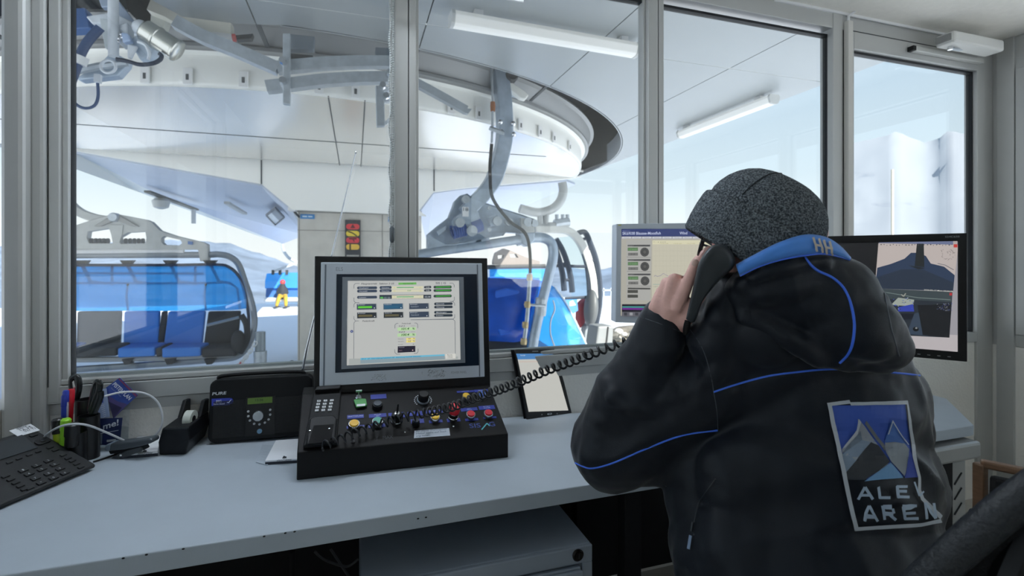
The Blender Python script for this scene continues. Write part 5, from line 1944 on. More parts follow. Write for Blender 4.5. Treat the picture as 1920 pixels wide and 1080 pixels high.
m.add([pC + bv * (Dp * .72), pB + bv * (Dp * .72), pB + bv * (Dp * .9), pC + bv * (Dp * .9), pC + bv * (Dp * .72) + UP * .06, pB + bv * (Dp * .72) + UP * .06, pB + bv * (Dp * .9) + UP * .075, pC + bv * (Dp * .9) + UP * .075], [(0, 1, 2, 3), (4, 7, 6, 5), (0, 4, 5, 1), (1, 5, 6, 2), (2, 6, 7, 3), (3, 7, 4, 0)])
m.build('stand', M_matt, tel)


def tkey(u, v, w, h, name='key', s='', t_=.0035):
    a, b = Ft.px(u, v, .003)
    if not (-.02 < a < .32):
        return
    k = fbox(MB(), Ft, a, b, w, h, t_).build(name, mat('phone_key', (26, 27, 29), .5), tel, bevel=.001)
    if s:
        p = Print(Ft, t_ + .0002)
        p.text(s, a - .003, b - .003, .006, (176, 180, 182), .0036)
        p.build('digit', M_print, k)


for s, u, v in (('1', 44, 881), ('2', 69, 872), ('3', 91, 863), ('4', 55, 888), ('5', 79, 879), ('6', 103, 870), ('7', 67, 896), ('8', 92, 887), ('9', 113, 878), ('*', 78, 904), ('0', 101, 895), ('#', 122, 886)):
    tkey(u, v, .019, .011, 'key', s)
for u, v in ((119, 852), (128, 858), (136, 863), (144, 869), (152, 875), (94, 838), (104, 843)):
    tkey(u, v, .015, .008)
for u, v in ((11, 892), (21, 898), (30, 904), (39, 910), (47, 916), (57, 914)):
    tkey(u, v, .016, .008)
for u, v in ((18, 866), (36, 859), (55, 852), (72, 846)):
    tkey(u, v, .013, .006)
tkey(63, 815, .018, .010)
a, b = Ft.px(80, 827, .003)
nv = MB()
nv.prism([Ft.at(a + x, b + y) for x, y in rrect(.034, .022, .008)], Ft.N * .004)
nv.build('navigation_key', mat('phone_key', (26, 27, 29), .5), tel, bevel=.001)
fbox(MB(), Ft, a, b, .012, .009, .002, .004).build('centre_key', M_tel, tel, bevel=.001)
dp_ = [Ft.P(u, v, .001) for u, v in ((-30, 840), (41, 816), (71, 840), (-10, 866))]
MB().prism(dp_, Ft.N * .002).build('display', mat('phone_display', (58, 62, 66), .2), tel, bevel=.0006)
dl = [Ft.P(u, v, .001) for u, v in ((17, 808), (57, 795), (75, 807), (34, 819))]
st = MB().prism(dl, Ft.N * .0008).build('label_sticker', M_paper, tel)
p = Print(Ft, .0022)
for i, s in enumerate(('Sektion', '12 34', '027 92')):
    p.ptext(s, 31 + i * 8, 811 + i * 2.2 - 4, 52 + i * 8, 804 + i * 2.2 - 4, 4, (120, 124, 130), .01)
p.build('lettering', M_print, st)
hm = MB()
hm.tube([Ft.at(.02, .015, .012), Ft.at(.02, .07, .022), Ft.at(.02, .13, .022), Ft.at(.02, .185, .012)], [.022, .017, .017, .022], 12)
hm.build('handset', M_black, tel, smooth=True)
MB().tube([Ft.at(.06, .0, .002), Ft.at(.06, .19, .002)], .0016, 6).build('cradle_groove', M_black, tel)

# ------------------------------------------------------------------ pen pot with pens
oP = onD(158, 862)
pot = thing('pen_pot', 'black three-tube pen pot standing behind the desk telephone', 'pen pot', oP)


def tube_pot(u, vtop, vbot, rpx, name='tube'):
    p = onD(u, vbot)
    fw = (p - CAM).dot(FWD)
    r = rpx / FPX * fw * .93
    top = W(u, vtop, fw + r * .3)
    h = top.z - p.z
    c = p + FWD * r * .6
    c.z = dz(c.x)
    MB().lathe([(r, 0), (r, h), (r * .9, h), (r * .9, .006), (0, .006)], c, UP, 26).build(name, mat('pot_black', (22, 22, 24), .35), pot, smooth=True)
    return c, r, h


tA = tube_pot(158, 780, 862, 18)
tB = tube_pot(133, 812, 872, 18)
cC = tA[0] + V((-.028, .052, 0)); cC.z = dz(cC.x)
hC = W(150, 748, (cC - CAM).dot(FWD)).z - cC.z
MB().lathe([(.027, 0), (.027, hC), (.0245, hC), (.0245, .006), (0, .006)], cC, UP, 26).build('tube', mat('pot_black', (22, 22, 24), .35), pot, smooth=True)
fwC = (cC - CAM).dot(FWD)


def handle_loop(pts, fw, r):
    return [W(u, v, fw) for u, v in pts], r


def scissors(label, loops, fw, base):
    c0 = W(loops[0][0][0], loops[0][0][1], fw)
    t = thing('scissors', label, 'scissors', base)
    for lp in loops:
        cu = sum(p[0] for p in lp) / len(lp)
        MB().tube(spline([W(u, v, fw) for u, v in lp] + [W(*lp[0], fw)], 4), .0085, 10).build('handle', mat('handle_black', (24, 28, 30), .25), t, smooth=True)
    MB().tube([W(loops[0][-1][0], loops[0][-1][1], fw), base], [.006, .004], 8).build('blade', M_chrome, t, smooth=True)
    return t


scissors('black-handled scissors standing upright in the rear tube of the pen pot', [[(143, 706), (147, 712), (148, 726), (145, 742), (141, 750), (138, 735), (135, 722), (136, 709)]], fwC, cC + UP * .02)
scissors('black-handled scissors leaning right out of the front tube of the pen pot', [[(184, 715), (187, 722), (184, 738), (176, 756), (170, 770), (174, 745), (179, 722)], [(188, 734), (188, 744), (182, 760), (174, 776), (172, 772), (178, 752), (183, 738)]], (tA[0] - CAM).dot(FWD), tA[0] + UP * .02)


def pen(label, name, cat, u0, v0, u1, v1, fw, r, col, cap=None, capf=.35, group=None):
    p, q = W(u0, v0, fw), W(u1, v1, fw)
    t = thing(name, label, cat, q, group)
    d = (q - p)
    l = d.length
    MB().lathe([(r * .75, 0), (r, .006), (r, l * .96), (r * .6, l)], p, d, 14).build('barrel', mat('pen_%d_%d_%d' % col, col, .35), t, smooth=True)
    if cap:
        MB().lathe([(r * .8, -.002), (r * 1.12, .002), (r * 1.12, l * capf), (r, l * capf)], p, d, 14).build('cap', mat('pen_%d_%d_%d' % cap, cap, .35), t, smooth=True)
    return t


fwP = (tB[0] - CAM).dot(FWD) + .03
pen('red marker pen standing in the left of the pen pot', 'marker_pen', 'pen', 133, 731, 129, 800, fwP + .01, .0085, (190, 24, 40), (200, 26, 44))
pen('blue and white pen standing beside the red marker', 'ballpoint_pen', 'pen', 124, 733, 122, 800, fwP, .0075, (196, 200, 212), (44, 64, 170), .3)
pen('blue felt pen at the far left of the pen pot', 'felt_pen', 'pen', 120, 742, 119, 800, fwP - .01, .006, (40, 60, 160), (34, 54, 150))
pen('lime green highlighter in the low front tube of the pen pot', 'highlighter', 'pen', 124, 786, 121, 836, fwP - .05, .011, (150, 214, 50), (150, 214, 50), .4)
pen('yellow-green highlighter with a black cap beside the lime one', 'highlighter', 'pen', 108, 786, 112, 842, fwP - .04, .0125, (176, 200, 40), (24, 24, 26), .46)
pen('thick black marker with a square cap in the low front tube', 'marker_pen', 'pen', 136, 795, 134, 838, fwP - .055, .0155, (28, 28, 30), (26, 27, 30), .5)

# leaflets in a clear stand
YLf = 1.815
st = thing('leaflet_stand', 'clear plastic leaflet stand against the plaster wall behind the pen pot', 'stand', onD(205, 838))
M_acr = glass_mat('acrylic', (.93, .95, .96), 1.2)
Fs = Frame(onY(180, 836, YLf - .02), (1, 0, 0), (0, .12, 1))
MB().prism([Fs.P(u, v, .012) for u, v in ((176, 836), (240, 834), (241, 800), (178, 796))], Fs.N * .002).build('front_panel', M_acr, st)
MB().prism([Fs.P(u, v, -.012) for u, v in ((176, 836), (240, 834), (246, 726), (182, 728))], Fs.N * .002).build('back_panel', M_acr, st)
MB().prism([Fs.P(u, v, .0) for u, v in ((176, 838), (240, 836), (240, 833), (176, 835))], Fs.N * .02).build('base', M_acr, st)
lf = thing('leaflet', 'blue and purple leaflet titled PISTENPLAN leaning above the leaflet stand', 'leaflet', Fs.P(214, 783))
pts = [(199, 727), (225, 708), (259, 741), (236, 762), (214, 784)]
MB().prism([Fs.P(u, v, .002) for u, v in pts], Fs.N * .003).build('card', mat('leaflet_blue', (52, 78, 158), .45, 0, .18, 30), lf)
p = Print(Fs, .0056)
p.ppoly([(199, 727), (204, 740), (222, 752), (240, 757), (236, 762), (214, 784)], (84, 74, 128))
p.ppoly([(205, 752), (230, 764), (214, 784)], (50, 46, 84))
p.ppoly([(225, 708), (259, 741), (256, 744), (223, 710)], (120, 60, 96))
p.ptext('PISTENPLAN', 212, 721, 243, 750, 7, (226, 230, 240), .02)
p.ptext('Aletsch Arena Winter', 209, 727, 228, 744, 2.2, (150, 160, 200), .0)
p.build('leaflet_print', M_print, lf)
lf = thing('leaflet', 'dark blue card with handwritten me! standing in the leaflet stand', 'leaflet', Fs.P(205, 835))
MB().prism([Fs.P(u, v, .0025) for u, v in ((176, 834), (225, 834), (230, 783), (178, 785))], Fs.N * .003).build('card', mat('leaflet_navy', (30, 44, 92), .5), lf)
p = Print(Fs, .006)
p.ppoly([(176, 832), (193, 832), (194, 812), (177, 812)], (120, 128, 140))
p.ptext('me!', 195, 805, 224, 796, 11, (214, 220, 230), .02, .2)
p.pline([(190, 812), (224, 806)], 1.3, (214, 220, 230))
p.ppoly([(202, 828), (219, 826), (219, 822), (202, 824)], (200, 204, 208))
p.build('leaflet_print', M_print, lf)
lf = thing('ticket', 'clear plastic ticket strip with pale print beside the PISTENPLAN leaflet', 'ticket', Fs.P(195, 784))
MB().prism([Fs.P(u, v, .008) for u, v in ((186, 784), (206, 782), (200, 728), (190, 730), (182, 752))], Fs.N * .002).build('strip', mat('ticket_blue', (150, 166, 200), .3), lf)
p = Print(Fs, .0104)
p.ppoly([(187, 755), (197, 754), (196, 742), (187, 744)], (60, 82, 170))
for k in range(7):
    p.pline([(192 + k * .9, 760 + k * 3.4), (199 + k * .6, 758 + k * 3.4)], .8, (224, 228, 236))
p.build('ticket_print', M_print, lf)

# white cable looping over the desk
wc = [W(u, v, f) for u, v, f in ((84, 818, 1.36), (100, 806, 1.34), (122, 797, 1.33), (148, 795, 1.33), (170, 799, 1.36), (195, 809, 1.40), (220, 820, 1.43), (240, 829, 1.46), (262, 831, 1.475), (282, 822, 1.48), (298, 808, 1.485), (305, 786, 1.49), (298, 758, 1.485), (280, 741, 1.47), (255, 735, 1.455), (225, 736, 1.43), (196, 743, 1.41))]
tag(MB().tube(spline(wc, 6), .0029, 8).build('white_cable', mat('cable_white', (206, 208, 212), .4), None, smooth=True), 'thin white cable looping across the desk in front of the leaflets', 'cable')
bc = [onD(175, 866, .003), onD(200, 858, .003), onD(232, 846, .003), onD(262, 834, .003), onD(285, 822, .01), onD(300, 816, .012), onD(330, 816, .01)]
tag(MB().tube(spline(bc, 5), .0025, 6).build('black_cable', M_black, None, smooth=True), 'thin black cable lying on the desk under the stapler', 'cable')

# stapler
sb = onD(230, 858)
t = thing('stapler', 'grey and black stapler resting open on the note pad', 'stapler', sb)
fs = (sb - CAM).dot(FWD) - .01
def SW(pts, d=0):
    return [W(u, v, fs + d) for u, v in pts]
MB().prism(SW([(198, 867), (204, 868.5), (215, 866), (268, 845), (264, 838), (240, 844), (212, 856)]), FWD * .03).build('base_arm', mat('stapler_grey', (62, 66, 70), .45), t, bevel=.003)
MB().prism(SW([(194, 843), (197, 835), (214, 831), (250, 827), (280, 822), (285, 825), (284, 831), (262, 838), (230, 844), (200, 847)], -.002), FWD * .034).build('top_arm', mat('stapler_top', (70, 76, 82), .4), t, bevel=.005)
MB().prism(SW([(203, 846), (232, 842), (262, 837), (256, 843), (226, 850), (206, 852)], .004), FWD * .024).build('magazine', M_matt, t, bevel=.002)
MB().prism(SW([(194, 843), (198, 834), (207, 832), (205, 846), (198, 847)], -.004), FWD * .038).build('nose_cap', mat('stapler_nose', (110, 122, 134), .35), t, bevel=.004)

# note pads
def pad(corners, label, mark):
    P4 = [onD(u, v) for u, v in corners]
    t = thing('note_pad', label, 'note pad', sum(P4, V()) / 4)
    MB().prism([p for p in P4], UP * .008).build('cover_board', mat('pad_board', (44, 50, 62), .7), t, bevel=.001)
    MB().prism([p + UP * .008 for p in P4], UP * .005).build('sheets', M_paper, t, bevel=.001)
    F = Frame(P4[0] + UP * .0132, P4[1] - P4[0], P4[3] - P4[0])
    p = Print(F, .0003)
    u, v = mark
    p.ppoly([(u - 4, v + 2), (u + 4, v + 1), (u + 4, v - 2), (u + 1, v - 2), (u, v - 3.5), (u - 2, v - 2)], (40, 44, 52))
    p.ptext('aletsch arena', u - 14, v + 7, u + 13, v + 5, 3.2, (60, 66, 78), .01)
    p.build('pad_print', M_print, t)


pad([(224, 861), (296, 855), (301, 822), (258, 826)], 'white note pad with dark base under the stapler', (271, 846))
pad([(497, 872), (562, 868), (572, 829), (517, 833)], 'white note pad half hidden behind the left side of the control console', (533, 858))
cardp = [onD(u, v, .0012) for u, v in ((480, 867), (502, 873), (520, 836), (492, 834))]
t = thing('plastic_sleeve', 'small clear plastic sleeve beside the note pad left of the console', 'sleeve', cardp[0])
MB().prism(cardp, UP * .0012).build('sleeve', mat('sleeve_clear', (188, 198, 208), .2), t)
F = Frame(cardp[0] + UP * .0014, cardp[1] - cardp[0], cardp[3] - cardp[0])
p = Print(F, .0003)
for k in range(5):
    p.pline([(489 + k * 1.6, 862 - k * 5), (499 + k * 2, 864 - k * 5)], 1.0, (140, 150, 162))
p.build('sleeve_print', M_print, t)

# tape dispenser
b0, b1 = onD(298, 854), onD(347, 853)
t = thing('tape_dispenser', 'black tape dispenser with a white roll left of the radio', 'tape dispenser', (b0 + b1) / 2)
ax = (b1 - b0).normalized()
dy = (onD(392, 812) - b1); dy.z = 0
fw0 = (b0 - CAM).dot(FWD)
A = [b0, b1, W(355, 826, fw0), W(354, 801, fw0), W(304, 803, fw0), W(296, 830, fw0)]
dv = dy.normalized() * min(dy.length, .16)
m = MB()
Bk = [p + dv for p in A]
Bk[3] = Bk[3] + UP * .0
n = len(A)
m.add(A + Bk, [tuple(range(n - 1, -1, -1)), tuple(range(n, 2 * n))] + [(i, (i + 1) % n, n + (i + 1) % n, n + i) for i in range(n)])
m.build('body', mat('dispenser_black', (15, 17, 21), .45, spec=.3), t, bevel=.005)
top_c = (A[3] + A[4]) / 2 + dv * .5
side = [A[3] + dv * .55, A[3] + dv * 1.0, A[3] + dv * 1.02 + UP * .042, A[3] + dv * .8 + UP * .046]
for off_ in (0, (A[3] - A[4]).length * .7):
    MB().prism([p - ax * off_ for p in side], -ax * .012).build('roll_holder', mat('dispenser_black', (15, 17, 21), .45, spec=.3), t, bevel=.003)
rc = A[3] + dv * .42 - ax * .022 + UP * .004
MB().lathe([(.011, -.011), (.026, -.011), (.026, .011), (.011, .011), (.011, -.011)], rc, ax, 26).build('tape_roll', mat('tape_white', (196, 200, 190), .4), t, smooth=True)
MB().lathe([(.010, -.012), (.010, .012)], rc, ax, 14).build('hub', M_matt, t)

# radio
YRd = 1.775
r0 = onD(392, 829); 
Fr = Frame((0, YRd, 0), (1, 0, 0), (0, .08, 1))
xL, xR = Fr.px(391, 780)[0], Fr.px(584, 770)[0]
zb_ = dz((xL + xR) / 2) + .003
hR = onY(395, 716, YRd).z - zb_
t = thing('radio', 'black table radio with green display and silver dial at the window', 'radio', ((xL + xR) / 2, YRd + .03, zb_))
Fr = Frame((0, YRd, zb_), (1, 0, -.01), (0, .10, 1))
xL, xR = Fr.px(391, 780)[0], Fr.px(584, 770)[0]
yT = Fr.px(395, 714)[1]
prof2 = [(x + (xL + xR) / 2, y + yT / 2 + .002) for x, y in rrect(xR - xL, yT, .022)]
MB().prism([Fr.at(x, y, 0) for x, y in prof2], -Fr.N * .062).build('case', mat('radio_black', (16, 17, 19), .55, spec=.3), t, bevel=.004)
# fine square-mesh grille, proud of the case
gr = MB()
gx0, gx1, gy0, gy1 = xL + .014, xR - .012, .018, yT * .66
random.seed(2)
nx = int((gx1 - gx0) / .0046)
ny = int((gy1 - gy0) / .0046)
for i in range(nx + 1):
    x = gx0 + i * (gx1 - gx0) / nx
    gr.obox(Fr.at(x, (gy0 + gy1) / 2, .0008), Fr.X * .0011, Fr.Y * ((gy1 - gy0) / 2), Fr.N * .0008)
for j in range(ny + 1):
    y = gy0 + j * (gy1 - gy0) / ny
    gr.obox(Fr.at((gx0 + gx1) / 2, y, .0008), Fr.X * ((gx1 - gx0) / 2), Fr.Y * .0011, Fr.N * .0008)
gr.build('speaker_grille', M_dark if False else mat('grille_black', (28, 29, 31), .5), t, kind='stuff')
x0, y0 = Fr.px(462, 800); x1, y1 = Fr.px(513, 746)
cxm, cym = (x0 + x1) / 2, 0
# control field
(xa, ya), (xb, yb_) = Fr.px(462, 818), Fr.px(513, 742)
MB().prism([Fr.at(x, y, .0012) for x, y in ((xa - .004, ya), (xb + .006, ya), (xb + .006, yb_), (xa - .004, yb_))], Fr.N * .0012).build('control_field', mat('field_black', (18, 18, 20), .4), t)
(xa, ya), (xb, yb_) = Fr.px(464.5, 758), Fr.px(511, 743.5)
ds = MB().prism([Fr.at(xa, ya, .0024), Fr.at(xb, ya, .0024), Fr.at(xb, yb_, .0024), Fr.at(xa, yb_, .0024)], Fr.N * .001).build('display', mat('radio_display', (96, 126, 52), .3), t)
p = Print(Fr, .0036)
p.ptext('12:36', 479, 752, 494, 751, 4, (50, 70, 36), .02)
p.build('display_text', M_print, ds)
a, b = Fr.px(485, 779)
MB().lathe([(.0165, .002), (.0165, .012), (.015, .014), (0, .014)], Fr.at(a, b), Fr.N, 30).build('dial', mat('dial_silver', (196, 204, 212), .25, .9), t, smooth=True)
for u, v in ((466, 771), (466, 780), (469, 788), (477, 794), (487, 795), (497, 792), (504, 786), (507, 777), (507, 768)):
    a, b = Fr.px(u, v)
    MB().lathe([(.0036, .002), (.0036, .005), (0, .0055)], Fr.at(a, b), Fr.N, 12).build('preset_button', mat('preset_grey', (178, 182, 186), .4), t, smooth=True)
a, b = Fr.px(487, 808)
MB().lathe([(.0075, .002), (.0075, .006), (.0055, .0065), (0, .006)], Fr.at(a, b), Fr.N, 18).build('power_button', mat('power_blue', (120, 160, 190), .35), t, smooth=True)
p = Print(Fr, .0012)
p.ptext('PURE', 398, 741, 424, 739, 5.2, (210, 214, 218), .02, .1)
ppts = [(397, 761), (430, 759), (436, 756), (438, 751), (435, 746.5), (430, 746), (397, 747.5)]
p.ppoly(ppts, (48, 62, 172))
p.ptext('BIG', 405.5, 755, 415.5, 754.2, 4.6, (226, 230, 240), .02)
p.ptext('Stereo Sound', 400.5, 759, 421, 757.8, 2.6, (210, 216, 236), .01)
p.pline([(426, 754), (429, 755), (431, 752), (434, 749)], 1.3, (210, 220, 240))
p.build('front_print', M_print, t)
ha, hb = Fr.at(xL + .02, yT, -.03), Fr.at(xR - .03, yT, -.03)
MB().tube(spline([ha, ha + UP * .010 + V((.01, 0, 0)), ha.lerp(hb, .5) + UP * .013, hb + UP * .010 - V((.01, 0, 0)), hb]), .006, 8).build('carry_handle', M_black, t, smooth=True)
an0 = Fr.at(Fr.px(563, 709)[0], yT, -.045)
fa = (an0 - CAM).dot(FWD)
an1, an2, an3 = W(588, 600, fa), W(622, 478, fa), W(667, 286, fa)
MB().tube([an0, W(575, 654, fa)], .0042, 10).tube([W(575, 654, fa), an1], .0036, 10).tube([an1, an2], .0030, 10).tube([an2, W(645, 380, fa)], .0023, 8).tube([W(645, 380, fa), an3], .0017, 8).build('antenna', mat('antenna_chrome', (206, 210, 216), .2, .95), t, smooth=True)
MB().sphere(an3, .0042, 12, 8).build('antenna_tip', M_chrome, t, smooth=True)

# tablet leaning on the sill
tb0, tb1 = onD(986, 787), onD(1070, 775)
tx = (tb1 - tb0).normalized()
tb = thing('tablet', 'black tablet with blue title bar leaning against the window sill', 'tablet', (tb0 + tb1) / 2)
ttop = onY(968, 656, YF - .012)
Ftb = Frame(tb0, tx, ttop - tb0)
def tp(u, v, h=0.0):
    return Ftb.P(u, v, h)
MB().prism([tp(u, v, -.010) for u, v in ((986, 787), (1070, 774), (1041, 657), (1037, 654), (966, 655), (962, 659))], Ftb.N * .010).build('case', mat('tablet_black', (20, 20, 22), .35), tb, bevel=.003)
MB().prism([tp(u, v, -.016) for u, v in ((982, 788), (1068, 775), (1040, 655), (957, 656))], Ftb.N * .005).build('cover', M_matt, tb, bevel=.002)
p = Print(Ftb, .0004)
p.ppoly([(991, 772), (1065.5, 769.5), (1038.5, 673), (970.5, 673)], (198, 198, 192))
p.ppoly([(970.8, 674), (1039, 672.5), (1036.5, 663), (967.5, 663)], (72, 130, 190))
p.ptext('Formular', 976, 667.5, 985, 667.2, 2.4, (200, 220, 236), .01)
for u in (1025, 1031):
    p.prect(u, 665.5, u + 2, 668, (200, 220, 236))
p.pline([(973, 678.4), (1021, 677.6)], .8, (206, 176, 160))
p.build('screen_image', attr_mat('tablet_screen', .66, .25), tb)
p = Print(Ftb, .0004)
p.ppoly([(998, 659.5), (1009, 659.2), (1009, 657.8), (998, 658)], (170, 172, 174))
p.build('speaker_slot', M_print, tb)
c = Ftb.px(1030.5, 776)
MB().plate([[Ftb.at(c[0] + x, c[1] + y) for x, y in rrect(.0205, .0062, .003)], [Ftb.at(c[0] + x, c[1] + y) for x, y in rrect(.0165, .004, .002)]], Ftb.N * .0008).build('home_button', M_chrome, tb)
for u, v in ((1016, 777.5), (1044.5, 775.5)):
    c = Ftb.px(u, v)
    MB().lathe([(.0022, 0), (.0022, .0006), (0, .0006)], Ftb.at(*c), Ftb.N, 8).build('touch_key', mat('touch_grey', (160, 162, 164), .4), tb)
# ------------------------------------------------------------------ monitors on the right of the desk
fwM = 1.78
O = W(1155, 606, fwM)
Fw = Frame(O, RIGHT + FWD * .10, UP)
t = thing('computer_monitor', 'grey-framed computer monitor showing a wind chart, left of the seated person', 'monitor', V((O.x + .2, O.y + .1, dz(O.x + .2))))
f2 = lambda u, v, h=0.0: Fw.P(u, v, h)
outer = [(1153, 604), (1380, 612), (1380, 417), (1155, 420)]
MB().prism([f2(u, v) for u, v in outer], Fw.N * -.05).build('housing', mat('monitor_grey', (196, 204, 214), .5), t, bevel=.004)
MB().plate([[f2(u, v) for u, v in outer], [f2(u, v) for u, v in ((1163, 592), (1372, 597), (1372, 429), (1164.5, 429.5))]], Fw.N * .006).build('bezel', mat('monitor_grey', (196, 204, 214), .5), t, bevel=.002)
p = Print(Fw, .0006, .00008)
gx = lambda x: 1150 + x / 3.856
gy = lambda y: 400 + y / 3.856
P_ = lambda *a: [(gx(x), gy(y)) for x, y in a]
p.ppoly([(1163, 592), (1372, 597), (1372, 429), (1164.5, 429.5)], (168, 166, 156))
p.ppoly(P_((56, 168), (860, 168), (860, 108), (58, 114)), (40, 52, 104))
p.ptext('SK6/K08 Blausee-Moosfluh', gx(66), gy(155), gx(342), gy(153), 5.2, (190, 198, 222), .015)
p.ptext('Wind', gx(478), gy(153), gx(534), gy(152), 5.2, (190, 198, 222), .015)
p.ptext('Sektion', gx(66), gy(131), gx(120), gy(130), 2.2, (120, 130, 170), .005)
p.ppoly(P_((58, 184), (860, 182), (860, 168), (58, 170)), (150, 152, 160))
for k in range(8):
    p.ppoly(P_((62 + k * 73, 182), (128 + k * 73, 181), (128 + k * 73, 169), (62 + k * 73, 170)), (196, 198, 204))
    p.ptext('Menue', gx(76 + k * 73), gy(180), gx(112 + k * 73), gy(179), 1.8, (120, 124, 140))
p.ppoly(P_((92, 626), (264, 630), (274, 192), (92, 194)), (166, 166, 162))
for k in range(3):
    y = 226 + k * 104
    p.ppoly(P_((96, y + 92), (268, y + 94), (270, y + 90), (96, y + 88)), (130, 130, 126))
    p.ppoly(P_((102, y + 14), (264, y + 14), (265, y + 1), (102, y + 2)), (70, 70, 72))
    p.ptext('Stuetze 3', gx(106), gy(y + 12), gx(144), gy(y + 11), 1.8, (150, 150, 150))
    p.ppoly(P_((102, y + 46), (176, y + 46), (176, y + 21), (102, y + 22)), (86, 118, 80))
    p.ptext('12 km/h', gx(110), gy(y + 40), gx(168), gy(y + 40), 2.6, (120, 160, 112), .01)
    p.ppoly(P_((104, y + 80), (176, y + 80), (176, y + 58), (104, y + 59)), (112, 112, 110))
    p.ptext('0.0', gx(124), gy(y + 74), gx(154), gy(y + 74), 2.4, (70, 70, 70), .01)
    a, b = Fw.px(gx(224), gy(y + 54))
    r_ = .0165
    p.disc(a, b, r_, (62, 62, 62), 24)
    p.disc(a, b, r_ * .34, (84, 84, 80), 14)
    for q in range(12):
        an = q * PI / 6
        p.line([(a + math.cos(an) * r_ * .72, b + math.sin(an) * r_ * .72), (a + math.cos(an) * r_ * .92, b + math.sin(an) * r_ * .92)], .0008, (130, 130, 126))
p.ppoly(P_((100, 548), (262, 550), (262, 538), (100, 536)), (74, 74, 72))
for y in (553, 587):
    p.ppoly(P_((98, y + 22), (172, y + 22), (172, y), (98, y)), (70, 70, 66))
# chart
p.ppoly(P_((272, 640), (860, 646), (860, 194), (276, 196)), (188, 184, 166))
p.ppoly(P_((276, 225), (860, 225), (860, 194), (278, 196)), (206, 202, 172))
p.ptext('+ -  x  o o o', gx(284), gy(212), gx(372), gy(211), 2.4, (130, 128, 116), .01)
for x in (330, 428, 524):
    p.ptext('17.02.20 10:00', gx(x), gy(222), gx(x + 60), gy(222), 1.6, (150, 140, 100))
for y in (272, 308, 344, 380, 416, 452, 488):
    p.pline(P_((284, y), (860, y + 1)), .3, (168, 166, 152))
for x in range(300, 860, 26):
    p.pline(P_((x, 232), (x - 1, 510)), .25, (176, 172, 156))
random.seed(4)
pts = [(286, 458)]
for k in range(40):
    pts.append((pts[-1][0] + 8, 452 + 16 * math.sin(k * .6) * random.uniform(.3, 1) - 4))
p.pline(P_(*pts), .6, (110, 104, 150))
p.ppoly(P_((278, 515), (860, 518), (860, 513), (278, 510)), (150, 170, 160))
p.ptext('Legende', gx(282), gy(530), gx(318), gy(530), 1.8, (120, 140, 130))
p.ppoly(P_((54, 742), (860, 752), (860, 655), (56, 655)), (34, 30, 42))
p.ppoly(P_((58, 680), (860, 684), (860, 674), (58, 670)), (70, 150, 146))
p.ppoly(P_((58, 694), (860, 700), (860, 688), (58, 682)), (110, 40, 140))
p.ppoly(P_((54, 742), (860, 752), (860, 716), (56, 710)), (96, 96, 104))
for k in range(9):
    p.ppoly(P_((70 + k * 40, 735), (92 + k * 40, 736), (92 + k * 40, 716), (70 + k * 40, 715)), (150, 152, 156) if k % 2 else (60, 62, 68))
p.build('screen_image', M_screen, t)
MB().prism([f2(u, v, .0062) for u, v in ((1159, 423.5), (1165, 423.2), (1165, 421), (1159, 421.3))], Fw.N * .0004).build('maker_badge', mat('badge_yellow', (200, 196, 120), .5), t)
a = Fw.px(1265, 600)[0]
MB().obox(Fw.at(a, -.08, -.03), Fw.X * .045, Fw.Y * .12, Fw.N * .012).build('stand_neck', mat('monitor_grey', (196, 204, 214), .5), t, bevel=.004)
bz = Fw.at(a, 0, -.05)
MB().box((bz.x - .13, bz.y - .10, dz(bz.x)), (bz.x + .13, min(bz.y + .10, 1.85), dz(bz.x) + .016)).build('stand_foot', mat('monitor_grey', (196, 204, 214), .5), t, bevel=.006)

# right monitor, turned towards the person
pr, pl = W(1813, 678, 1.62), W(1420, 655, 1.98)
pr_t = W(1813, 437, 1.62)
Xr = V((pr.x - pl.x, pr.y - pl.y, 0))
Fz = Frame(V((pl.x, pl.y, pr.z)), Xr, UP)
t = thing('computer_monitor', 'black-framed camera monitor turned towards the seated person on the right', 'monitor', V((pl.x + Xr.x / 2, pl.y + Xr.y / 2, dz(1.6))))
f3 = lambda u, v, h=0.0: Fz.P(u, v, h)
w2, h2 = Xr.length, pr_t.z - pr.z
x0 = 0
quad = [(0, 0), (w2, 0), (w2, h2), (0, h2)]
MB().prism([Fz.at(a, b) for a, b in quad], Fz.N * -.045).build('housing', M_black, t, bevel=.005)
i0, i1 = Fz.px(1776, 665), Fz.px(1800, 446)
sx1 = w2 - .023
sb0, st0 = .030, h2 - .026
MB().plate([[Fz.at(a, b) for a, b in quad], [Fz.at(a, b) for a, b in ((.02, sb0), (sx1, sb0), (sx1, st0), (.02, st0))]], Fz.N * .006).build('bezel', M_black, t, bevel=.002)
p = Print(Fz, .0005, .00008)
R_ = lambda a0, b0, a1, b1, c: p.rect(.02 + (sx1 - .02) * a0, sb0 + (st0 - sb0) * b0, .02 + (sx1 - .02) * a1, sb0 + (st0 - sb0) * b1, c)
A_ = lambda pts: [(.02 + (sx1 - .02) * a, sb0 + (st0 - sb0) * b) for a, b in pts]
R_(0, 0, 1, 1, (150, 148, 154))
R_(0, .94, 1, 1, (104, 112, 142))
R_(0, .0, 1, .15, (178, 172, 174))
p.ppoly([(1422, 640), (1641, 633), (1648, 454), (1422, 446)], (24, 25, 28))
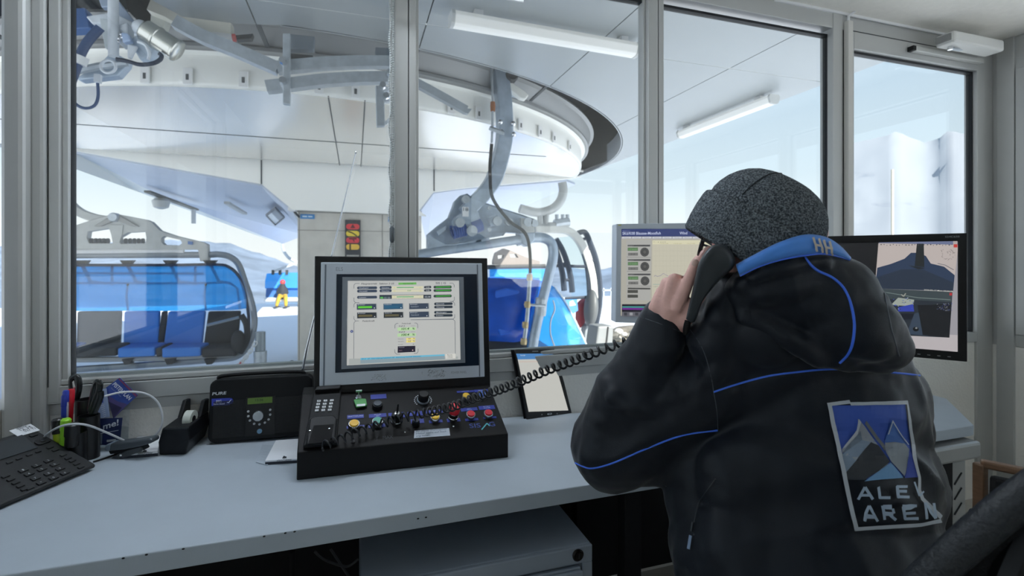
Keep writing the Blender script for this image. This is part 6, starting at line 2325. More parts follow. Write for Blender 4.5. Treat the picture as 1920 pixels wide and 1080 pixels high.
# upper camera picture: snow and the shadow of a tower
def cam_px(u, v):
    a, b = Fz.px(u, v)
    return a, b
tl, tr_, br, bl = (1647, 456), (1797, 459), (1788, 546), (1640, 541)
p.ppoly([(1640, 541), (1787, 546), (1797, 459), (1647, 456)], (182, 172, 168))
p.ppoly([(1640, 541), (1787, 546), (1790, 516), (1770, 500), (1745, 494), (1736, 480), (1722, 474), (1708, 474), (1696, 485), (1670, 495), (1645, 502)], (44, 58, 82))
p.ppoly([(1640, 541), (1787, 546), (1788, 530), (1730, 505), (1690, 505), (1644, 520)], (40, 50, 66))
p.ppoly([(1715, 499), (1733, 501), (1732, 457), (1719, 457)], (34, 38, 40))
p.ppoly([(1702, 497), (1735, 503), (1722, 505)], (30, 34, 36))
random.seed(9)
for k in range(26):
    u, v = 1645 + k * 5.8, 458 + random.uniform(-.5, 1.5)
    p.h -= p.step
    p.prect(u, v, u + random.uniform(1, 3), v + 1.6, (70, 70, 72))
for k in range(30):
    u, v = random.uniform(1765, 1793), random.uniform(468, 486)
    p.h -= p.step
    p.pline([(u, v), (u + random.uniform(-3, 4), v + random.uniform(-2, 3))], .7, (84, 80, 80))
p.pline([(1758, 494), (1772, 497), (1788, 506)], 1.2, (60, 66, 84))
p.prect(1787, 452, 1795, 464, (170, 160, 158))
p.ppoly([(1788, 464), (1795, 464), (1795, 458), (1788, 458)], (190, 60, 56))
# lower camera picture: the machine hall
p.ppoly([(1640, 541), (1786, 547), (1780, 633), (1636, 626)], (40, 46, 54))
p.ppoly([(1660, 560), (1784, 566), (1786, 547), (1640, 541)], (58, 68, 72))
p.pline([(1660, 548), (1720, 558), (1782, 562)], 1.5, (110, 124, 122))
p.pline([(1690, 552), (1694, 556), (1698, 550)], 2, (150, 150, 140))
p.ppoly([(1670, 572), (1712, 574), (1714, 562), (1684, 558)], (150, 158, 150))
p.ppoly([(1684, 584), (1714, 584), (1712, 570), (1684, 576)], (52, 66, 160))
p.ppoly([(1672, 600), (1716, 598), (1714, 588), (1676, 588)], (20, 24, 36))
p.ppoly([(1700, 626), (1742, 630), (1722, 586), (1714, 588)], (54, 66, 82))
p.ppoly([(1730, 628), (1780, 633), (1784, 570), (1720, 572)], (26, 28, 32))
random.seed(6)
for k in range(50):
    u, v = random.uniform(1756, 1784), random.uniform(568, 582)
    p.h -= p.step
    p.prect(u, v, u + 1.5, v + 1, random.choice([(120, 130, 160), (60, 70, 140), (150, 150, 150)]))
for k in range(30):
    u, v = random.uniform(1672, 1712), random.uniform(556, 580)
    p.h -= p.step
    p.prect(u, v, u + 2.2, v + 1.2, random.choice([(150, 160, 170), (70, 90, 170), (40, 44, 50)]))
for u, v, c3 in ((1717, 617, (20, 22, 24)), (1718, 615, (130, 134, 136))):
    a, b = Fz.px(u, v); p.disc(a, b, .008 if c3[0] < 40 else .003, c3, 12)
p.ptext('2020-02-17 Mon 10:24:18', 1732, 544.5, 1786, 547.5, 2.4, (200, 200, 190), .01)
p.prect(1780, 549, 1785, 554, (170, 50, 56))
p.build('screen_image', M_screen, t)
pp = Print(Fz, .0064)
a0, b0 = Fz.px(1778, 444)
pp.text('S24C650', w2 - .055, h2 - .014, .006, (140, 146, 150), .036)
pp.build('bezel_lettering', M_print, t)
for k in range(5):
    MB().obox(Fz.at(w2 - .045 - k * .026, .012, .0066), Fz.X * .004, Fz.Y * .0012, Fz.N * .0006).build('menu_key', mat('menu_grey', (150, 154, 156), .5), t)
mid = Fz.at(w2 * .45, h2 * .3, -.06)
MB().obox(mid - UP * .12, Fz.X * .035, Fz.N * .015, UP * .2).build('stand_neck', M_black, t, bevel=.004)
zb2 = dz(mid.x)
MB().lathe([(.13, 0), (.13, .01), (.04, .02), (0, .02)], (mid.x, mid.y, zb2), UP, 28).build('stand_foot', M_black, t, smooth=True)
# ------------------------------------------------------------------ the operator
def E_ball(u, v, fw, ru, rv, rd, roll=0.0):
    """ellipsoid given by photograph position, distance, and half sizes"""
    k = fw / FPX
    c = W(u, v, fw)
    ca, sa = math.cos(roll), math.sin(roll)
    return MB().ball(c, (RIGHT * ca - UP * sa) * (ru * k), FWD * rd, (RIGHT * sa + UP * ca) * (rv * k), 24, 16)


def chain(pts, n=5):
    return limb([(W(u, v, fw), r * fw / FPX) for u, v, fw, r in pts], n)


M_skin = mat('skin', (228, 180, 168), .55, 0, .10, 22, .12, 120)
def jacket_mat(name, col, rough, *a, **k):
    m = mat(name, col, rough, *a, **k)
    t = m.node_tree
    b = t.nodes['Principled BSDF']
    fine = [n for n in t.nodes if n.type == 'BUMP'][0]
    tc = [n for n in t.nodes if n.type == 'TEX_COORD'][0]
    mp = t.nodes.new('ShaderNodeMapping')
    mp.inputs['Rotation'].default_value = (0.5, 0.3, 0.9)
    mp.inputs['Scale'].default_value = (5, 3.4, 3)
    nz = t.nodes.new('ShaderNodeTexNoise')
    nz.inputs['Scale'].default_value = 1.6
    nz.inputs['Detail'].default_value = 1.5
    nz.inputs['Distortion'].default_value = .5
    bp = t.nodes.new('ShaderNodeBump')
    bp.inputs['Strength'].default_value = .4
    bp.inputs['Distance'].default_value = .04
    t.links.new(tc.outputs['Object'], mp.inputs[0])
    t.links.new(mp.outputs[0], nz.inputs['Vector'])
    t.links.new(nz.outputs['Fac'], bp.inputs['Height'])
    t.links.new(bp.outputs[0], fine.inputs['Normal'])
    return m


M_jack = jacket_mat('jacket_cloth', (19, 25, 34), .46, 0, .06, 5, .10, 700, spec=.28, sheen=.15)
HEAD = W(1428, 474, .945)
HA = (RIGHT * .26 + UP * .95 - FWD * .06).normalized()
HF = (RIGHT * -.92 + FWD * .38 - UP * .10)
HF = (HF - HA * HF.dot(HA)).normalized()
HL = HA.cross(HF)            # the person's left
parts = []
hm = lambda a, f, l: HEAD + HA * a + HF * f + HL * l
parts.append(MB().ball(hm(.045, -.005, 0), HF * .094, HL * .074, HA * .092, 24, 16))
parts.append(MB().ball(hm(-.035, .022, 0), HF * .064, HL * .060, HA * .085, 20, 14))
parts.append(limb([(hm(-.02, .092, 0), .010), (hm(-.048, .104, 0), .014), (hm(-.052, .094, 0), .014)]))
parts.append(MB().ball(hm(-.085, .070, 0), HF * .022, HL * .030, HA * .016, 12, 8))
parts.append(MB().ball(hm(-.112, .058, 0), HF * .028, HL * .032, HA * .020, 12, 8))
parts.append(MB().ball(hm(-.004, .078, .03), HF * .014, HL * .022, HA * .010, 10, 6))
parts.append(MB().ball(hm(-.004, .078, -.03), HF * .014, HL * .022, HA * .010, 10, 6))
for s in (-1, 1):
    parts.append(MB().ball(hm(-.02, -.012, .076 * s), HF * .017, HL * .009, HA * .031, 12, 8))
# neck and trunk inside the clothes
parts.append(limb([(hm(-.06, -.03, 0), .056), (W(1440, 600, .93), .06), (W(1480, 680, .95), .075)]))
parts.append(E_ball(1515, 760, .98, 160, 120, .10))
parts.append(E_ball(1520, 900, .95, 180, 150, .11))
parts.append(E_ball(1520, 1060, .92, 195, 150, .12))
parts.append(E_ball(1520, 1180, .92, 200, 110, .13))
parts.append(chain([(1325, 705, 1.0, 55), (1155, 835, 1.06, 42), (1248, 612, .97, 25)]))
parts.append(limb([(W(1680, 770, 1.03), .05), (W(1640, 850, 1.22), .042), (W(1560, 790, 1.42), .026)]))
# left hand: palm, four fingers, thumb
parts.append(chain([(1249, 612, .965, 25), (1252, 592, .945, 26), (1258, 574, .925, 20)]))
parts.append(chain([(1240, 600, .955, 20), (1236, 574, .940, 15)]))
parts.append(chain([(1268, 600, .94, 20), (1270, 572, .915, 15)]))
fingers = [[(1269, 575, .912, 15), (1285, 540, .890, 12.5), (1296, 513, .882, 10.5), (1303, 493, .884, 8.5)],
           [(1250, 570, .925, 14), (1264, 524, .905, 12.5), (1279, 527, .925, 10.5), (1286, 548, .940, 9.5)],
           [(1236, 570, .938, 13), (1250, 530, .924, 11), (1264, 535, .946, 9.5), (1270, 556, .958, 8.5)],
           [(1226, 577, .950, 11), (1239, 546, .942, 9.5), (1250, 550, .960, 8.5), (1256, 566, .970, 7.5)]]
for f in fingers:
    parts.append(chain(f, 6))
parts.append(chain([(1272, 612, .945, 17), (1288, 596, .915, 13.5), (1302, 570, .900, 12), (1316, 553, .900, 9)], 6))
# right hand on the desk
hr = W(1545, 770, 1.50)
parts.append(limb([(W(1560, 790, 1.42), .026), (hr, .028)]))
for k in range(4):
    d = V((.012 * (k - 1.5), 0, 0))
    parts.append(limb([(hr + d + V((0, .015, -.004)), .011), (hr + d * 1.5 + V((0, .055, -.008)), .009), (hr + d * 1.6 + V((0, .085 - .008 * abs(k - 1), -.022)), .0075)]))
parts.append(limb([(hr + V((-.018, 0, -.006)), .012), (hr + V((-.045, .03, -.012)), .010), (hr + V((-.055, .055, -.018)), .008)]))
person = blob_union(parts, .0036, 'person', M_skin, None, 3)
tag(person, 'seated operator in dark jacket and grey beanie holding a telephone handset to the ear', 'person')

# fingernails on index and thumb
bv_b = None


def bvh_of(o):
    me = o.data
    return BVHTree.FromPolygons([v.co.copy() for v in me.vertices], [tuple(p.vertices) for p in me.polygons])


B_body = bvh_of(person)


def hit(B, u, v, off=0.0):
    d = ray(u, v).normalized()
    loc, no, i, dist = B.ray_cast(CAM, d)
    if loc is None:
        return None, None
    if no.dot(d) > 0:
        no = -no
    return loc + no * off, no


def surf_print(B, polys, name, m, parent, off=.0016, step=.0005, cell=7.0):
    """flat shapes given in photograph pixels, laid on the cloth below"""
    mb = MB()
    for li, (pts, col) in enumerate(polys):
        bm = bmesh.new()
        vs = [bm.verts.new((x, y, 0)) for x, y in pts]
        bm.faces.new(vs)
        bmesh.ops.triangulate(bm, faces=bm.faces[:])
        x0, x1 = min(p[0] for p in pts), max(p[0] for p in pts)
        y0, y1 = min(p[1] for p in pts), max(p[1] for p in pts)
        x = math.ceil(x0 / cell) * cell
        while x < x1:
            bmesh.ops.bisect_plane(bm, geom=bm.verts[:] + bm.edges[:] + bm.faces[:], plane_co=(x, 0, 0), plane_no=(1, 0, 0))
            x += cell
        y = math.ceil(y0 / cell) * cell
        while y < y1:
            bmesh.ops.bisect_plane(bm, geom=bm.verts[:] + bm.edges[:] + bm.faces[:], plane_co=(0, y, 0), plane_no=(0, 1, 0))
            y += cell
        loc = {}
        for v_ in bm.verts:
            p, n = hit(B, v_.co.x, v_.co.y, off + step * li)
            loc[v_] = p
        for f in bm.faces:
            ps = [loc[v_] for v_ in f.verts]
            if any(p is None for p in ps):
                continue
            if max((a - b).length for a in ps for b in ps) > .06:
                continue
            mb.add(ps, [tuple(range(len(ps)))], lin(col))
        bm.free()
    if not mb.v:
        return None
    return mb.build(name, m, parent, smooth='all')


def surf_tube(B, pts, r, name, m, parent, n=6, off=.0):
    P2 = spline([V((u, v, 0)) for u, v in pts], 8)
    out = []
    for p in P2:
        q, no = hit(B, p.x, p.y, off)
        if q is not None:
            out.append(q)
    # smooth the path a little
    for _ in range(3):
        out = [out[0]] + [(out[i - 1] + out[i] * 2 + out[i + 1]) / 4 for i in range(1, len(out) - 1)] + [out[-1]]
    return MB().tube(out, r, n).build(name, m, parent, smooth=True)


surf_print(B_body, [([(1297, 490), (1301, 485.5), (1306, 486), (1309, 490), (1308, 497), (1302, 500), (1297, 497)], (206, 172, 160))], 'fingernail', M_print, person, .0008, 0, 3)
surf_print(B_body, [([(1310, 553), (1317, 549), (1322, 551), (1320, 558), (1312, 563), (1309, 559)], (190, 150, 136))], 'fingernail', M_print, person, .0008, 0, 3)

# beard and hair at the cheek, glasses
hair = MB()
random.seed(8)
for k in range(260):
    a = random.uniform(-.125, -.055)
    l = random.uniform(.0, .062)
    f = .030 + .05 * math.cos(l / .07) + random.uniform(-.01, .01)
    p = hm(a, f * (1 if l < .05 else .8), l)
    d = (HA * -1 + HF * random.uniform(0, .5) + HL * random.uniform(0, .5)).normalized() * .014
    hair.tube([p, p + d * .5 + HL * .002, p + d], [.0012, .001, .0004], 4)
hair.build('beard', mat('beard_brown', (116, 96, 76), .8), person, smooth=True, kind='stuff')
gl = MB()
for s in (-1, 1):
    c = hm(-.018, .108, .033 * s)
    gl.tube([c + HL * .024 * math.cos(a) + HA * .018 * math.sin(a) for a in [k * PI / 9 for k in range(18)]], .0018, 6, closed=True)
    gl.tube([hm(-.008, .107, .057 * s), hm(-.008, .095, .076 * s), hm(-.008, -.005, .084 * s)], .0024, 6)
gl.tube([hm(-.012, .110, -.010), hm(-.010, .112, 0), hm(-.012, .110, .010)], .0016, 6)
gl.build('glasses', mat('glasses_black', (26, 28, 32), .3), person, smooth=True)

# beanie: cuff and crown, knitted
B0 = W(1389, 470, .93)
A = (RIGHT * .52 + UP * .83 - FWD * .20).normalized()
XF = (RIGHT * -.80 + FWD * .45 + UP * .0)
XF = (XF - A * XF.dot(A)).normalized()
XL_ = A.cross(XF)
M_knit = bpy.data.materials.new('grey_knit')
M_knit.use_nodes = True
t_ = M_knit.node_tree
b_ = t_.nodes['Principled BSDF']
b_.inputs['Roughness'].default_value = .95
b_.inputs['Specular IOR Level'].default_value = .15
tc = t_.nodes.new('ShaderNodeTexCoord')
nz = t_.nodes.new('ShaderNodeTexNoise'); nz.inputs['Scale'].default_value = 340; nz.inputs['Detail'].default_value = 2
rp = t_.nodes.new('ShaderNodeValToRGB')
rp.color_ramp.elements[0].position = .38; rp.color_ramp.elements[0].color = lin((54, 60, 65))
rp.color_ramp.elements[1].position = .68; rp.color_ramp.elements[1].color = lin((122, 129, 134))
vo = t_.nodes.new('ShaderNodeTexVoronoi'); vo.inputs['Scale'].default_value = 330
bp = t_.nodes.new('ShaderNodeBump'); bp.inputs['Strength'].default_value = .55; bp.inputs['Distance'].default_value = .003
t_.links.new(tc.outputs['Object'], nz.inputs['Vector']); t_.links.new(nz.outputs['Fac'], rp.inputs[0]); t_.links.new(rp.outputs[0], b_.inputs['Base Color'])
t_.links.new(tc.outputs['Object'], vo.inputs['Vector']); t_.links.new(vo.outputs['Distance'], bp.inputs['Height']); t_.links.new(bp.outputs[0], b_.inputs['Normal'])


def knit_rings(prof, n=96, rib=.0):
    rows = []
    for s, r in prof:
        row = []
        for k in range(n):
            a = 2 * PI * k / n
            rr = r * (1 + rib * (1 if k % 2 else -1)) * (1 + .012 * math.sin(3 * a + 7 * s) + .008 * noise.noise((math.cos(a) * 3, math.sin(a) * 3, s * 40)))
            row.append(B0 + A * s + XF * (math.cos(a) * rr * 1.05) + XL_ * (math.sin(a) * rr * .95))
        rows.append(row)
    return rows


be = MB()
be.grid(knit_rings([(.040, .0985), (.058, .1005), (.066, .1015), (.078, .1025), (.092, .0995), (.108, .0925), (.122, .0835), (.134, .072), (.143, .058), (.149, .042), (.1525, .024), (.1535, .008), (.1535, .0005)], 96, .006), close_u=True)
beo = be.build('beanie', M_knit, person, smooth='all')
kr = knit_rings([(.078, .1032), (.092, .1002), (.108, .0932), (.122, .0842), (.134, .0727), (.143, .0587), (.149, .0427)], 96)
for k in (18, 50, 82):
    MB().tube([r[k] for r in kr], .0012, 6).build('crown_seam', mat('seam_dark_knit', (40, 44, 48), .9), beo, smooth=True)
cf = MB()
cf.grid(knit_rings([(-.014, .0985), (-.018, .1010), (-.014, .1045), (.010, .1085), (.035, .1100), (.055, .1100), (.063, .1085), (.066, .1050), (.062, .0990)], 120, .009), close_u=True)
cf.build('cuff', M_knit, beo, smooth='all')

# ------------------------------------------------------------------ jacket
jp = []
jp.append(E_ball(1525, 765, .985, 196, 150, .145))
jp.append(E_ball(1515, 900, .95, 222, 165, .155))
jp.append(E_ball(1515, 1040, .92, 252, 165, .165))
jp.append(E_ball(1545, 1150, .91, 238, 130, .175))
jp.append(chain([(1312, 880, .985, 60), (1318, 940, .97, 66), (1345, 1020, .95, 70)]))
jp.append(chain([(1340, 712, .985, 88), (1240, 770, 1.02, 84), (1158, 828, 1.05, 82)], 8))
jp.append(chain([(1152, 832, 1.05, 79), (1190, 742, 1.02, 67), (1224, 660, .99, 50), (1246, 610, .965, 41)], 10))
jp.append(chain([(1205, 856, 1.04, 52), (1300, 830, 1.0, 60), (1390, 800, .97, 70)]))
jp.append(chain([(1640, 745, 1.0, 74), (1660, 790, 1.04, 70), (1630, 860, 1.22, 60), (1560, 800, 1.40, 42)], 8))
jp.append(chain([(1400, 700, .98, 96), (1480, 660, .95, 90), (1600, 700, .96, 90)]))
jp.append(E_ball(1425, 610, .93, 88, 86, .085, -.3))
jp.append(chain([(1350, 600, .91, 38), (1338, 640, .93, 46), (1360, 680, .95, 60)]))
jp.append(chain([(1345, 575, .92, 24), (1328, 610, .94, 28), (1330, 660, .955, 34)]))
jp.append(chain([(1372, 545, .905, 30), (1352, 590, .90, 34)]))
# a few large folds
def fold(pts, r0):
    return chain([(u, v, fw, r0) for u, v, fw in pts], 4)


jp.append(fold([(1345, 690, .90), (1310, 740, .925), (1290, 800, .955)], 12))
jp.append(fold([(1150, 745, .97), (1190, 762, .955), (1230, 772, .945)], 11))
jp.append(fold([(1125, 790, .99), (1170, 812, .975), (1215, 815, .96)], 11))
def wrinkle(o, fields, keep=None):
    """push the cloth in and out along soft ridges; fields = [(ridge direction, spacing, length, depth, seed)]"""
    me = o.data
    nrm = [v.normal.copy() for v in me.vertices]
    for i, v in enumerate(me.vertices):
        d = 0
        for ax_, sp_, ln_, am_, sd_ in fields:
            a_ = ax_.normalized()
            al = v.co.dot(a_)
            q = (v.co - a_ * al) / sp_ + a_ * (al / ln_) + V((sd_, 2.7 * sd_, -sd_))
            w_ = noise.noise(q)
            g_ = max(0, noise.noise(v.co * 5.5 + V((sd_ * 3, 0, 0))) + .45)
            d += am_ * (1 - abs(w_) * 2.6) * min(1, g_ * 1.6)
        v.co += nrm[i] * d
    for p in me.polygons:
        p.use_smooth = True
    me.update()


jacket = blob_union(jp, .0062, 'jacket', M_jack, person, 8, .008, .07, 2)
wrinkle(jacket, [(RIGHT * .5 - UP * .85, .10, .34, .0085, 1.3), (RIGHT * .75 + UP * .6 - FWD * .2, .075, .22, .006, 4.1), (UP, .13, .5, .006, 7.7)])
B_j = bvh_of(jacket)

# cuff of the left sleeve
# hood lying on the back, and its blue-lined collar
hp = []
hp.append(E_ball(1548, 560, .875, 100, 84, .075, .35))
hp.append(E_ball(1585, 608, .865, 100, 80, .075, .5))
hp.append(E_ball(1480, 560, .885, 92, 62, .06, .5))
hp.append(E_ball(1615, 640, .868, 80, 54, .065, .35))
hp.append(E_ball(1415, 550, .885, 60, 48, .045, .3))
hp.append(chain([(1400, 520, .87, 22), (1470, 492, .85, 22), (1540, 490, .84, 22), (1590, 510, .85, 24)]))
hp.append(chain([(1392, 532, .86, 22), (1440, 514, .845, 24), (1500, 502, .838, 24), (1556, 500, .838, 22), (1588, 508, .845, 20)]))
hp.append(chain([(1412, 520, .835, 13), (1440, 508, .826, 15), (1476, 499, .822, 16), (1512, 493, .82, 16), (1545, 492, .822, 16)], 8))
hp.append(chain([(1430, 545, .85, 30), (1500, 530, .84, 34), (1560, 530, .835, 34)]))
hp.append(chain([(1400, 590, .87, 20), (1470, 630, .85, 22), (1540, 668, .845, 20), (1600, 684, .845, 18), (1660, 684, .85, 18)]))
hp.append(chain([(1655, 560, .84, 14), (1665, 620, .83, 16), (1672, 680, .83, 14)]))
hood = blob_union(hp, .0052, 'hood', M_jack, person, 8, .007, .06, 2)
wrinkle(hood, [(RIGHT * .8 - UP * .5, .09, .28, .007, 2.2), (RIGHT * .3 - UP * .9, .07, .25, .005, 5.5)])
B_h = bvh_of(hood)

# standing collar, blue inside shown to us
M_blue = mat('collar_blue', (74, 138, 222), .55, 0, .07, 18, .06, 500, sheen=.2)
up_e = [(1381, 497), (1420, 476), (1462, 455), (1508, 441), (1546, 445), (1574, 462), (1594, 484)]
lo_e = [(1387, 517), (1424, 499), (1468, 486), (1508, 479), (1540, 476), (1566, 480), (1592, 487)]
ue = spline([V((u, v, 0)) for u, v in up_e], 6)
le = spline([V((u, v, 0)) for u, v in lo_e], 6)
rows = [[], [], [], []]
for i, (a, b) in enumerate(zip(ue, le)):
    s = i / (len(ue) - 1)
    fwa = .835 - .035 * math.sin(PI * s) + .01 * s
    for k in range(4):
        f = k / 3
        p = a.lerp(b, f)
        q, no = hit(B_h, p.x, p.y)
        fw = fwa - .008 * math.sin(PI * f)
        if q is not None:
            fw = min(fw, (q - CAM).dot(FWD) - .004)
        rows[k].append(W(p.x, p.y, fw))
col = MB().grid(rows).build('collar', M_blue, person, smooth='all', solid=.004)
MB().tube([p - FWD * .002 for p in rows[3]], .0016, 6).build('collar_piping', mat('piping_blue', (70, 120, 240), .5), col, smooth=True)
B_c = BVHTree.FromPolygons([p for r in rows for p in r], [(k * len(rows[0]) + i, k * len(rows[0]) + i + 1, (k + 1) * len(rows[0]) + i + 1, (k + 1) * len(rows[0]) + i) for k in range(3) for i in range(len(rows[0]) - 1)])
# HH lettering on the collar
hh = (196, 186, 172)
def bar_px(p, q, w):
    dx, dy = q[0] - p[0], q[1] - p[1]
    l = math.hypot(dx, dy)
    nx, ny = -dy / l * w / 2, dx / l * w / 2
    return [(p[0] + nx, p[1] + ny), (q[0] + nx, q[1] + ny), (q[0] - nx, q[1] - ny), (p[0] - nx, p[1] - ny)]


polys = []
for (x, y) in ((0, 0), (18.5, 4.5)):
    polys += [(bar_px((1521 + x, 448 + y), (1528 + x, 469 + y), 4), hh), (bar_px((1531 + x, 450 + y), (1539 + x, 471 + y), 4), hh), (bar_px((1525 + x, 459 + y), (1535 + x, 461 + y), 4), hh)]
surf_print(B_c, polys, 'collar_lettering', M_print, col, .0052, .0001, 5)

M_pipe = mat('piping_blue', (70, 120, 240), .5)
surf_tube(B_h, [(1508, 480), (1518, 494), (1534, 508), (1560, 520), (1582, 540), (1596, 572), (1602, 608), (1599, 642), (1590, 665), (1574, 681)], .0022, 'hood_piping', M_pipe, hood)
M_pipe2 = mat('piping_dark', (70, 76, 84), .5)
surf_tube(B_h, [(1655, 535), (1662, 570), (1672, 620), (1686, 668)], .0012, 'hood_seam', M_pipe2, hood)
surf_tube(B_j, [(1338, 735), (1380, 721), (1440, 705), (1500, 697), (1560, 692), (1640, 696), (1690, 700), (1724, 704)], .0019, 'yoke_piping', M_pipe, jacket)
surf_tube(B_j, [(1079, 868), (1094, 875), (1112, 878), (1150, 868), (1210, 842), (1280, 816), (1345, 807)], .0019, 'sleeve_piping', M_pipe, jacket)
surf_tube(B_j, [(1294, 618), (1316, 650), (1332, 700), (1338, 735)], .0009, 'shoulder_seam', M_pipe2, jacket)
surf_tube(B_j, [(1338, 735), (1344, 770), (1346, 807)], .0009, 'sleeve_seam', M_pipe2, jacket)
surf_tube(B_j, [(1200, 594), (1235, 606), (1276, 622)], .0008, 'cuff_seam', M_pipe2, jacket)
surf_tube(B_j, [(1342, 898), (1326, 920), (1312, 940), (1306, 960), (1302, 980)], .0016, 'pocket_zip', mat('zip_black', (40, 44, 50), .4), jacket)
p0, n0 = hit(B_j, 1302, 980, .004)
p1, n1 = hit(B_j, 1296, 1030, .006)
if p0 and p1:
    zp = MB().tube([p0, p0.lerp(p1, .35)], .0022, 6).tube([p0 + RIGHT * .012, p0.lerp(p1, .5) + RIGHT * .006], .0018, 6).build('zip_puller', mat('zip_black', (40, 44, 50), .4), jacket, smooth=True)
    MB().bar(p0.lerp(p1, .5), p1, .005, .003).build('zip_tab', mat('zip_tab', (120, 140, 168), .4), zp)

# emblem on the back: framed picture of two peaks and the lettering
wh = (186, 192, 200)
blu, blu2 = (52, 86, 176), (46, 70, 160)
LX = lambda x: 1540 + x / 4.154
LY = lambda y: 740 + y / 4.154
L_ = lambda pts: [(LX(x), LY(y)) for x, y in pts]
EM = []
EM.append((L_([(72, 84), (645, 76), (662, 200), (690, 400), (742, 600), (750, 640), (630, 640), (330, 660), (170, 620), (120, 380)]), blu))
EM.append((L_([(155, 432), (280, 260), (282, 186), (330, 240), (520, 520), (500, 560), (330, 660), (180, 606), (160, 470)]), (150, 156, 164)))
EM.append((L_([(155, 462), (300, 280), (312, 350), (370, 372), (180, 606), (165, 530)]), (112, 126, 142)))
EM.append((L_([(160, 468), (312, 352), (378, 372), (185, 606)]), (128, 146, 166)))
EM.append((L_([(184, 608), (380, 372), (440, 400), (524, 520), (440, 590), (330, 664), (200, 660)]), (38, 44, 52)))
EM.append((L_([(332, 224), (344, 200), (500, 418), (490, 448)]), (104, 110, 116)))
EM.append((L_([(480, 366), (536, 192), (660, 400), (620, 376), (560, 366)]), (66, 108, 178)))
EM.append((L_([(498, 452), (484, 372), (560, 366), (630, 380), (670, 430), (662, 560), (632, 636), (528, 516)]), (134, 142, 150)))
EM.append((L_([(326, 672), (440, 590), (528, 526), (622, 648)]), (104, 152, 196)))
EM.append((L_([(640, 620), (672, 430), (712, 520), (748, 600), (752, 640), (630, 650)]), blu2))
for a in ([(36, 66), (212, 42), (224, 68), (72, 88)], [(212, 60), (652, 48), (660, 78), (224, 84)], [(36, 66), (72, 88), (272, 1018), (244, 1050)], [(652, 48), (680, 200), (718, 470), (758, 640), (754, 740), (778, 803), (918, 932), (900, 962), (754, 818), (730, 748), (736, 640), (692, 480), (658, 200), (644, 76)],
          [(244, 1050), (266, 1018), (760, 985), (900, 958), (914, 985), (760, 1012)], [(500, 300), (536, 192), (540, 200), (508, 300)], [(536, 192), (660, 396), (655, 400), (534, 204)], [(155, 432), (262, 270), (282, 186), (300, 208), (268, 300), (180, 420)]):
    EM.append((L_(a), wh))


def letter(strokes, x, y, w, h, t_, sl=0.0):
    for a, b in strokes:
        EM.append((bar_px((LX(x + a[0] * w + a[1] * sl), LY(y - a[1] * h)), (LX(x + b[0] * w + b[1] * sl), LY(y - b[1] * h)), t_), (168, 186, 206)))


sA = [((0, 0), (.5, 1)), ((.5, 1), (1, 0)), ((.2, .33), (.8, .33))]
sL = [((0, 1), (0, 0)), ((-.06, .06), (.9, .06))]
sE = [((0, 1), (0, 0)), ((-.08, .94), (1, .94)), ((0, .52), (.85, .52)), ((-.08, .06), (1, .06))]
sT = [((0, .94), (1, .94)), ((.5, 1), (.5, 0))]
sR = [((0, 1), (0, 0)), ((0, .94), (.8, .94)), ((.85, .92), (.9, .55)), ((0, .5), (.82, .5)), ((.45, .5), (1, 0))]
sN = [((0, 0), (0, 1)), ((0, 1), (1, 0)), ((1, 0), (1, 1))]
t4 = 5.2
letter(sA, 275, 812, 110, 100, t4, -8)
letter(sL, 438, 806, 90, 92, t4, -14)
letter(sE, 578, 804, 74, 90, t4, -14)
letter([((.0, 1), (.5, 0)), ((.5, 0), (1, .35))], 690, 790, 70, 110, 3.2, 0)
letter(sA, 308, 962, 100, 104, t4, -8)
letter(sR, 462, 946, 84, 90, t4, -12)
letter(sE, 612, 940, 94, 88, t4, -14)
letter(sN, 766, 938, 66, 100, t4, -14)
surf_print(B_j, EM, 'back_emblem', M_print, jacket, .0018, .00022, 8)

# trousers and boots, mostly under the desk
tp_ = [limb([(W(1470, 1180, .92), .11), (V((.96, 1.06, .52)), .085), (V((.97, 1.12, .48)), .08), (V((.98, 1.24, .14)), .06)]),
       limb([(W(1590, 1180, .92), .11), (V((1.24, 1.06, .52)), .085), (V((1.26, 1.12, .48)), .08), (V((1.26, 1.24, .14)), .06)]),
       E_ball(1525, 1190, .92, 225, 110, .16)]
blob_union(tp_, .009, 'trousers', mat('trousers_black', (14, 16, 20), .8), person, 5)
for x, y in ((.98, 1.24), (1.26, 1.24)):
    blob_union([limb([(V((x, y - .03, .055)), .05), (V((x, y + .08, .05)), .048), (V((x, y + .17, .04)), .038)])], .006, 'boot', M_matt, person, 4)

# ------------------------------------------------------------------ handset and coiled cord
hs = thing('telephone_handset', 'black telephone handset held in the hand against the ear', 'telephone handset', W(1330, 510, .87))
hout = [(1286, 598), (1296, 553), (1303, 520), (1311, 491), (1327, 467), (1342, 458), (1356, 459), (1369, 468), (1379, 487), (1373, 504), (1352, 523), (1334, 543), (1317, 566), (1302, 604)]
ho = spline([V((u, v, 0)) for u, v in hout + [hout[0]]], 3)[:-1]
cu, cv = 1338, 500
rows = []
for sc_, dp_ in ((.90, .052), (1.0, .040), (1.0, .018), (.95, .009), (.82, .0), (.60, -.001)):
    row = []
    for p in ho:
        # pull towards the spine of the handset
        t__ = max(0, min(1, ((p.x - 1345) * -50 + (p.y - 490) * 100) / 12500))
        su, sv = 1345 - 53 * t__, 490 + 108 * t__
        row.append(W(su + (p.x - su) * sc_, sv + (p.y - sv) * sc_, .828 + dp_ * .8 + .05 * t__))
    rows.append(row)
hb = MB()
hb.grid(rows, close_u=True)
n = len(ho)
hb.f.append(tuple(range((len(rows) - 1) * n, len(rows) * n))); hb.c.append(None)
hb.f.append(tuple(range(n - 1, -1, -1))); hb.c.append(None)
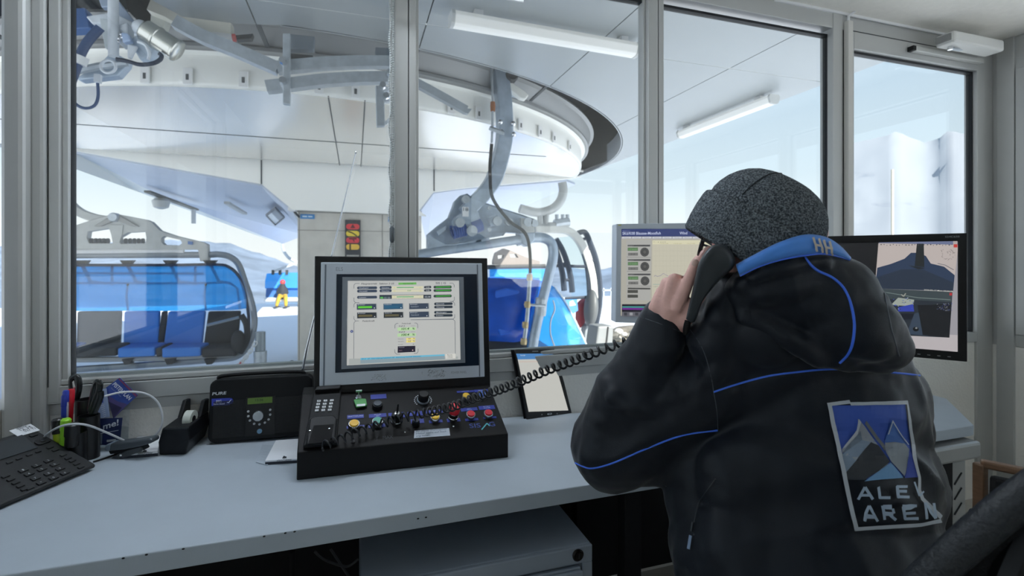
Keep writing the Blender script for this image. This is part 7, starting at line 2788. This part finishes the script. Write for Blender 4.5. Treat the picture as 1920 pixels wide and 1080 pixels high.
hb.build('body', mat('handset_black', (46, 52, 57), .38, 0, 0, 1, .10, 900), hs, smooth='all')
MB().ball(W(1352, 488, .905), RIGHT * .026, FWD * .014, UP * .026).build('ear_cup', M_black, hs, smooth=True)
MB().lathe([(.006, 0), (.006, .02), (.004, .03)], W(1290, 600, .905), W(1285, 625, .915) - W(1290, 600, .905), 12).build('cord_boot', M_black, hs, smooth=True)

path_px = [(601, 838), (618, 831), (640, 823), (670, 811), (700, 800), (730, 790), (760, 782), (792, 775), (822, 769), (850, 762), (878, 751), (905, 741), (945, 727), (985, 711), (1030, 692), (1075, 676), (1115, 661), (1150, 648), (1180, 640), (1215, 640), (1255, 640), (1284, 626)]
pts = []
s_con = (FP.P(601, 838) - CAM).dot(FWD) - .012
for i, (u, v) in enumerate(path_px):
    on = onP(u, v, FP.O + FP.N * .018, FP.N)
    f_on = (on - CAM).dot(FWD)
    if u < 800:
        fw = f_on - .004
        if u > 700:
            fw -= .03 * (u - 700) / 100
        f_last, u_last = fw, u
    else:
        s = (u - u_last) / (1284 - u_last)
        fw = f_last + (.93 - f_last) * s + (.12 * math.sin(PI * min(1, s * 1.2)) if 0 else 0)
        if u >= 1180:
            fw = max(fw, 1.085 - max(0, (u - 1215)) / 70 * .13)
        elif u > 1060:
            fw = max(fw, 1.10)
    pts.append(W(u, v, fw))
cl = spline(pts, 40)
L = [0]
for a, b in zip(cl[:-1], cl[1:]):
    L.append(L[-1] + (b - a).length)
turns = 58
hx = []
nn = turns * 14
j = 0
prev = None
for k in range(nn + 1):
    s = L[-1] * k / nn
    while j < len(L) - 2 and L[j + 1] < s:
        j += 1
    f = (s - L[j]) / max(1e-9, L[j + 1] - L[j])
    p = cl[j].lerp(cl[j + 1], f)
    tn = (cl[min(j + 3, len(cl) - 1)] - cl[max(j - 2, 0)]).normalized()
    x = tn.cross(UP).normalized()
    y = tn.cross(x)
    fwp = (p - CAM).dot(FWD)
    r = .0108 * min(1.25, max(.8, fwp / 1.25))
    a = 2 * PI * k / 14
    hx.append(p + x * r * math.cos(a) + y * r * math.sin(a))
MB().tube(hx, .0029, 7).build('coiled_cord', mat('cord_black', (26, 28, 32), .35), hs, smooth='all')

# ------------------------------------------------------------------ chairs in the room
M_mesh = mat('chair_mesh', (18, 20, 23), .9, 0, .3, 160, .6, 260)
oc = thing('office_chair', 'black office chair under the seated operator, padded back edge at lower right', 'chair', (.82, .60, 0))
seat = MB().ball((.86, .66, .52), V((.26, 0, 0)), V((0, .25, 0)), V((0, 0, .05)), 24, 10)
seat.build('seat', M_mesh, oc, smooth=True)
MB().lathe([(.03, 0), (.03, .36)], (.86, .62, .12), UP, 16).build('gas_column', M_black, oc, smooth=True)
for k in range(5):
    a = math.radians(20 + 72 * k)
    e_ = V((.86 + .30 * math.cos(a), .62 + .30 * math.sin(a), .075))
    MB().bar(V((.86, .62, .13)), e_, .05, .03).build('base_leg', M_black, oc, bevel=.006)
    MB().lathe([(.03, -.012), (.03, .012)], e_ - UP * .042, V((math.cos(a + .8), math.sin(a + .8), 0)), 14).build('caster', M_matt, oc)
# backrest: rounded padded frame, mesh inside
edge = [W(1640, 1210, .62), W(1712, 1112, .60), W(1765, 1060, .585), W(1830, 1002, .57), W(1900, 944, .555), W(1990, 885, .54), W(2090, 850, .52), W(2190, 880, .50), W(2240, 980, .49), W(2230, 1150, .49), W(2180, 1320, .50)]
ed = spline(edge, 5)
MB().tube(ed, .019, 12).build('back_frame', mat('chair_vinyl', (34, 38, 43), .5, 0, .1, 40, .3, 150), oc, smooth=True)
ctr = sum(ed, V()) / len(ed) + FWD * .02
pm = MB()
vs = [ctr] + ed
pm.add(vs, [(0, i, i + 1) for i in range(1, len(ed))] + [(0, len(ed), 1)])
pm.build('back_mesh', M_mesh, oc, smooth=True, solid=.012)
MB().tube(spline([V((.86, .62, .46)), V((.88, .36, .44)), ed[0] * .5 + ed[-1] * .5, ctr]), .018, 8).build('back_bracket', M_black, oc, smooth=True)

wc_ = 1.46
a, b = W(1838, 868, wc_), W(2120, 925, wc_ - .18)
M_wood = mat('chair_wood', (112, 84, 62), .5, 0, .25, 14, .1, 60, stretch=(1, 1, 6))
wch = thing('wooden_chair', 'wooden chair with black upholstered back in the right corner', 'chair', V((a.x + .2, a.y, 0)))
MB().bar(a, b, .03, .022).build('top_rail', M_wood, wch, bevel=.006)
dn = (b - a)
z_ = lambda p, k: V((p.x, p.y, k))
MB().bar(z_(a, .02), a, .028, .028, V((0, 1, 0))).build('post', M_wood, wch, bevel=.005)
MB().bar(z_(b, .02), b, .028, .028, V((0, 1, 0))).build('post', M_wood, wch, bevel=.005)
ins = [a + dn * .07 - UP * .025, a + dn * .93 - UP * .025, a + dn * .93 - UP * .30, a + dn * .05 - UP * .30]
MB().prism(ins, dn.cross(UP).normalized() * .03).build('backrest', mat('chair_black_cloth', (22, 22, 24), .85), wch, bevel=.01)
nf = dn.cross(UP).normalized()
if nf.y < 0:
    nf = -nf
nf = V((.35, -.9, 0)).normalized() if False else nf
se = [z_(a, .42), z_(b, .42), z_(b + nf * .40, .43), z_(a + nf * .40, .43)]
MB().prism(se, UP * .04).build('seat', mat('chair_black_cloth', (22, 22, 24), .85), wch, bevel=.01)
for p in (a + nf * .38, b + nf * .38):
    MB().bar(z_(p, .0), z_(p, .43), .028, .028, V((0, 1, 0))).build('leg', M_wood, wch, bevel=.004)
